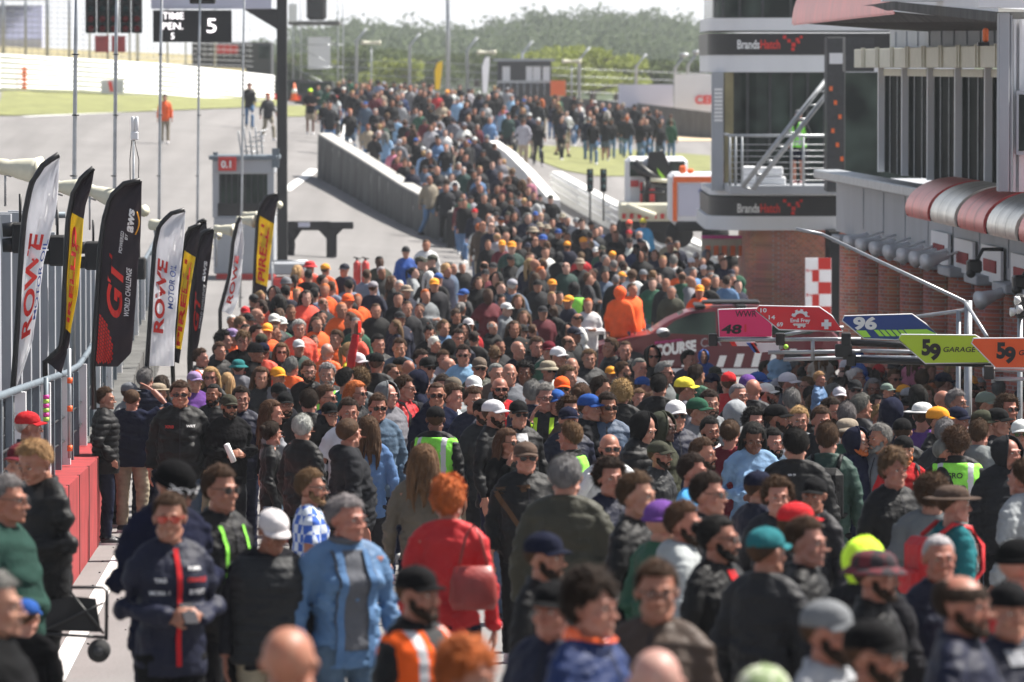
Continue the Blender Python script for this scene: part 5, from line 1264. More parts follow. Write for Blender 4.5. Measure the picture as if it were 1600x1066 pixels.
V = Vector
SH = {'L': V((.168, .005, 1.398)), 'R': V((-.168, .005, 1.398))}
def P(l, r, hl=(0, -.15, -1), hr=(0, -.15, -1), stride=0, lean=0, grip=.35):
    return dict(L=[V(x) for x in l], R=[V(x) for x in r], hl=V(hl).normalized(), hr=V(hr).normalized(), stride=stride, lean=lean, grip=grip)
dn = ((.235, .03, 1.14), (.255, -.05, .89))
def mir(t): return tuple((-a, b, c) for a, b, c in t)
POSE = {
 'd': P(dn, mir(dn)),
 'f': P(((.25, .03, 1.15), (.075, -.23, 1.12)), ((-.25, .03, 1.15), (-.075, -.23, 1.12)), (-.7, -.6, .25), (.7, -.6, .25), grip=.75),
 'p': P(((.28, .09, 1.16), (.20, -.08, .965)), ((-.28, .09, 1.16), (-.20, -.08, .965)), (-.3, -.2, -1), (.3, -.2, -1), grip=.6),
 'r': P(dn, ((-.36, -.10, 1.53), (-.19, -.15, 1.72)), hr=(.75, -.1, .6), grip=.15),
 'e': P(dn, ((-.25, -.15, 1.19), (-.10, -.20, 1.43)), hr=(.35, .25, .9), grip=.45),
 'w': P(((.22, -.08, 1.15), (.21, -.27, .99)), ((-.23, .13, 1.17), (-.25, .12, .92)), (0, -.5, -.8), (0, -.1, -1), stride=.30),
 'x': P(((.26, -.04, 1.16), (-.04, -.21, 1.17)), ((-.26, -.04, 1.16), (.04, -.23, 1.20)), (-1, -.05, .1), (1, .05, 0), grip=.5),
 'l': P(((.26, -.22, 1.22), (.16, -.45, 1.16)), ((-.26, -.22, 1.22), (-.10, -.47, 1.18)), (-.8, -.5, 0), (.8, -.5, 0), lean=.10),
 'c': P(((.22, -.06, 1.17), (.10, -.24, 1.08)), ((-.22, -.06, 1.17), (-.10, -.24, 1.08)), (-.5, -.8, -.1), (.5, -.8, -.1), grip=.5),
 'h': P(dn, ((-.30, -.12, 1.72), (-.27, -.16, 1.98)), hr=(.1, -.1, 1), grip=.5),
}
def joints(ps):
    p = POSE[ps]; s = p['stride']
    J = {}
    for k, sg in (('L', 1), ('R', -1)):
        f = -s * sg
        J['hip' + k] = V((.09 * sg, 0, .92)); 
        if ps == 'c':
            J['knee' + k] = V((.13 * sg, -.36, .93)); J['ank' + k] = V((.12 * sg, -.40, .52)); continue
        J['knee' + k] = V((.105 * sg, f * .45 - .03 - (.05 if s else 0), .50)); J['ank' + k] = V((.105 * sg, f * (1.0 if f < 0 else 1.15), .085 + (.07 if f > 0 else 0)))
    return p, J
def lean_(v, p):
    if not p['lean']: return v
    k = max(0, v.z - .95); a = p['lean'] * 3.2 * min(1, k / .5)
    return V((v.x, v.y - math.sin(a) * k, .95 + (v.z - .95) * math.cos(a) if v.z > .95 else v.z))
def torso(mb, grow, z0, z1, p, bust=0, puff=0, belly=0):
    prof = [(.76, .165, .115, .0), (.88, .170, .122, 0), (.98, .162, .114, 0), (1.08, .155, .110, -.004), (1.2, .162, .116, -.008), (1.32, .170, .120, -.008), (1.385, .166, .108, 0), (1.425, .142, .090, .006), (1.455, .104, .076, .010), (1.49, .070, .066, .012)]
    if grow < 0: prof = [(z, a - .03 * (z < 1.1), b - .03 * (z < 1.1), c) for z, a, b, c in prof]
    zs = [z0] + [q[0] for q in prof if z0 + .02 < q[0] < z1 - .01] + [z1]
    rings = []
    for z in zs:
        rx = np.interp(z, [q[0] for q in prof], [q[1] for q in prof]) + grow; ry = np.interp(z, [q[0] for q in prof], [q[2] for q in prof]) + grow; cy = np.interp(z, [q[0] for q in prof], [q[3] for q in prof])
        bl = belly * math.exp(-((z - 1.06) / .16) ** 2)
        rx += bl * .5; 
        r = []
        for k in range(28):
            a = 2 * math.pi * k / 28; c, s = math.cos(a), math.sin(a)
            e = .82
            x = rx * math.copysign(abs(c) ** e, c); y = ry * math.copysign(abs(s) ** e, s)
            if s < 0: y -= bl * (-s)
            r.append(lean_(V((x, y + cy, z)), p))
        rings.append(r)
    mb.loft(rings)
    if bust:
        for sx in (-1, 1): mb.ell(lean_(V((sx * .075, -.085 - grow, 1.275)), p), (.085, .075, .075), 14)
def arm(mb, p, k, grow, upto=2.0, wr=.030):
    s = SH[k].copy(); e, w_ = p[k]
    s, e, w_ = lean_(s, p), lean_(e, p) if p['lean'] else e, w_
    pts = [s, s.lerp(e, .5), e, e.lerp(w_, .5), w_]; rd = [.053, .047, .040, .036, wr] if grow > 0 else [.044, .040, .034, .034, wr]
    if upto < 2:                                 # short sleeve
        en = s.lerp(e, upto); mb.tube([s, s.lerp(en, .6), en], [.054 + grow, .054 + grow * 1.2, .056 + grow * 1.8], 14)
    else: mb.tube(pts, [r + grow for r in rd], 14)
    sg = 1 if k == 'L' else -1; mb.ell(s + V((-.022 * sg, 0, -.008)), (.066 + grow * .8, .060 + grow * .8, .054 + grow * .7), 14)
    nk = lean_(V((.05 * sg, .018, 1.475)), p); tr = (.041 + grow) if grow > 0 else .031; mb.tube([nk, nk.lerp(s, .55) + V((0, .004, .012)), s + V((0, 0, .006))], [tr, tr + .004, tr + .002], 12)
    mb.ell(e, (.044 if grow > 0 else .034) + grow, 12)
def hand(mb, w_, d, k, grip, fine):
    d = d.normalized(); sg = 1 if k == 'L' else -1
    side = d.cross(V((sg, 0, 0)))
    if side.length < .2: side = V((0, -1, 0))
    side.normalize()                              # thumb side
    nrm = d.cross(side).normalized()
    if nrm.x * sg > 0: nrm = -nrm                   # palm faces inwards
    c = w_ + d * .045
    for t in (-.028, -.009, .009, .028):
        mb.tube([w_ + side * t * .6, c + side * t, c + d * .045 + side * t], [.013, .0145, .012], 8)
    if not fine:
        mb.ell(c + d * .05, (.035, .03, .04), 8); return
    for i, (t, L) in enumerate(((.033, .068), (.011, .078), (-.011, .072), (-.032, .056))):
        q = c + d * .042 + side * t; dd = d.copy(); pts = [q]; 
        for j, fr in enumerate((.42, .32, .26)):
            a = grip * (.5 + j * .55) + i * .04; dd = (d * math.cos(a) + nrm * math.sin(a)).normalized(); q = q + dd * L * fr * 1.15; pts.append(q)
        mb.tube(pts, [.0095, .009, .008, .0065], 7)
    q = w_ + d * .02 + side * .026; t1 = q + (side * .8 + d * .7 + nrm * .3).normalized() * .042; t2 = t1 + (d * .9 + side * .25 + nrm * .4).normalized() * .03
    mb.tube([w_ + side * .01, q, t1, t2], [.013, .014, .011, .008], 7)
def headgeo(mb, fem=0):
    E = mb.ell
    E((0, .018, 1.668), (.076, .096, .086), 26); E((0, -.025, 1.605), (.061 - .003 * fem, .062, .082), 24)
    E((0, -.055, 1.553), (.036, .033, .026), 16); E((0, -.078, 1.535), (.019 - .003 * fem, .016, .014), 12)
    for s in (-1, 1):
        mb.tube([(s * .058, -.0, 1.585), (s * .044, -.035, 1.553), (s * .018, -.072, 1.537)], [.018, .017 - .003 * fem, .013], 10)
        E((s * .040, -.062, 1.607), (.023, .020, .022), 12); E((s * .029, -.0815, 1.662), (.025, .010, .0065 if fem else .009), 10)
        E((s * .0305, -.074, 1.6405), (.0155, .012, .0105), 10)
        E((s * .012, -.100, 1.600), (.008, .010, .007), 8)
        mb.tube([(s * .0765, -.008, 1.655), (s * .086, .012, 1.650), (s * .083, .014, 1.625), (s * .076, .002, 1.600)], [.007, .009, .008, .006], 7)
        E((s * .078, .004, 1.628), (.006, .014, .026), 8)
    mb.tube([(0, -.080, 1.662), (0, -.097, 1.632), (0, -.113, 1.606), (0, -.106, 1.598)], [.008, .0085, .0125, .009], 10)
    E((0, -.0875, 1.5735), (.022, .010, .0055), 10); E((0, -.0855, 1.5625), (.019, .011, .0062), 10); E((0, -.078, 1.57), (.028, .012, .014), 10)
    mb.tube([(0, .02, 1.38), (0, .016, 1.46), (0, .012, 1.58)], [.072, .058 - .006 * fem, .056 - .005 * fem], 18)
def remesh(mb, voxel, smooth=2, fac=.5, dec=1.0):
    me = bpy.data.meshes.new('r'); me.from_pydata([tuple(p) for p in mb.v], [], mb.f); me.update()
    ob = bpy.data.objects.new('r', me); C.objects.link(ob)
    m = ob.modifiers.new('a', 'REMESH'); m.mode = 'VOXEL'; m.voxel_size = voxel; m.use_smooth_shade = True
    if smooth:
        m2 = ob.modifiers.new('b', 'SMOOTH'); m2.factor = fac; m2.iterations = smooth
    if dec < 1: m3 = ob.modifiers.new('c', 'DECIMATE'); m3.ratio = dec
    dg = bpy.context.evaluated_depsgraph_get(); out = bpy.data.meshes.new_from_object(ob.evaluated_get(dg))
    bpy.data.objects.remove(ob); bpy.data.meshes.remove(me)
    out.polygons.foreach_set('use_smooth', [True] * len(out.polygons)); return out
def getco(me):
    a = np.empty(len(me.vertices) * 3); me.vertices.foreach_get('co', a); return a.reshape(-1, 3)
def setco(me, a): me.vertices.foreach_set('co', a.reshape(-1)); me.update()
def getno(me):
    a = np.empty(len(me.vertices) * 3); me.vertices.foreach_get('normal', a); return a.reshape(-1, 3)
def wrinkle(me, amp, seed, zmax=1.46):
    c = getco(me); n = getno(me); r = np.random.default_rng(seed); d = np.zeros(len(c))
    for k in range(9):
        f = r.normal(0, 1, 3) * np.array([11, 11, 24] if k < 5 else [24, 24, 34]) * (1 + k * .2); ph = r.uniform(0, 6.28)
        wv = r.normal(0, 1, 3) * 6
        d += np.sin(c @ f + ph + 1.6 * np.sin(c @ wv)) / (1 + k * .45)
    d = np.where(d > 0, np.abs(d) ** .7, d * 1.3) * 1.5
    # stronger at the elbows, under the arms and at the waist
    wgt = .45 + .9 * np.exp(-((c[:, 2] - 1.14) / .09) ** 2) + .5 * np.exp(-((c[:, 2] - .95) / .1) ** 2)
    wgt *= np.clip((zmax - c[:, 2]) / .05, .1, 1)
    c += n * np.maximum(d * amp * wgt, -.007)[:, None]; setco(me, c)
HP_ = V((0, .012, 1.50)); HOFF = V((0, -.010, -.020))
def headmat(yaw, pitch):
    return Matrix.Translation(HP_) @ Matrix.Rotation(R(yaw), 4, 'Z') @ Matrix.Rotation(R(pitch), 4, 'X') @ Matrix.Translation(-HP_ + HOFF)
def turn(me, yaw, pitch):
    c = getco(me); w_ = np.clip((c[:, 2] - 1.43) / .10, 0, 1); w_ = w_ * w_ * (3 - 2 * w_)
    near = np.hypot(c[:, 0], c[:, 1] - .01) < .135
    arm_ = ~near
    w_[arm_] = 0
    for st_ in range(1):
        a = np.radians(yaw) * w_; b = np.radians(pitch) * w_
        q = c - np.array(HP_)
        y2 = q[:, 1] * np.cos(b) - q[:, 2] * np.sin(b); z2 = q[:, 1] * np.sin(b) + q[:, 2] * np.cos(b); x2 = q[:, 0]
        x3 = x2 * np.cos(a) - y2 * np.sin(a); y3 = x2 * np.sin(a) + y2 * np.cos(a)
        c = np.stack([x3, y3, z2], 1) + np.array(HP_)
    setco(me, c)
_c = {}
def cached(key, fn):
    if key not in _c: _c[key] = fn()
    return _c[key]
def base_body(ps, fem, lod):
    def f():
        p, J = joints(ps); mb = MB(); torso(mb, -.014, .82, 1.475, p)
        for k in 'LR':
            arm(mb, p, k, 0); hand(mb, p[k][1], p['h' + k.lower()], k, p['grip'], lod == 0)
            h, kn, an = J['hip' + k], J['knee' + k], J['ank' + k]
            mb.tube([h, h.lerp(kn, .5), kn, kn.lerp(an, .4), an], [.085, .075, .052, .052, .036], 14)
            mb.tube([an + V((0, .05, -.045)), an + V((0, -.06, -.055)), an + V((0, -.15, -.065))], [.035, .038, .022], 10)
        hb = MB(); headgeo(hb, fem)
        hv = [lean_(v, p) if p['lean'] else v for v in hb.v]
        if p['lean']:                                 # keep the head rigid: move it with the top of the spine
            a = lean_(HP_, p) - HP_; hv = [v + a * min(1, max(0, (v.z - 1.36) / .1)) for v in hb.v]
        mb.add([q + HOFF for q in hv], hb.f)
        return remesh(mb, (.0075, .0115, .022)[lod], (2, 1, 0)[lod], .4, (1, .7, .45)[lod])
    return cached(('bb', ps, fem, lod), f)
def body(ps, fem, yaw, pitch, lod):
    yaw = int(round(yaw / 20.0) * 20); pitch = 22 if pitch > 10 else 0
    def f():
        me = base_body(ps, fem, lod).copy()
        if POSE[ps]['lean'] == 0: turn(me, yaw, pitch)
        me.materials.append(M['skin']); me.materials.append(M['lip'])
        if lod < 2:
            c = np.empty(len(me.polygons) * 3); me.polygons.foreach_get('center', c); c = c.reshape(-1, 3)
            if POSE[ps]['lean'] == 0: m4 = np.array(headmat(yaw, pitch).inverted()); c = c @ m4[:3, :3].T + m4[:3, 3]
            mi = (np.abs(c[:, 0]) < .024 - np.abs(c[:, 2] - 1.568) * .6) & (c[:, 1] < -.076) & (c[:, 2] > 1.5575) & (c[:, 2] < 1.579)
            me.polygons.foreach_set('material_index', mi.astype(int))
        return me
    return cached(('b', ps, fem, yaw, pitch, lod), f), yaw, pitch
GK = { # kind: grow, hem z, sleeve, wrinkle amp, material, collar, belly, puffs
 'J': (.014, .80, 2.0, .0060, 'nylon', 1), 'H': (.020, .80, 2.0, .0065, 'cloth', 2), 'S': (.014, .81, 2.0, .0050, 'knit', 0), 'P': (.034, .80, 2.0, .002, 'nylon', 1),
 'T': (.011, .80, .62, .0035, 'cloth', 0), 'K': (.022, .60, 2.0, .004, 'cloth', 1)}
def garment(kd, ps, var, lod):
    """var: 0 slim, 1 heavy, 2 female"""
    def f():
        g, hem, sl, amp, mt, col = GK[kd]; p, J = joints(ps); mb = MB()
        torso(mb, g - (.012 if var == 2 else 0), hem, 1.482, p, bust=(var == 2), belly=.07 if var == 1 else 0)
        if hem < .8:
            mb.tube([V((0, 0, .86)), V((0, 0, hem))], [.18, .21], 20)
        for k in 'LR':
            arm(mb, p, k, g * (.85 if var != 2 else .55), sl)
        if kd == 'T':
            pass
        if col >= 1:
            n = 18; a0 = []
            for i in range(n + 1):
                a = -math.pi / 2 + .25 + (2 * math.pi - .5) * i / n; a0.append(V((.070 * math.cos(a), .012 + .068 * math.sin(a), 1.497 + .014 * math.sin(a))))
            dz = lean_(V((0, 0, 1.478)), p) - V((0, 0, 1.478)); mb.tube([q + dz for q in a0], .017 if col == 1 else .026, 8)
        if col == 2:
            dz = lean_(V((0, 0, 1.45)), p) - V((0, 0, 1.45))
            mb.ell(V((0, .100, 1.445)) + dz, (.110, .055, .070), 16); mb.ell(V((0, .080, 1.495)) + dz, (.10, .05, .035), 14)
        me = remesh(mb, (.0115, .017, .03)[lod], (3, 2, 0)[lod], .5, (1, .8, .5)[lod])
        if kd == 'P':
            c = getco(me); n = getno(me); d = np.abs(np.sin(c[:, 2] * math.pi / .068)) ** .5 * .016 - .01
            d *= np.clip((1.45 - c[:, 2]) / .05, 0, 1); c += n * d[:, None]; setco(me, c)
        wrinkle(me, amp if lod == 0 else amp * .6, ord(kd) + var * 3 + ord(ps))
        me.materials.append(M[mt]); return me
    return cached(('g', kd, ps, var, lod), f)
def vestmesh(ps, var, lod, quilt=0):
    def f():
        p, J = joints(ps); mb = MB(); torso(mb, .036 if not quilt else .045, .86, 1.462, p, bust=(var == 2), belly=.07 if var == 1 else 0)
        for k in 'LR': 
            s = lean_(SH[k], p); mb.ell(s + V((-.03 if k == 'L' else .03, 0, .0)), (.075, .085, .078), 14)
        me = remesh(mb, (.0115, .017, .03)[lod], (3, 2, 0)[lod], .5, (1, .8, .5)[lod]); 
        if quilt:
            c = getco(me); n = getno(me); c += n * (np.abs(np.sin(c[:, 2] * math.pi / .06)) ** .5 * .012 * np.clip((1.43 - c[:, 2]) / .05, 0, 1))[:, None]; setco(me, c)
        wrinkle(me, .003, 5)
        me.materials.append(M['cloth' if not quilt else 'nylon']); me.materials.append(M['reflective']); me.materials.append(M['black_matt'])
        mi = []
        for q in me.polygons:
            c = q.center; i = 0
            if not quilt:
                if .095 < abs(c.x) < .14 and c.z > .93: i = 1
                if .98 < c.z < 1.03: i = 1
                if c.y < 0 and abs(c.x) < .012 + max(0, c.z - 1.2) * .22: i = 2
            mi.append(i)
        me.polygons.foreach_set('material_index', mi); return me
    return cached(('v', ps, var, lod, quilt), f)
def legs(ps, kd, lod):
    def f():
        p, J = joints(ps); mb = MB(); mb.ell((0, .0, .90), (.165, .122, .10), 18)
        for k in 'LR':
            h, kn, an = J['hip' + k], J['knee' + k], J['ank' + k]
            if kd == 'short': e = h.lerp(kn, .85); mb.tube([h, h.lerp(e, .5), e], [.10, .096, .088], 16)
            elif kd == 'skirt': pass
            else:
                en = an + V((0, 0, .0)); mb.tube([h, h.lerp(kn, .5), kn, kn.lerp(en, .5), en], [.098, .088, .070, .064, .062], 16)
        me = remesh(mb, (.013, .02, .03)[lod], (2, 1, 0)[lod], .5, (1, .8, .5)[lod]); wrinkle(me, .004, 3, 9); me.materials.append(M['denim']); return me
    return cached(('l', ps, kd, lod), f)
def shoe(ps, k, lod):
    def f():
        p, J = joints(ps); an = J['ank' + k]; mb = MB(); an = V((an.x, an.y, an.z))
        mb.tube([an + V((0, .055, -.04)), an + V((0, .0, -.025)), an + V((0, -.09, -.042)), an + V((0, -.17, -.055))], [.045, .05, .045, .032], 12)
        me0 = len(mb.f); mb.tube([an + V((0, .07, -.07)), an + V((0, -.19, -.07))], .02, 8); 
        mb.loft([[an + V((x * w_, y, z)) for x, w_, y in ((-1, .04, .08), (1, .04, .08), (1, .05, -.08), (1, .035, -.19), (-1, .035, -.19), (-1, .05, -.08))] for z in (-.085, -.055)], 1, False)
        return mb.mesh('shoe', [M['leather'], M['print_white']])
    return cached(('s', ps, k, lod), f)
# ---- hair and headwear in head space (z up, same origin as the body)
def nz(c, f, seed):
    r = np.random.default_rng(seed); d = np.zeros(len(c))
    for k in range(6): d += np.sin(c @ (r.normal(0, 1, 3) * f * (1 + k * .5)) + r.uniform(0, 6.28)) / (1 + .5 * k)
    return d
def hairmesh(kd, lod):
    def f():
        bm = bmesh.new(); bmesh.ops.create_icosphere(bm, subdivisions=(5, 4, 2)[lod], radius=1)
        c = np.array([tuple(v.co) for v in bm.verts]); fs = [[v.index for v in q.verts] for q in bm.faces]; bm.free()
        th = dict(s=.014, b=.006, l=.02, c=.027, w=.023, u=.013, p=.013, r=.008, q=.0035, g=.016)[kd]
        base = np.array([.077, .098, .088]); ctr = np.array([0, .018, 1.668])
        az = np.arctan2(c[:, 0], -c[:, 1])                      # 0 = front
        zf = np.cos(np.abs(az))                                 # 1 front .. -1 back
        p = c * base + ctr
        hl = np.where(zf > .45, 1.716, np.where(zf > -.1, 1.645 + (zf + .1) / .55 * .045, 1.585 + (zf + 1) / .9 * .055))
        if kd in 'lcw': hl = hl - np.where(zf < .45, .03, 0)
        if kd == 'w': hl = hl - np.where(zf > .45, .022 * (1 + np.sin(az * 5)), 0)
        if kd == 'r': hl = np.where((zf > -.2), np.where(p[:, 2] > 1.712, 9, 1.66), np.where(p[:, 2] > 1.735, 9, 1.60))
        if kd == 'q': hl = hl                                   # under a cap
        m = np.clip((p[:, 2] - hl) / .012 + .5, 0, 1)
        if kd == 'q': m *= np.clip((1.70 - p[:, 2]) / .01, 0, 1)
        top = np.clip((p[:, 2] - 1.70) / .05, 0, 1)
        t = th * (.55 + .6 * top) if kd in 'swg' else th * np.ones(len(c))
        if kd in 's': t += .010 * top * np.clip(zf, 0, 1)
        if kd == 'w': t += .012 * top
        n1 = nz(c, 7 if kd != 'c' else 9, 3); n2 = nz(np.stack([az * 3, c[:, 2], c[:, 1]], 1), 10 if kd != 'c' else 14, 8)
        amp = dict(s=.0030, b=.0006, l=.003, c=.0060, w=.0045, u=.0015, p=.0015, r=.001, q=.0015, g=.003)[kd]
        rr = .90 + 0 * m
        pos = c * base * (rr[:, None] + (1 - rr[:, None]) * m[:, None]) + c * (m * t + m * amp * (n1 + n2) * .7)[:, None] + ctr
        mb = MB(); mb.add([tuple(q) for q in pos], fs, 0, True)
        rs = random.Random(ord(kd))
        if kd in 'lu' or kd == 'p' or kd == 'g':
            nl = (70 if kd == 'l' else 0)
            for i in range(nl if lod == 0 else nl // 3):
                a = rs.uniform(-2.3, 2.3); x = .088 * math.sin(a); y = .02 + .098 * math.cos(a)
                if math.cos(a) < -.15: continue
                z0 = 1.69 + rs.uniform(-.02, .03); L = rs.uniform(.26, .40); ph = rs.uniform(0, 6)
                ww = rs.uniform(.010, .018) * (1 if lod == 0 else 1.8)
                pts = [(x * .93, y * .93, z0)]
                for j in range(1, 7): 
                    s = j / 6; pts.append((x * (1 + .25 * s) + .010 * math.sin(ph + 6 * s), min(y, .1) * (1 + .15 * s) + .035 * s + .008 * math.cos(ph + 7 * s), z0 - L * s))
                mb.tube(pts, [ww * .6, ww, ww * 1.1, ww, ww, ww * .8, ww * .3], 6)
            if kd == 'u': mb.ell((0, .125, 1.695), (.038, .035, .036), 12)
            if kd == 'p': mb.tube([(0, .11, 1.70), (0, .15, 1.69), (0, .16, 1.62), (.01, .15, 1.52), (0, .14, 1.45)], [.02, .026, .028, .022, .006], 10)
        ns = {'s': 2600, 'l': 900, 'c': 2200, 'w': 2600, 'u': 1200, 'p': 1200, 'r': 700, 'b': 0, 'q': 0, 'g': 0}[kd] // (1, 3, 99)[lod]
        pa = pos[(m > .85)]; sv = []; sf = []
        for i in range(ns):
            q = V(pa[rs.randrange(len(pa))]); d = (q - V(ctr)).normalized(); fl_ = V((0, .35 if q.z > 1.70 else .15, -1)); fl_ = (fl_ - d * fl_.dot(d)).normalized()
            if kd in 'cw': fl_ = (fl_ * (.4 if kd == 'c' else .85) + V((rs.gauss(0, 1), rs.gauss(0, 1), rs.gauss(0, 1))) * (.6 if kd == 'c' else .28)); fl_ = (fl_ - d * fl_.dot(d)).normalized()
            L = rs.uniform(.014, .034) * (1.3 if kd in 'lwc' else 1); lift = rs.uniform(.1, .55) * (1.4 if kd in 'cw' else 1); wv = d.cross(fl_) * rs.uniform(.0009, .0018) * (1 if lod == 0 else 2)
            b0 = q - d * .004; b1 = q + fl_ * L * .5 + d * L * lift * .5; b2_ = q + fl_ * L * (.9 if kd not in 'c' else .5) + d * L * lift * (.6 if kd != 'c' else 1.1)
            k0 = len(sv); sv += [b0 - wv, b0 + wv, b1 + wv, b1 - wv, b2_]; sf += [(k0, k0 + 1, k0 + 2, k0 + 3), (k0 + 3, k0 + 2, k0 + 4)]
        if sv: mb.add(sv, sf)
        if kd == 'w':
            pa = pos[(m > .9)]
            for i in range(40 if lod == 0 else 20):
                q = pa[rs.randrange(len(pa))]; d = (q - ctr); d /= np.linalg.norm(d); q = q + d * rs.uniform(-.004, .008); r_ = rs.uniform(.008, .016)
                mb.ell(tuple(q), (r_, r_, r_), 6 if kd == 'c' else 6)
        for s in (-1, 1) if lod < 2 else ():   # eyebrows belong to the hair colour
            mb.tube([(s * .014, -.0925, 1.6625), (s * .030, -.0915, 1.6665), (s * .045, -.0815, 1.661)], [.0022, .0034, .0015], 5)
        return mb.mesh('hair', M['hair'])
    return cached(('h', kd, lod), f)
def beardmesh(lod):
    def f():
        mb = MB(); mb.ell((0, -.066, 1.540), (.030, .029, .019), 12)
        for s in (-1, 1):
            mb.tube([(s*.070, -.005, 1.62), (s*.066, -.012, 1.588), (s*.052, -.040, 1.560), (s*.026, -.074, 1.538), (0, -.088, 1.534)], [.008, .014, .019, .021, .020], 10)
            mb.ell((s*.046, -.048, 1.566), (.024, .030, .024), 10); mb.ell((s*.060, -.018, 1.590), (.014, .022, .030), 10)
            mb.tube([(0, -.0965, 1.5825), (s*.018, -.0935, 1.580), (s*.028, -.082, 1.566), (s*.026, -.078, 1.55)], [.005, .0055, .006, .008], 7)
        return mb.mesh('beard', M['hair'])
    return cached(('beard', lod), f)
def eyesmesh(sd):
    def f():
        mb = MB()
        for s in (sd,):
            mb.ell((s*.0305, -.0785, 1.6405), (.0115, .0105, .0072), 10, 0); mb.ell((s*.0305, -.0868, 1.6405), (.0052, .0035, .0056), 8, 1)
            mb.tube([(s*.018, -.0865, 1.6445), (s*.0305, -.0915, 1.6490), (s*.043, -.082, 1.6440)], .0018, 5, 1)
        return mb.mesh('eye', [M['eye_white'], M['iris']])
    return cached(('eye', sd), f)
def glassmesh(dark):
    def f():
        mb = MB()
        for s in (-1, 1):
            c = V((s*.032, -.098, 1.640))
            if dark: 
                mb.loft([[c + V((s * x, dy + abs(x) * .12, z)) for x, z in ((-.024, .014), (.0, .017), (.026, .015), (.027, -.002), (.018, -.017), (-.004, -.019), (-.021, -.010))] for dy in (0, .004)], 0, False)
            else:
                pts = [c + V((.024*math.cos(a), abs(.024*math.cos(a)) * .1, .018*math.sin(a))) for a in np.linspace(0, 6.283, 15)]; mb.tube(pts, .0022, 5, 0, False)
            mb.tube([c + V((s*.024, .002, .010)), V((s*.074, -.055, 1.650)), V((s*.083, .01, 1.652))], .003, 5)
        mb.tube([(-.012, -.103, 1.645), (.012, -.103, 1.645)], .0028, 5)
        return mb.mesh('glasses', M['gloss'])
    return cached(('gl', dark), f)
def dome(mb, r, zc, zmin, n=22, mi=0, flat=0):
    rings = []
    for i in range(9):
        t = i / 8 * math.pi / 2; z = zc + r[2] * math.sin(t) - flat * math.sin(t) ** 3
        rings.append([V(((r[0] * math.cos(t) + .001) * math.cos(a), .014 + (r[1] * math.cos(t) + .001) * math.sin(a), z)) for a in np.linspace(0, 2*math.pi, n, endpoint=False)])
    rings = [[V((q.x, q.y, zmin)) for q in rings[0]]] + rings
    mb.loft(rings, mi)
def hatmesh(kd):
    def f():
        mb = MB()
        if kd in ('cap', 'capb', 'trucker'):
            dome(mb, (.0845, .1055, .078 if kd != 'trucker' else .086), 1.692, 1.668); mb.ell((0, .014, 1.772 if kd != 'trucker' else 1.782), (.008, .008, .005), 8)
            return mb.mesh('cap', M['cloth'])
        if kd == 'visor' or kd == 'visorb':
            s = -1 if kd == 'visor' else 1; rows = []
            for off in (0, -.006):
                for j in range(5):
                    t = j / 4; rows.append([(x, .014 + s * (.090 * math.sqrt(max(0, 1 - (x/.088)**2)) + t * .072 * math.sqrt(max(0.02, 1 - (x/.090)**2))), 1.690 + off - t * .016 - (x / .09) ** 2 * .022) for x in np.linspace(-.080, .080, 13)])
            mb.sheet(rows[:5], 0, True); mb.sheet(rows[5:][::-1], 0, True); mb.sheet([rows[4], rows[9]], 0, True)
            return mb.mesh('visor', M['cloth'])
        if kd == 'bean':
            dome(mb, (.090, .112, .090), 1.695, 1.662); mb.tube([(.092*math.cos(a), .014+.114*math.sin(a), 1.672) for a in np.linspace(0, 6.283, 26)], .013, 8, 0, False)
            return mb.mesh('beanie', M['knit'])
        if kd == 'pom':
            dome(mb, (.090, .112, .090), 1.695, 1.662); mb.ell((0, .014, 1.80), .035, 12); mb.tube([(.092*math.cos(a), .014+.114*math.sin(a), 1.672) for a in np.linspace(0, 6.283, 26)], .013, 8, 0, False)
            return mb.mesh('beanie', M['knit'])
        if kd in ('buck', 'straw'):
            dome(mb, (.092, .114, .078), 1.702, 1.69, flat=.012)
            br = .05 if kd == 'buck' else .075; dr = .035 if kd == 'buck' else .008
            rows = [[((.092 + br*t)*math.cos(a), .014 + (.114 + br*t)*math.sin(a), 1.693 - dr*t + o) for a in np.linspace(0, 6.2832, 27)] for o, t in ((0, 0), (0, .5), (0, 1), (-.006, 1), (-.006, .5), (-.006, 0))]
            mb.sheet(rows, 0, True); return mb.mesh('hat', M['cloth'])
        if kd == 'hood':
            r = []; cc = V((0, .02, 1.655)); rows = []
            for o in (0, -.010):
                for i in range(13):
                    el = -1.15 + i / 12 * 2.72; row = []
                    for j in range(25):
                        a = (j / 24 - .5) * 2 * (math.pi - .75 + .12 * math.sin(el)); x = math.sin(a) * math.cos(el); y = math.cos(a) * math.cos(el); z = math.sin(el)
                        rad = V((.108 + o, .128 + o, .125 + o)); fold = .005 * math.sin(9 * a + 4 * el)
                        row.append(cc + V((x * (rad.x + fold), y * (rad.y + fold), z * rad.z - (.03 if el < -.8 else 0))))
                    rows.append(row)
            mb.sheet(rows[:13], 0, True); mb.sheet(rows[13:], 0, True)
            for rr_ in (0, 24): mb.tube([rows[i][rr_] for i in range(13)], .008, 6)
            return mb.mesh('hood', M['cloth'])
        if kd == 'phones':
            mb.tube([(.088*math.cos(a), .01, 1.65 + .115*math.sin(a)) for a in np.linspace(0, 3.1416, 14)], .008, 6)
            for s in (-1, 1): mb.ell((s*.092, .01, 1.635), (.022, .035, .042), 12)
            return mb.mesh('headphones', M['gloss'])
    return cached(('hat', kd), f)
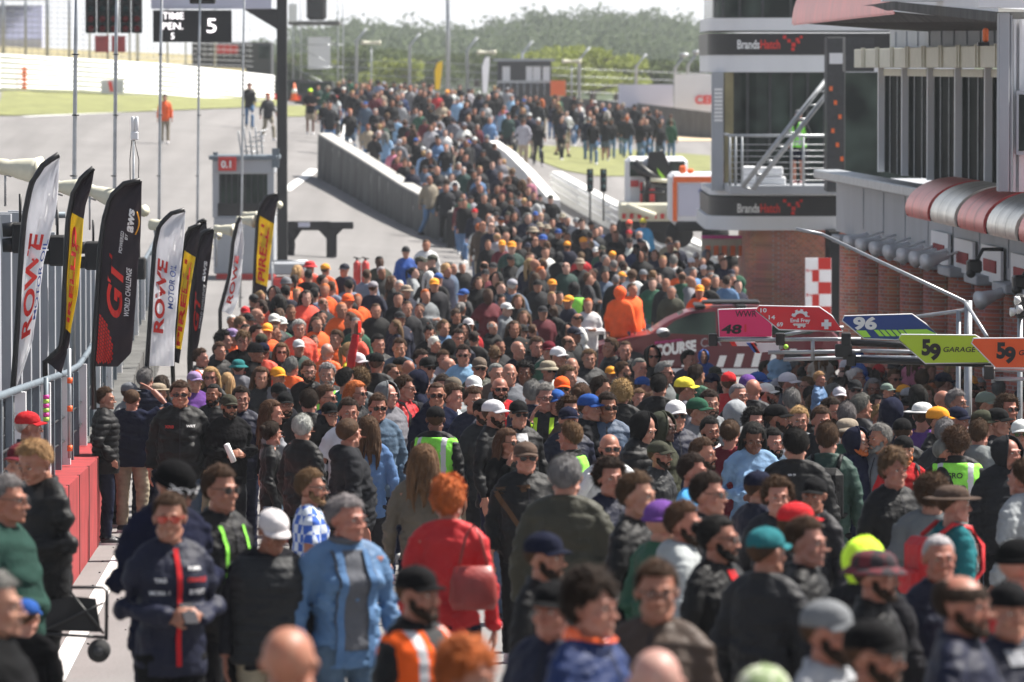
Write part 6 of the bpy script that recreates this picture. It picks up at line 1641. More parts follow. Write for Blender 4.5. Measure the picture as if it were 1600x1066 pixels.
def frontstrip(kd, ps, var, lod, x0, x1, z0, z1, side=-1, tilt=0.0):
    """a strip of cloth laid on the front or back of a garment"""
    def f():
        g = garment(kd, ps, var, lod); bv = BVHTree.FromPolygons([v.co for v in g.vertices], [tuple(p.vertices) for p in g.polygons])
        rows = []
        for j in range(18):
            z = z0 + (z1 - z0) * j / 17; row = []
            for x in np.linspace(x0, x1, 4):
                h = bv.ray_cast(V((x + tilt * (z - z0), side * .6, z)), V((0, -side, 0)))
                row.append(h[0] + V((0, side * .011, 0)) if h[0] else V((x, side * .15, z)))
            rows.append(row)
        mb = MB(); mb.sheet(rows, 0, True); return mb.mesh('strip', M['cloth'])
    return cached(('st', kd, ps, var, lod, x0, x1, z0, z1, side, tilt), f)
def printmesh(key, items, me, side=-1, off=.008):
    """text laid on a garment: items of (string, x, z, height, material, bold)"""
    def f():
        bv = BVHTree.FromPolygons([v.co for v in me.vertices], [tuple(p.vertices) for p in me.polygons]); mb = MB(); ms = []
        for s, x, z, h, mt, bo in items:
            v, fc, wd = glyphs(s, bo); vs = []
            for q in v:
                xx = x + (q[0] - wd / 2) * h * (1 if side < 0 else -1); zz = z + q[1] * h
                hit = bv.ray_cast(V((xx, side * .6, zz)), V((0, -side, 0))); y = hit[0].y if hit[0] else side * .14
                vs.append((xx, y + side * off, zz))
            if mt not in ms: ms.append(mt)
            mb.add(vs, fc, ms.index(mt))
        return mb.mesh('print', [M[q] for q in ms])
    return cached(('pr', key, me.name), f)
def packmesh():
    def f():
        mb = MB(); 
        mb.box(-.145, .145, .15, .30, 1.02, 1.42, 0, .05); mb.box(-.11, .11, .28, .35, 1.05, 1.22, 0, .03)
        for s in (-1, 1): mb.tube([(s*.10, .17, 1.42), (s*.11, .06, 1.50), (s*.115, -.07, 1.475), (s*.12, -.155, 1.36), (s*.13, -.15, 1.2), (s*.17, -.02, 1.08), (s*.13, .15, 1.05)], .017, 8)
        return mb.mesh('backpack', M['nylon'])
    return cached('pack', f)
def bagmesh():
    def f():
        mb = MB(); rings = []
        for z, rx, ry in ((.0, .14, .05), (.06, .17, .065), (.2, .16, .055), (.30, .13, .03)):
            rings.append([V((rx*math.cos(a), ry*math.sin(a), z)) for a in np.linspace(0, 6.283, 18, endpoint=False)])
        mb.loft(rings); mb.tube([(-.1, 0, .29), (-.05, -.01, .5), (0, -.02, .58), (.05, -.01, .5), (.1, 0, .29)], .011, 7)
        return mb.mesh('bag', M['leather'])
    return cached('bag', f)
def phonemesh():
    def f():
        mb = MB(); mb.box(-.037, .037, -.005, .005, -.075, .075, 0, .004); return mb.mesh('phone', M['gloss'])
    return cached('phone', f)
# colour words -> base colours
COL = dict(darkblue=(.014, .035, .13), darkgreen=(.030, .075, .062), black=(.006, .006, .007), charcoal=(.022, .023, .027), navy=(.008, .011, .034), white=(.72, .72, .72), cream=(.58, .54, .46), grey=(.22, .23, .25), lightgrey=(.42, .43, .46),
 slate=(.10, .15, .22), greyblue=(.24, .29, .40), blue=(.03, .11, .42), denim=(.13, .25, .46), lightblue=(.32, .52, .78), skyblue=(.10, .42, .75), red=(.60, .025, .03), maroon=(.16, .018, .03), orange=(.86, .12, .02), coral=(.80, .10, .06),
 pink=(.62, .22, .32), lilac=(.42, .30, .56), purple=(.16, .07, .30), olive=(.060, .062, .042), green=(.03, .12, .07), teal=(.03, .20, .22), sage=(.22, .28, .24), lime=(.30, .85, .10), yellow=(.80, .68, .06), neon=(.55, .85, .06), brown=(.11, .075, .055), beige=(.40, .34, .25), tan=(.50, .36, .2), khaki=(.16, .13, .10), amber=(.88, .35, .03))
for _k in COL:
    if _k not in ('white', 'lime', 'neon', 'orange', 'yellow', 'amber', 'red', 'coral'): COL[_k] = tuple(x * .72 for x in COL[_k])
COL['white'] = (.62, .62, .62); COL['red'] = (.48, .02, .025)
HC = dict(bk=(.007, .006, .0055), db=(.022, .012, .007), br=(.060, .030, .015), lb=(.12, .068, .033), bl=(.33, .205, .095), gy=(.17, .165, .16), wh=(.46, .45, .43), rd=(.42, .11, .03))
HN = dict(bk='black', db='dark brown', br='brown', lb='light brown', bl='blond', gy='grey', wh='white', rd='ginger')
SK = dict(a=(.40, .205, .145), b=(.35, .165, .11), c=(.25, .115, .07), d=(.07, .034, .022), e=(.48, .29, .23), f=(.16, .07, .042))
def jn(c, k=.12):
    q = 1 + random.uniform(-k, k); return tuple(max(0, x * q * (1 + random.uniform(-.04, .04))) for x in c)
# u v face | hair colour | hat colour | top colour | pose | extras
# face: 0 towards the camera, 90 towards picture right, -90 left, 180 away.  extras: g sunglasses, k glasses, B beard, h<deg> head turn, D<..> pitch
HAND = """
42 641 105|s wh|cap red|J navy|d|V skb age
62 686 -48|s bl||J black|f|D X wide skb s255
30 690 -30||cap maroon|J charcoal|d|s240
6 747 70|s gy||S darkgreen|d|k X s300 skb
163 607 80|s br||P black|p|s141 ska
182 592 60||cap grey|J grey|l|s135 F0
205 609 172|b br||T navy|r|s137 X skb
226 577 150|s gy||P navy|d|s135
281 598 2|s br||J black|d|g X skb s150 trim
357 615 22||cap olive|H black|f|g B skb s150 paper
333 600 -15|b bk||J black|d|B s140 skc
375 606 12|s db||J navy|d|s148
303 579 30|q br|cap lilac|S purple|d|W s130
328 575 -8|l bl||J black|d|g W s128
372 560 176||buck teal|H grey|d|s120
342 536 40|s br||J black|d|s115
252 588 150|l db||J charcoal|d|W s130
246 597 120||straw beige|S cream|d|W s132
258 716 48||bean black|H navy|f|D g s300 skb beanprint
342 732 50|s br||J black|d|g skb s285 limetrim
433 572 28||cap amber|S grey|d|s130 skb
407 575 5|l br||J charcoal|d|W s130
439 537 8|l lb||J black|d|g W s115
417 504 0||cap amber|V orange|d|skb
467 501 10|s wh||J coral|d|s108
490 524 -8|s br||J orange|d|g s112 child1.5
455 559 160|s gy||J orange|d|s125
481 565 6|s br||J black|d|k B s130
511 569 0|s gy||V lime|d|B s135
435 597 30||cap black|S charcoal|d|skd s140
444 612 14||cap black|S black|d|k B s150
482 609 174|s db||J black|d|s155 numO
508 604 65|s br||S navy|d|g s150
514 627 20||cap black|S black|d|k s155
424 659 130|u db||J black|d|g h50 W s175
473 650 168|s wh||J black|d|X h40 s178 whitecollar
424 627 80|l br||J grey|d|W s160
545 654 140|b br||H charcoal|d|h50 X s198 skb
544 625 10|s db||T white|d|s175 skb
590 618 12|s br||H slate|d|g s165 skb
575 652 178|l br||S denim|d|W s180
631 589 72|s br||J red|d|g s158 pack
682 598 4|b br||S navy|d|g s155 skb
655 578 100||hood navy|H navy|d|s145
605 596 40||hood grey|H grey|d|s150
681 633 172||cap black|V lime|d|skf s172 prO
662 697 172|l lb||J khaki|d|W s225
700 751 168|w rd||J red|d|W s285 bag
484 736 82|s lb||T football|d|k B s245 skb foot
607 696 -8||cap grey|S lilac|d|child1.17 s141 W
771 623 62||cap white|J black|d|B s175 merc ska
792 672 45|l br||S black|e|g W s190 skb
691 588 8|s db||J navy|d|s152
708 588 30||cap khaki|J grey|d|s148
706 602 60|s br||S white|d|s150
740 586 10||cap white|J black|d|s145
781 590 8|n br||T red|d|g B s150 skb
739 607 20|s br||J navy|d|s158
754 622 35||cap black|J charcoal|d|B s165
562 577 170|c lb||S grey|d|W s138
556 597 60|l rd||J black|d|g W s145
540 577 120|s bk||S teal|d|s138
558 550 60||cap white|J red|h|skf s125 phone
547 536 60|p bl||S yellow|d|W s118
526 517 -30|s br||J orange|d|s112
588 550 170||cap black|J black|d|s125
590 524 20|s bk||J black|d|s115
624 530 0|s br||H slate|d|s118
658 548 40|s db||J grey|d|s122
667 557 30||cap black|J navy|d|g s125
724 540 0|s db||T lightblue|d|g s120
749 557 5||cap khaki|J olive|d|g s126
775 568 30|b gy||J brown|d|s128
796 568 10|n gy||S grey|d|s130
810 624 20||cap black|J black|d|g s172 tee
821 688 14||cap brown|J black|d|g X s212 skb strap
852 602 5|s gy||J charcoal|e|k s158 neontrim
832 596 172|s gy||J navy|d|s155
869 607 20||cap blue|J black|d|s158
888 634 15||cap navy|J navy|d|s168
890 622 30|c br||S brown|d|s162
921 614 65||cap blue|H charcoal|f|s165 ska phone
878 587 8||cap orange|J black|d|g s150
948 616 15|s db||J slate|d|g skc s165
939 590 80|s db||J black|d|s150
909 600 160|u br||S grey|d|W s150
972 596 172|c bl||J black|d|W s155
891 661 -130|s lb||V lime|d|h-20 s190 skb
952 678 10|n br||S white|e|g B s205 skb
884 715 172|s gy||J olive|d|X s265
1000 640 52||hood black|P black|d|D s180 ska
1036 643 62||hood olive|H olive|d|skd s178
1056 624 14||cap white|J navy|d|g s172
1030 687 62||cap olive|J charcoal|d|k B s190 skb
954 720 22|c db||J navy|d|s245 skb
994 742 62|s br||J black|d|s290 ska
1082 712 72|s db||T skyblue|d|s230 skb
1098 687 62|s br||J black|d|B s200 skb
1110 654 22|s bk||T white|d|B s170 skb pack
1090 620 60||cap green|J grey|d|s160
1109 612 20|s db||J grey|d|B s160
1150 625 172||hood lightgrey|H lightgrey|d|s162
1142 657 160|u br||S maroon|d|W s172
1177 660 5|l bk||H lightblue|f|D W skf s178 braid
1180 640 20|c bk||J black|d|s165
1088 571 140|s db||J green|d|s138
1139 580 172||cap red|J red|d|s140
1100 546 10||hood blue|H blue|d|child1.5 s120
1070 588 100||cap yellow|S grey|d|s140
1168 586 172||bean purple|J charcoal|d|s142
1185 580 90||cap blue|J blue|d|s142
1154 600 30|b gy||J black|d|s148
1177 592 172|n gy||J charcoal|d|s145
1020 540 5||hood black|J black|d|g s120
999 560 20|b gy||S brown|d|s128
921 547 10|s lb||J charcoal|f|child1.85 s118
954 529 -60|s br||J black|d|s112
977 533 0|b br||J charcoal|d|s112
872 541 45||cap white|J navy|d|W s118
838 528 20|s br||J charcoal|d|s112
809 533 40|n wh||S navy|d|s112
858 532 10||cap maroon|J green|d|s113
820 567 0|c bk||T white|d|skf s128
894 559 10|n gy||J grey|d|s126
886 573 60|s lb||S brown|d|s132
1076 549 40|s bk||J navy|d|s120
1030 586 165|s bk||J black|d|s142
1038 567 65|s gy||S grey|d|g s138
1185 733 120||cap navy|J navy|d|s232 neonvisor
1106 742 70|s db||J charcoal|d|g s275
1218 541 40||cap red|J lightblue|d|raise s118
1232 581 70||cap white|J navy|d|s142 skb
1281 582 60|s bl||J denim|d|raise s140
1283 546 172|l lb||S cream|d|W raise s118
1428 553 165|l lb||S pink|d|W raise s125
1343 547 120||cap blue|J blue|d|raise s120
1387 597 60||cap sage|J navy|d|raise s150
1395 621 172||hood navy|H navy|d|s158
1214 630 72||cap black|H grey|d|B s165 skb
1250 638 5|s bl||J grey|d|s160
1283 638 10|s br||J black|d|s163 skb
1299 624 50|s db||J navy|d|g B skb s160
1325 652 150||buck beige|J green|d|s168
1340 667 50||hood navy|H navy|d|k B s172 rdb
1377 665 -55|s gy||J grey|d|B s172 skb
1411 652 172||cap black|J black|d|s168
1413 679 10||capb black|T red|d|B s180 rdb tander pack
1245 672 178|s bk||J black|d|X s200 motor
1294 662 172|s br||J darkgreen|d|s195 pack
1208 672 30|s bk||H slate|d|B s175
1397 707 28|w lb||J black|d|s240 sro skb
1467 634 62||cap amber|J black|d|s165 skb
1478 656 160|s gy||J charcoal|d|s172
1495 670 172|c br||V lime|d|s182 pr578
1478 686 82|b gy||J black|d|k s182 skb
1531 657 160|s br||H grey|d|s172
1575 681 30||hood charcoal|H charcoal|d|X s192 skb
1597 654 0||cap white|J brown|d|g s170
1575 620 20|c br||J black|d|g s158
1542 611 60||cap sage|J charcoal|d|s156
1537 639 62||cap olive|J tan|d|s165
1560 636 70||cap black|J charcoal|d|s165
1497 634 60||cap navy|J navy|d|s162
1475 610 45|n gy||J black|d|s156 skb
1495 611 60|s gy||S grey|d|s156
1442 579 172|s br||J navy|d|s142
1475 581 120||cap navy|J navy|d|s143
1443 627 160||straw white|S purple|d|W s160
1347 617 120|s gy||J charcoal|d|s158
1324 631 172|s gy||J black|d|s160
1238 609 172|s gy||J black|d|s155
1600 722 -130|s br||H lightgrey|d|s240 skb
1458 744 172|c br||S grey|d|s225 child1.6
1490 755 100||straw brown|S teal|d|s238 packred
1273 743 -25||cap black|J charcoal|d|s250 skb
1215 750 5|c br||J charcoal|d|s255
1245 782 82||cap red|J black|d|g s300 skb
265 775 4|s br||J navy|f|g s312 skb redzip X0 rb
418 788 22||cap white|G charcoal|d|D s290 skc
538 779 45|s gy||J denim|d|h15 W X s300 skb greytop
450 978 172|n br||J black|d|s520 skb
650 880 52||cap black|V orange|d|B s350 skb
728 1010 60|w rd||J navy|d|s430 ska
850 828 58||cap navy|J black|d|B s340 skb
922 901 55|w db||J darkblue|d|s425 ska orangephones
866 903 -30||cap black|J navy|d|s390 skb
1025 882 0|s br||J brown|d|k s400 skb
1028 1012 172|n gy||J grey|d|s520 ske
1068 787 72|s br||H lightgrey|d|B s300 skb
1122 808 70|u bk||J black|d|g B s320 skb redinner
1197 820 130||cap teal|J charcoal|d|s335 skb
1034 782 130||bean purple|J green|d|s285
1195 1034 150||cap camo|J cream|d|s520
1260 812 65|s br||J black|d|s330 ska
1352 838 165||hood neon|H charcoal|d|s320
1368 855 70||buck plaid|J black|d|B s350 skb
1470 837 14|b wh||J navy|d|s330 skb creamcollar
1505 899 62|r db||J navy|d|B X s420 skb bluemarks
1294 933 62|q br|cap grey|J lightgrey|d|B s440 skb
1364 964 65||cap black|J black|d|g B s470 skb
1580 905 28||capb black|J navy|d|s400 skb greycollar
1592 842 120||bean black|J red|d|s320
-14 900 80|s gy||K black|d|X s420
38 932 160||cap blue|S black|d|child1.2 s350
666 375 4|s br||H white|d|skb
634 385 20||bean charcoal|J blue|d|W
593 401 10|s bk||J olive|d|skd
466 415 120|l bl||J orange|d|
484 407 160||buck red|J coral|d|
508 411 150||cap amber|J orange|d|
538 411 -20||cap navy|J navy|d|
482 421 172|s bk||J black|d|
504 430 100|s bk||J navy|d|
573 421 172|s br||S greyblue|d|
545 437 172|s bk||S greyblue|d|
518 440 150|s br||S greyblue|d|
491 450 172|s bk||S greyblue|d|
446 446 172|s bk||J navy|d|
543 459 172||bean orange|J orange|d|
439 494 40||cap white|J green|d|W
556 497 0|s gy||J green|d|B
587 475 5|s br||J black|d|
622 457 5|s bk||J black|d|
636 471 -10|s br||J charcoal|d|
970 398 2|n gy||J cream|d|skb
946 399 90|s gy||J black|w|jeans
1045 371 172|s br||S plaid|d|
1062 418 176|s bk||V orange|d|X
969 447 170||hood orange|J orange|d|
988 443 40|s br||J orange|d|
1020 423 172|s lb||J black|d|pack
897 440 172||hood black|V lime|d|
848 477 20||cap charcoal|S maroon|d|
840 436 4||cap black|H charcoal|d|wtext
852 387 20|s br||S white|d|
828 395 10|s br||T white|d|
1104 390 30||hood grey|J black|d|
1143 385 0|s bl||J black|d|
1131 404 15|s br||J navy|d|k
1118 430 -10|s gy||J charcoal|d|
1093 444 0||cap amber|J orange|d|
1005 341 172||cap yellow|J skyblue|d|
983 343 172||cap coral|J navy|d|
958 350 0|s br||J charcoal|d|
922 362 170|s bk||S greyblue|d|
1247 173 -12||cap grey|V lime|p|balcony shorts
258 148 4|s bk||J orange|d|lone
390 130 6|s br||J black|w|lone jeans
419 146 10|s rd||J charcoal|w|lone
485 138 0||cap neon|T black|f|lone shorts skf
384 507 30|s db||J orange|l|
362 512 60||cap lilac|J orange|d|
400 509 60|s db||J black|d|
330 515 80|c bk||J black|l|
"""
# ---------------------------------------------------------------- people: placing, dressing, labels
TOPN = dict(J='jacket', H='hoodie', S='sweater', P='puffer jacket', T='t-shirt', V='hi-vis vest', G='quilted gilet', K='long coat')
HATN = dict(cap='cap', capb='backwards cap', bean='beanie', pom='bobble hat', buck='bucket hat', straw='brimmed hat', hood='hood')
people = []
def parse(line, src='hand'):
    f = line.split('|')
    u, v, fc = f[0].split(); p = dict(u=float(u), v=float(v), face=float(fc), src=src)
    a = f[1].split(); p['hair'] = a[0] if a else None; p['hc'] = a[1] if len(a) > 1 else 'br'
    a = f[2].split(); p['hat'] = a[0] if a else None; p['hatc'] = a[1] if len(a) > 1 else None
    if p['hat'] and not a[1:]: p['hatc'] = 'grey'
    if f[1].strip().startswith('q ') and p['hat'] is None and f[2].strip(): p['hat'] = 'cap'
    a = f[3].split(); p['top'] = a[0]; p['tc'] = a[1]
    p['pose'] = f[4].strip() or 'd'; ex = f[5].split() if len(f) > 5 else []
    p['ex'] = ex; p['s'] = None; p['ht'] = None; p['sk'] = 'a'; p['kid'] = None
    for e in ex:
        if e[0] == 's' and e[1:].isdigit(): p['s'] = float(e[1:])
        elif e[0] == 'h' and e[1:].lstrip('-').isdigit(): p['ht'] = float(e[1:])
        elif e[:2] == 'sk' and len(e) == 3: p['sk'] = e[2]
        elif e.startswith('child'): p['kid'] = float(e[5:])
        elif e == 'raise': p['kid'] = 'raise'; p['pose'] = 'c'
    return p
for ln in HAND.strip().splitlines():
    if not ln.strip(): continue
    p = parse(ln.replace('h|skf', 'h|skf'))
    if '|h|' in ln: p['pose'] = 'h'
    people.append(p)
def locate(p):
    u, v = p['u'], p['v']; hat = .02 if p['hat'] else 0
    if 'balcony' in p['ex']:
        D = 131.2; h = I(u, v, D).z - I(0, 291, 130).z; p['D'] = D; p['h'] = h; p['z0'] = I(0, 290, 130).z; return
    if p['kid'] == 'raise':
        h = 2.05; D = onground(u, v, h); p['D'] = D; p['k'] = .68; p['h'] = 1.737 * .68; p['z0'] = I(u, v, D).z - 1.737 * .68 - hat
        people.append(dict(parse(f"{u} {v} {p['face']}|s db||J charcoal|d|", 'carrier'), fixed=(u, D + .04, 1.70))); return
    base = p['kid'] or random.gauss(1.66 if 'W' in p['ex'] else 1.75, .04)
    base = min(1.9, max(1.56, base)) if not p['kid'] else base
    if p['s'] and not p['kid']:
        D = FPX / p['s']; h = I(u, v, D).z - (CAMZ - gdep(u, D)) - hat
        base = min(1.93, max(1.58, h))
    D = onground(u, v, base + hat)
    p['D'] = D; p['h'] = base
    # the eye keeps the real ground under the feet
    p['z0'] = CAMZ - gdep(u, D)
for p in list(people): locate(p)
for p in people:
    if 'fixed' in p:
        p['u'], p['D'], p['h'] = p['fixed']; p['z0'] = CAMZ - gdep(p['u'], p['D']); p['v'] = proj(((p['u'] - 800) / FPX * p['D'], p['D'], p['z0'] + p['h']))[1]
# ---- the rest of the crowd, spread over the ground it covers in the picture
def inside(x, y, P):
    c = False; j = len(P) - 1
    for i in range(len(P)):
        if (P[i][1] > y) != (P[j][1] > y) and x < (P[j][0]-P[i][0]) * (y-P[i][1]) / (P[j][1]-P[i][1]) + P[i][0]: c = not c
        j = i
    return c
DARK = [('J', 'black')] * 12 + [('J', 'navy')] * 6 + [('J', 'charcoal')] * 5 + [('H', 'black')] * 5 + [('P', 'black')] * 2 + [('H', 'charcoal')] * 2 + [('H', 'grey')] * 2 + [('S', 'grey'), ('S', 'white'), ('T', 'white'), ('J', 'olive'), ('J', 'green'), ('S', 'maroon'), ('J', 'darkblue'), ('P', 'black'), ('P', 'navy'), ('J', 'brown'), ('S', 'slate'), ('J', 'denim'), ('H', 'lightgrey'), ('J', 'darkgreen'), ('J', 'red'), ('S', 'charcoal')]
DARK2 = DARK + [('J', 'black')] * 6 + [('J', 'charcoal')] * 4 + [('J', 'navy')] * 4 + [('S', 'white'), ('S', 'greyblue')]
FARC = DARK + [('J', 'black')] * 5 + [('J', 'charcoal')] * 4 + [('S', 'white'), ('S', 'lightgrey'), ('J', 'greyblue'), ('S', 'maroon'), ('J', 'lightblue'), ('T', 'white'), ('S', 'pink'), ('J', 'slate'), ('S', 'maroon'), ('H', 'grey'), ('J', 'beige')]
MARSH = DARK + [('J', 'orange'), ('J', 'coral'), ('V', 'orange')] * 8
ZONES = [
 ('right', [(1185, 566), (1240, 556), (1600, 572), (1640, 600), (1640, 652), (1180, 655)], 1, 2600, (.36, .34), DARK, .80),
 ('mid', [(905, 552), (1185, 566), (1180, 655), (560, 640), (560, 560), (700, 545)], 1, 2200, (.42, .40), DARK, .95),
 ('near', [(1130, 655), (1640, 652), (1640, 720), (1140, 720)], 1, 260, (.5, .5), DARK, 1.25),
 ('low', [(1120, 720), (1640, 720), (1640, 830), (1150, 830)], 1, 90, (.6, .6), DARK, 1.5),
 ('leftmid', [(290, 545), (420, 500), (560, 530), (560, 600), (300, 600)], 1, 500, (.45, .45), MARSH, 1.1),
 ('marshal', [(345, 500), (440, 425), (560, 430), (560, 530), (420, 520)], 1, 260, (.5, .6), MARSH, 1.1),
 ('lane2', [(560, 430), (620, 405), (720, 385), (760, 330), (880, 330), (1000, 360), (1150, 400), (1160, 440), (1060, 450), (985, 440), (935, 430), (925, 470), (890, 556), (560, 556)], 1, 1800, (.60, 1.15), DARK2, 1.0),
 ('lane1', [(560, 175), (590, 222), (660, 272), (722, 312), (764, 345), (905, 340), (840, 285), (800, 250), (765, 215), (750, 180)], 1, 700, (.6, 1.2), FARC, 1.0),
 ('far', [(495, 132), (540, 122), (760, 132), (900, 148), (1010, 165), (1055, 180), (1050, 190), (800, 186), (560, 180), (500, 160)], 1, 1100, (.62, 2.6), FARC, .9)]
def headpx(D): return .17 * FPX / D
placed = [((p['u'] - 800) / FPX * p['D'], p['D']) for p in people]
himg = [(p['u'], p['v'] + headpx(p['D']) * .7, headpx(p['D']), p['s'] is not None) for p in people]
keep = [(p['u'], p['v'], headpx(p['D']), p['D']) for p in people if p['s'] and p['s'] >= 148 and p['src'] == 'hand']
r2 = random.Random(77)
for name, poly, _, tries, (mx_, my_), pal, hs in ZONES:
    Dn = [onground(x, y, 1.72) for x, y in poly]; D0, D1 = min(Dn), max(Dn)
    for _t in range(tries):
        D = r2.uniform(D0, D1); u = r2.uniform(min(q[0] for q in poly), max(q[0] for q in poly)); x = (u - 800) / FPX * D
        h = min(1.92, max(1.50, r2.gauss(1.70, .09))); zg_ = CAMZ - gdep(u, D); v = proj((x, D, zg_ + h))[1]
        if not inside(u, v, poly): continue
        if 920 < u < 1195 and 455 < v < 566: continue
        if u < 762 and 200 < v < 398 and v > 208 + (u - 497) * .585 - 4: continue
        if any(abs(x - a) < mx_ and abs(D - b) < my_ for a, b in placed): continue
        hp = headpx(D); vc = v + hp * .7
        if any(math.hypot(u - a, (vc - b) * .8) < max(hp, c) * (hs if hd else .5 * hs) for a, b, c, hd in himg): continue
        if any(D < d_ and abs(u - a) < c_ * 1.5 and b < v < b + c_ * 3.4 for a, b, c_, d_ in keep): continue
        t, c = r2.choice(pal)
        near = D < 120
        if near:
            fc = r2.choice([0, 8, 15, -12, 25, 40, 60, 70, 150, 172, 172, -160, -60, 90])
        else: fc = r2.choice([0, 5, -8, 12, 170, 178, 20])
        wom = r2.random() < .3
        hair = r2.choice(['l', 'l', 'p', 'u']) if wom else r2.choice(['s'] * 6 + ['b', 'n', 'c', 'w', 'r'])
        hc = r2.choice(['db', 'db', 'db', 'br', 'br', 'br', 'lb', 'bk', 'bk', 'bk', 'bl', 'gy', 'gy', 'wh', 'rd'])
        hat = ''
        if r2.random() < .34: hat = r2.choice(['cap black', 'cap navy', 'cap charcoal', 'cap white', 'cap black', 'cap navy', 'cap blue', 'cap red', 'cap amber', 'bean grey', 'bean black', 'buck beige', 'cap olive', 'hood black', 'cap lightgrey', 'cap charcoal', 'cap white', 'hood black'])
        if hat.startswith('hood'): t, c = 'H', 'black'
        ex = r2.choice(['', '', 'g', 'k', '']) + (' B' if (not wom and r2.random() < .25) else '') + (' W' if wom else '') + ' sk' + r2.choice('aaabbbaec' + ('d' if r2.random() < .3 else 'b'))
        pose = r2.choice('ddddddfpdxddfpdxe' if near else 'wwwdfwp')
        if name == 'far' or name == 'lane1': ex += r2.choice([' jeans', '', ' jeans', ' shorts', ''])
        q = parse(f"{u} {v} {fc}|{hair} {hc}|{hat}|{t} {c}|{pose}|{ex}", 'fill'); q['D'] = D; q['h'] = h; q['z0'] = zg_
        people.append(q); placed.append((x, D)); himg.append((u, vc, hp, False))
special = lambda p: any(e in p['ex'] for e in ('lone', 'balcony'))
for p in people: p['px'] = p['h'] * FPX / p['D'] if p['kid'] != 'raise' else 1.7 * FPX / p['D']
people.sort(key=lambda p: (not special(p), -p['px']))
N_IND = 300
indiv, crowd = people[:N_IND], people[N_IND:]
print('PEOPLE', len(people), 'individual', len(indiv), 'crowd', len(crowd))

# ---- labels that single each one out
def who(p): return 'child' if p['kid'] else ('woman' if 'W' in p['ex'] else 'man')
CW = dict(tan='tan', lightgrey='light grey', greyblue='grey-blue', lightblue='light blue', skyblue='sky blue', neon='neon yellow', plaid='plaid', football='blue', amber='orange', camo='camouflage', lime='lime', coral='red-orange')
CW.update(darkblue='dark blue', darkgreen='dark green')
cw = lambda c: CW.get(c, c)
def short(p):
    if p['hat'] and p['hat'] != 'hood': return f"{cw(p['hatc'])} {HATN[p['hat']]} and {cw(p['tc'])} {TOPN[p['top']]}"
    if p['hat'] == 'hood': return f"{cw(p['hatc'])} hood up"
    if p['hair'] == 'n': return f"bald head and {cw(p['tc'])} {TOPN[p['top']]}"
    st_ = {'l': 'long ', 'c': 'curly ', 'p': 'ponytailed ', 'u': 'tied ', 'w': 'tousled ', 'b': 'cropped ', 'r': 'balding '}.get(p['hair'], 'short ')
    return f"{st_}{HN[p['hc']]} hair and {cw(p['tc'])} {TOPN[p['top']]}"
def facing(p):
    a = (p['face'] + 180) % 360 - 180
    return 'seen from behind' if abs(a) > 135 else ('facing right' if a > 30 else ('facing left' if a < -30 else 'facing the camera'))
def extra(p):
    e = p['ex']
    return ('in sunglasses' if 'g' in e else 'with glasses' if 'k' in e else 'with a beard' if 'B' in e else '')
MARKS = [(60, 480, 'by the nearest white flag'), (185, 560, 'under the black flag'), (255, 590, 'under the second white flag'), (410, 490, 'by the far yellow flag'), (735, 400, 'near the no smoking sign'), (1060, 590, 'in front of the maroon car'), (1163, 560, 'below the pink board'),
 (1250, 560, 'below the red board'), (1390, 560, 'below the blue board'), (1476, 590, 'below the lime board'), (1570, 600, 'below the orange board'), (440, 460, 'by the gantry foot'), (1240, 200, 'on the tower balcony'), (600, 330, 'along the barrier'), (140, 760, 'by the red pit wall'), (1090, 410, 'by the round tower'),
 (100, 1000, 'at the bottom left'), (1500, 1000, 'at the bottom right'), (800, 1000, 'at the bottom middle'), (800, 600, 'in the middle of the crowd'), (800, 760, 'in the lower middle')]
def place(p): return min(MARKS, key=lambda m: math.hypot((m[0] - p['u']), (m[1] - p['v']) * 1.3))[2]
vis = [p for p in indiv]
lab = {}
def rel(p, k=0):
    if 'nb' not in p: p['nb'] = sorted([q for q in vis if q is not p and q['src'] != 'carrier'], key=lambda q: math.hypot(q['u'] - p['u'], (q['v'] - p['v']) * 1.5))[:10]
    c = p['nb'][k]
    d = 'right of' if p['u'] > c['u'] + 6 else ('left of' if p['u'] < c['u'] - 6 else ('behind' if p['v'] < c['v'] else 'in front of'))
    return f"{d} the {'bald one' if c['hair'] == 'n' and not c['hat'] else cw(c['hatc']) + ' ' + HATN[c['hat']] if c['hat'] else cw(c['tc']) + ' ' + TOPN[c['top']]}"
def cands(p):
    b = f"{who(p)} with {short(p)}"; pr = 'child riding on shoulders with ' + short(p) if p['kid'] == 'raise' else None
    if pr: b = pr
    if 'lone' in p['ex']: b += ', walking apart on the empty track'
    if p['pose'] == 'r': b += ', right arm raised'
    if p['pose'] == 'e': b += ', hand at the face'
    if p['hand_unique']: yield b + (' ' + extra(p) if extra(p) else '') + ', ' + place(p)
    if extra(p): yield f"{b} {extra(p)}, {facing(p)}, {place(p)}"
    yield f"{b}, {facing(p)}, {place(p)}"
    for k in range(8): yield f"{b}, {rel(p, k)}"
    for k in range(6): yield f"{b}, {facing(p)}, {rel(p, k)}"
    for k in range(6):
        for j in range(6): yield f"{who(p)} in {cw(p['tc'])} {TOPN[p['top']]}, {rel(p, k)}, {rel(p, j)}"
_cnt = {}
for p in people: _cnt[short(p)] = _cnt.get(short(p), 0) + 1
for p in people: p['hand_unique'] = _cnt[short(p)] == 1
gen = {id(p): list(cands(p)) for p in indiv}
lvl = {id(p): 0 for p in indiv}
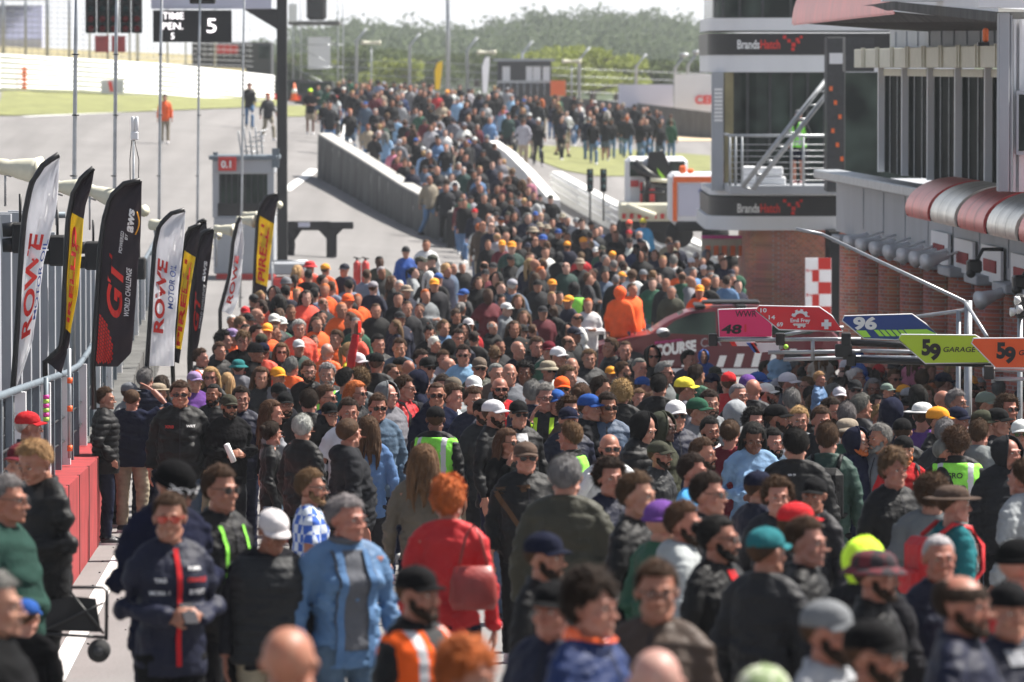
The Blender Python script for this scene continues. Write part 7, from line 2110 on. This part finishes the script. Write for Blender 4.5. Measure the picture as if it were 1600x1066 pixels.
for it in range(60):
    cur = {}
    for p in indiv: cur.setdefault(gen[id(p)][lvl[id(p)]], []).append(p)
    bad = [q for g_ in cur.values() if len(g_) > 1 for q in g_]
    bad += [p for p in indiv if len(gen[id(p)][lvl[id(p)]].replace(',', '').split()) > 16]
    if not bad: break
    for q in {id(b): b for b in bad}.values():
        if lvl[id(q)] < len(gen[id(q)]) - 1: lvl[id(q)] += 1
lone_n = len(bad)
for p in indiv: p['label'] = gen[id(p)][lvl[id(p)]]
print('LABEL CLASHES', lone_n)

# ---- dressing
def variant(p): return 2 if 'W' in p['ex'] else (1 if 'X' in p['ex'] else 0)
def child(root, name, me, color=None, mw=None, lab_=None):
    o = bpy.data.objects.new(name, me); C.objects.link(o); o.parent = root
    if mw is not None: o.matrix_local = mw
    if color is not None: o.color = (*color, 1)
    if lab_: o['label'] = lab_
    return o
def colr(name):
    return jn(COL.get(name, (.2, .2, .2)))
def swapmat(me, mname, tagk):
    def f():
        m2 = me.copy(); m2.materials[0] = M[mname]; return m2
    return cached(('sw', me.name, mname), f)
def make(p):
    ex = p['ex']; s = FPX / p['D']; lod = 0 if s > 135 else 1
    var = variant(p); fem = 1 if 'W' in ex else 0; ps = p['pose']
    hy = p['ht'] if p['ht'] is not None else random.choice([0, 0, 20, -20, 0])
    if POSE[ps]['lean']: hy = 0
    me, hy, hp_ = body(ps, fem, hy, 22 if 'D' in ex else 0, lod)
    root = bpy.data.objects.new('person', me); C.objects.link(root)
    root['label'] = p['label']; root['category'] = 'person'; root['group'] = 'people in the pit lane crowd'
    k = p['h'] / 1.737
    wx = k * (1.14 if 'X' in ex and 'X0' not in ex else 1.0) * random.uniform(.97, 1.05)
    if 'wide' in ex: wx = k * 1.34
    if p['kid']: wx = k * 1.12
    root.scale = (wx, k * (1.08 if 'X' in ex else 1), k)
    root.location = ((p['u'] - 800) / FPX * p['D'], p['D'], p['z0']); root.rotation_euler = (0, 0, R(p['face'] + random.uniform(-4, 4) - (hy if p['ht'] is not None else hy * .8)))
    sk = jn(SK[p['sk']], .06); root.color = (*sk, 1)
    if POSE[ps]['lean']:
        a = lean_(HP_, POSE[ps]) - HP_; hm = Matrix.Translation(a + HOFF)
    else: hm = headmat(hy, hp_)
    hc = jn(HC[p['hc']], .2)
    def C_(n, m_, c=None, mw=None, lb=None): return child(root, n, m_, c, mw, lb)
    # clothes
    tc = p['tc']; kd = p['top']; under = None; quilt = 0
    if kd == 'V': under = ('J', 'orange' if tc == 'orange' and 'X' in ex or tc == 'orange' and s < 60 else 'black')
    if kd == 'G': under = ('S', 'charcoal'); quilt = 1
    if under:
        g = C_('jacket', garment(under[0], ps, var, lod), colr(under[1])); vm = vestmesh(ps, var, lod, quilt); C_('vest' if not quilt else 'gilet', vm, colr(tc)); top_me = vm
    else:
        gm = garment(kd, ps, var, lod); top_me = gm
        if tc in ('plaid', 'football'): gm = swapmat(gm, tc, 0)
        C_({'J': 'jacket', 'H': 'hoodie', 'S': 'sweater', 'P': 'puffer_jacket', 'T': 'shirt', 'K': 'coat'}[kd], gm, colr(tc))
    if p['kid'] == 'raise': lg_, lc = 'long', 'denim'
    else: lg_, lc = ('short', random.choice(['black', 'navy', 'charcoal', 'beige'])) if 'shorts' in ex else ('long', 'denim' if 'jeans' in ex else random.choice(['navy', 'black', 'navy', 'charcoal', 'slate', 'beige', 'black']))
    C_('trousers' if lg_ == 'long' else 'shorts', legs(ps, lg_, lod), colr(lc))
    sc_ = random.choice(['black', 'white', 'charcoal', 'grey', 'maroon'])
    for q in 'LR': C_('shoe', shoe(ps, q, 0), colr(sc_))
    # head
    if p['hat']:
        hk = p['hat']
        hcol = colr(p['hatc']) if p['hatc'] != 'camo' and p['hatc'] != 'plaid' else (.2, .2, .2)
        hm_ = hatmesh('cap' if hk in ('cap', 'capb') else hk)
        if p['hatc'] == 'camo': hm_ = swapmat(hm_, 'camo', 1)
        if p['hatc'] == 'plaid': hm_ = swapmat(hm_, 'plaid_red', 1)
        ho = C_({'cap': 'cap', 'capb': 'cap', 'hood': 'hood', 'buck': 'hat', 'straw': 'hat', 'bean': 'beanie', 'pom': 'beanie'}[hk], hm_, hcol, hm)
        if hk in ('cap', 'capb'):
            vc_ = hcol if 'neonvisor' not in ex else COL['neon']
            vo = bpy.data.objects.new('visor', hatmesh('visor' if hk == 'cap' else 'visorb')); C.objects.link(vo); vo.parent = ho; vo.color = (*vc_, 1)
        if hk in ('cap', 'capb', 'buck', 'straw') and not (p['hair'] == 'n'):
            C_('hair', hairmesh('q' if 'W' not in ex else 'l', min(lod, 1)) if 'W' not in ex else hairmesh('q', lod), hc, hm)
        if 'W' in ex and hk != 'hood': C_('hair', hairmesh('p', lod), hc, hm) if False else None
    elif p['hair'] and p['hair'] != 'n':
        hr = p['hair']
        C_('hair', hairmesh(hr if hr in 'sblcwupr' else 's', lod), hc, hm)
        if 'braid' in ex: pass
    if 'B' in ex: C_('beard', beardmesh(0), jn(HC['rd'] if 'rdb' in ex else hc if p['hc'] != 'br' else HC['db']), hm)
    if s > 85 and abs((p['face'] + 180) % 360 - 180) < 140 and 'g' not in ex: C_('eye', eyesmesh(-1), None, hm); C_('eye', eyesmesh(1), None, hm)
    if 'g' in ex: C_('sunglasses', glassmesh(True), (.012, .01, .01) if 'rb' not in ex else (.45, .05, .03), hm)
    if 'k' in ex: C_('glasses', glassmesh(False), (.02, .02, .02), hm)
    if 'orangephones' in ex:
        C_('headphones', hatmesh('phones'), COL['orange'], Matrix.Translation((0, .02, -.15)) @ Matrix.Rotation(R(70), 4, 'X') @ Matrix.Translation((0, 0, 0)) if False else Matrix.Translation((0, -.0, 1.50)) @ Matrix.Rotation(R(100), 4, 'X') @ Matrix.Translation((0, 0, -1.66)))
    if 'pack' in ex or 'packred' in ex: C_('backpack', packmesh(), colr('black') if 'pack' in ex else COL['red'])
    gk = (under[0] if under else kd)
    def strip(n, x0, x1, z0, z1, c, side=-1, tilt=0.0):
        me_ = frontstrip(gk, ps, var, lod, x0, x1, z0, z1, side, tilt); C_(n, me_, c)
    if 'redzip' in ex: strip('zip', -.014, .014, .86, 1.47, COL['red'])
    elif s > 130 and kd in 'JP' and 'tee' not in ex and 'greytop' not in ex: strip('zip', -.005, .005, .86, 1.46, (.03, .03, .035))
    if 'tee' in ex or 'greytop' in ex: strip('shirt_front', -.055 if 'tee' in ex else -.10, .055 if 'tee' in ex else .10, .90, 1.455, COL['white'] if 'tee' in ex else (.10, .105, .12))
    if 'greytop' in ex:
        for sx in (-1, 1): me_ = frontstrip(gk, ps, var, lod, sx * .085 - .018, sx * .085 + .018, .80, 1.46, -1, sx * -.02); C_('lapel', me_, COL['denim'], Matrix.Translation((0, -.012, 0)))
        mb = MB(); mb.tube([(.060*math.cos(a), .006+.064*math.sin(a), 1.505) for a in np.linspace(0, 6.283, 20)], .024, 8, 0, False); C_('roll_neck', cached('rneck', lambda: mb.mesh('roll_neck', M['knit'])), (.10, .105, .12))
    if 'strap' in ex: strip('strap', -.02, .02, .95, 1.42, (.10, .055, .03), -1, -.55)
    if 'creamcollar' in ex: strip('collar', -.06, .06, 1.36, 1.465, COL['cream'])
    if 'greycollar' in ex: strip('collar', -.09, .09, 1.40, 1.465, COL['lightgrey'])
    if 'redinner' in ex: strip('shirt_front', -.03, .03, 1.2, 1.46, COL['red'])
    if 'whitecollar' in ex: 
        mb = MB(); mb.tube([(.062*math.cos(a), .014+.062*math.sin(a), 1.497) for a in np.linspace(0, 6.283, 20)], .011, 6, 0, False); C_('collar', cached('wcol', lambda: mb.mesh('collar', M['print_white'])))
    if 'limetrim' in ex: strip('trim', .075, .095, 1.1, 1.43, COL['lime']); strip('trim', -.095, -.075, 1.1, 1.43, COL['lime'])
    if 'neontrim' in ex: strip('trim', .055, .095, 1.15, 1.45, COL['neon']); strip('trim', -.095, -.055, 1.15, 1.45, COL['neon'])
    def pr(key, items, side=-1, mesh_=None): C_('print', printmesh(key, items, mesh_ or top_me, side))
    if 'rb' in ex: pr('rb', [('TAG', -.10, 1.30, .022, 'print_white', .03), ('MOBIL 1', -.10, 1.235, .02, 'print_white', .02), ('ORACLE', .10, 1.30, .022, 'print_red', .02), ('BYBIT', .10, 1.235, .026, 'print_white', .02), ('PUMA', .09, 1.36, .02, 'print_white', .02)])
    if 'merc' in ex: pr('merc', [('AMG', .09, 1.31, .022, 'print_white', .02), ('PETRONAS', .09, 1.28, .014, 'print_white', .01), ('INEOS', .09, 1.25, .014, 'print_white', .01)])
    if 'pr578' in ex: pr('578', [('578', 0, 1.20, .085, 'print_black', .03), ('LANE', 0, 1.06, .045, 'print_black', .03), ('SRO', 0, 1.34, .045, 'print_black', .02)], 1)
    if 'prO' in ex: pr('O', [('O', .03, 1.30, .05, 'print_black', .03), ('PIT LANE', .0, 1.12, .035, 'print_black', .02)], 1)
    if 'numO' in ex: pr('numO', [('0', .05, 1.27, .06, 'print_red', .02)], 1)
    if 'tander' in ex: pr('tander', [('Santander', 0, 1.22, .045, 'print_white', .02), ('PUMA', .09, 1.33, .02, 'print_white', .02)])
    if 'motor' in ex: pr('motor', [('MOTORSPORT', -.0, 1.18, .020, 'print_white', .02), ('GB 79', 0, 1.40, .014, 'print_white', .02)], 1)
    if 'sro' in ex: pr('sro', [('SRO', .09, 1.29, .026, 'print_red', .02)])
    if 'wtext' in ex: pr('wtext', [('SOUTH STOW', 0, 1.24, .04, 'print_white', .0)])
    if 'bluemarks' in ex: pr('bm', [('FORD', .10, 1.25, .03, 'print_white', .02), ('PUMA', -.10, 1.27, .024, 'print_white', .02)])
    if 'trim' in ex: pr('trim', [('XR8', -.09, 1.30, .03, 'print_red', .01), ('WRT', .09, 1.31, .024, 'print_white', .02)])
    if 'beanprint' in ex:
        mb = MB(); v_, f_, wd = glyphs('XYGII', .02); vs = []
        for q in v_:
            a = (q[0] / wd - .5) * 2.4; vs.append((.107 * math.sin(a), .014 - .129 * math.cos(a), 1.664 + q[1] * .03))
        mb.add(vs, f_); C_('print', mb.mesh('print', M['print_white']), None, hm)
    # things held are things of their own
    def held(nm, me_, lb, cat, loc, rot, col):
        o = bpy.data.objects.new(nm, me_); C.objects.link(o); bpy_m = Matrix.LocRotScale(root.location, root.rotation_euler, root.scale)
        o.matrix_world = Matrix.Translation(bpy_m @ V(loc)) @ Matrix.Rotation(root.rotation_euler.z, 4, 'Z') @ Euler(rot).to_matrix().to_4x4()
        o.color = (*col, 1); o.scale = (.8, .8, .8) if nm == 'handbag' else o.scale; o['label'] = lb; o['category'] = cat
    short_ = cw(tc) + ' ' + TOPN[kd]
    if ps == 'f' and s > 150 and 'paper' not in ex:
        held('phone', phonemesh(), f"phone held by the {who(p)} with {short(p)}" if len(place(p).split()) > 4 or len(short(p).split()) > 5 else f"dark phone held by the {who(p)} with {short(p)} {place(p)}" , 'phone', (0, -.30, 1.15), (R(-50), 0, 0), (.02, .02, .025))
    if 'phone' in ex and ps == 'h': held('phone', phonemesh(), 'red phone held up high by the man in the white cap', 'phone', (-.26, -.20, 2.06), (0, 0, 0), (.8, .05, .03))
    if 'paper' in ex:
        mb = MB(); mb.tube([(-.05, -.30, 1.06), (-.14, -.34, 1.24)], .032, 12); held('rolled_poster', cached('paper', lambda: mb.mesh('rolled_poster', M['print_white'])), 'white rolled poster held by the man in the patterned cap', 'poster', (0, 0, 0), (0, 0, 0), (1, 1, 1))
    if 'bag' in ex: held('handbag', bagmesh(), 'dark red leather bag hanging from the ginger woman\'s shoulder', 'bag', (-.17, .19, 1.02), (0, 0, R(15)), (.30, .035, .03))
    return root
for p in indiv: make(p)

# ---- everyone farther off: one mass
def flat(me):
    c = getco(me); L = np.empty(len(me.loops), dtype=np.int64); me.loops.foreach_get('vertex_index', L); T = np.empty(len(me.polygons), dtype=np.int64); me.polygons.foreach_get('loop_total', T); return c, (L, T)
_fl = {}
def fl(me):
    if me.name not in _fl: _fl[me.name] = flat(me)
    return _fl[me.name]
cos, faces, cols = [], [], []; base = 0
loops, starts, totals = [], [], []
def put(me, mw, col):
    global base
    c, pl = fl(me); m4 = np.array(mw); q = c @ m4[:3, :3].T + m4[:3, 3]
    cos.append(q); cols.append(np.tile(np.array([*col, 1.0]), (len(c), 1)))
    loops.append(pl[0] + base); totals.append(pl[1])
    base += len(c)
for p in crowd:
    ps = p['pose'] if p['pose'] in 'dfpwxc' else 'd'; var = variant(p); ex = p['ex']; k = p['h'] / 1.737
    lz = 2 if p['D'] > 130 else 1
    mw = Matrix.LocRotScale(V(((p['u'] - 800) / FPX * p['D'], p['D'], p['z0'])), Euler((0, 0, R(p['face'] + random.uniform(-12, 12)))), V((k * random.uniform(.95, 1.1), k, k)))
    me, hy, hp_ = body(ps, 1 if 'W' in ex else 0, 0, 0, 2 if p['D'] > 95 else 1); put(me, mw, SK[p['sk']])
    kd, tc = p['top'], p['tc']
    if kd == 'V': put(garment('J', ps, var, 2), mw, COL['orange' if tc == 'orange' else 'black']); put(vestmesh(ps, var, 2, 0), mw, COL[tc])
    else: put(garment(kd, ps, var, 2), mw, colr(tc if tc != 'plaid' else 'beige'))
    sh_ = 'shorts' in ex
    put(legs(ps, 'short' if sh_ else 'long', 2), mw, colr('denim' if 'jeans' in ex else random.choice(['navy', 'black', 'charcoal', 'slate', 'beige'])))
    for q in 'LR': put(shoe(ps, q, 0), mw, colr(random.choice(['black', 'white', 'grey'])))
    mh = mw @ Matrix.Translation(HOFF)
    if p['hat']:
        put(hatmesh('cap' if p['hat'] in ('cap', 'capb') else p['hat']), mh, colr(p['hatc'] if p['hatc'] in COL else 'grey'))
        if p['hat'] == 'cap': put(hatmesh('visor'), mh, colr(p['hatc'] if p['hatc'] in COL else 'grey'))
        if p['hat'] not in ('hood', 'bean'): put(hairmesh('q', 2), mh, HC[p['hc']])
    elif p['hair'] != 'n': put(hairmesh(p['hair'] if p['hair'] in 'sblcwupr' else 's', 2), mh, jn(HC[p['hc']], .2))
if crowd:
    loops = np.concatenate(loops); totals = np.concatenate(totals)
    co = np.concatenate(cos); me = bpy.data.meshes.new('crowd'); me.vertices.add(len(co)); me.vertices.foreach_set('co', co.reshape(-1))
    me.loops.add(len(loops)); me.loops.foreach_set('vertex_index', loops); me.polygons.add(len(totals))
    st0 = np.concatenate([[0], np.cumsum(totals)[:-1]]); me.polygons.foreach_set('loop_start', st0.astype(int)); me.polygons.foreach_set('loop_total', totals)
    me.update(calc_edges=True); me.validate()
    at = me.color_attributes.new('col', 'FLOAT_COLOR', 'POINT'); at.data.foreach_set('color', np.concatenate(cols).reshape(-1))
    me.polygons.foreach_set('use_smooth', [True] * len(me.polygons)); me.materials.append(M['crowd_mat'])
    o = bpy.data.objects.new('crowd', me); C.objects.link(o); o['kind'] = 'stuff'
print('MESHES cached', len(_c), 'verts', sum(len(m.vertices) for m in bpy.data.meshes))
for o in bpy.data.objects:
    if '_o' in o: del o['_o']
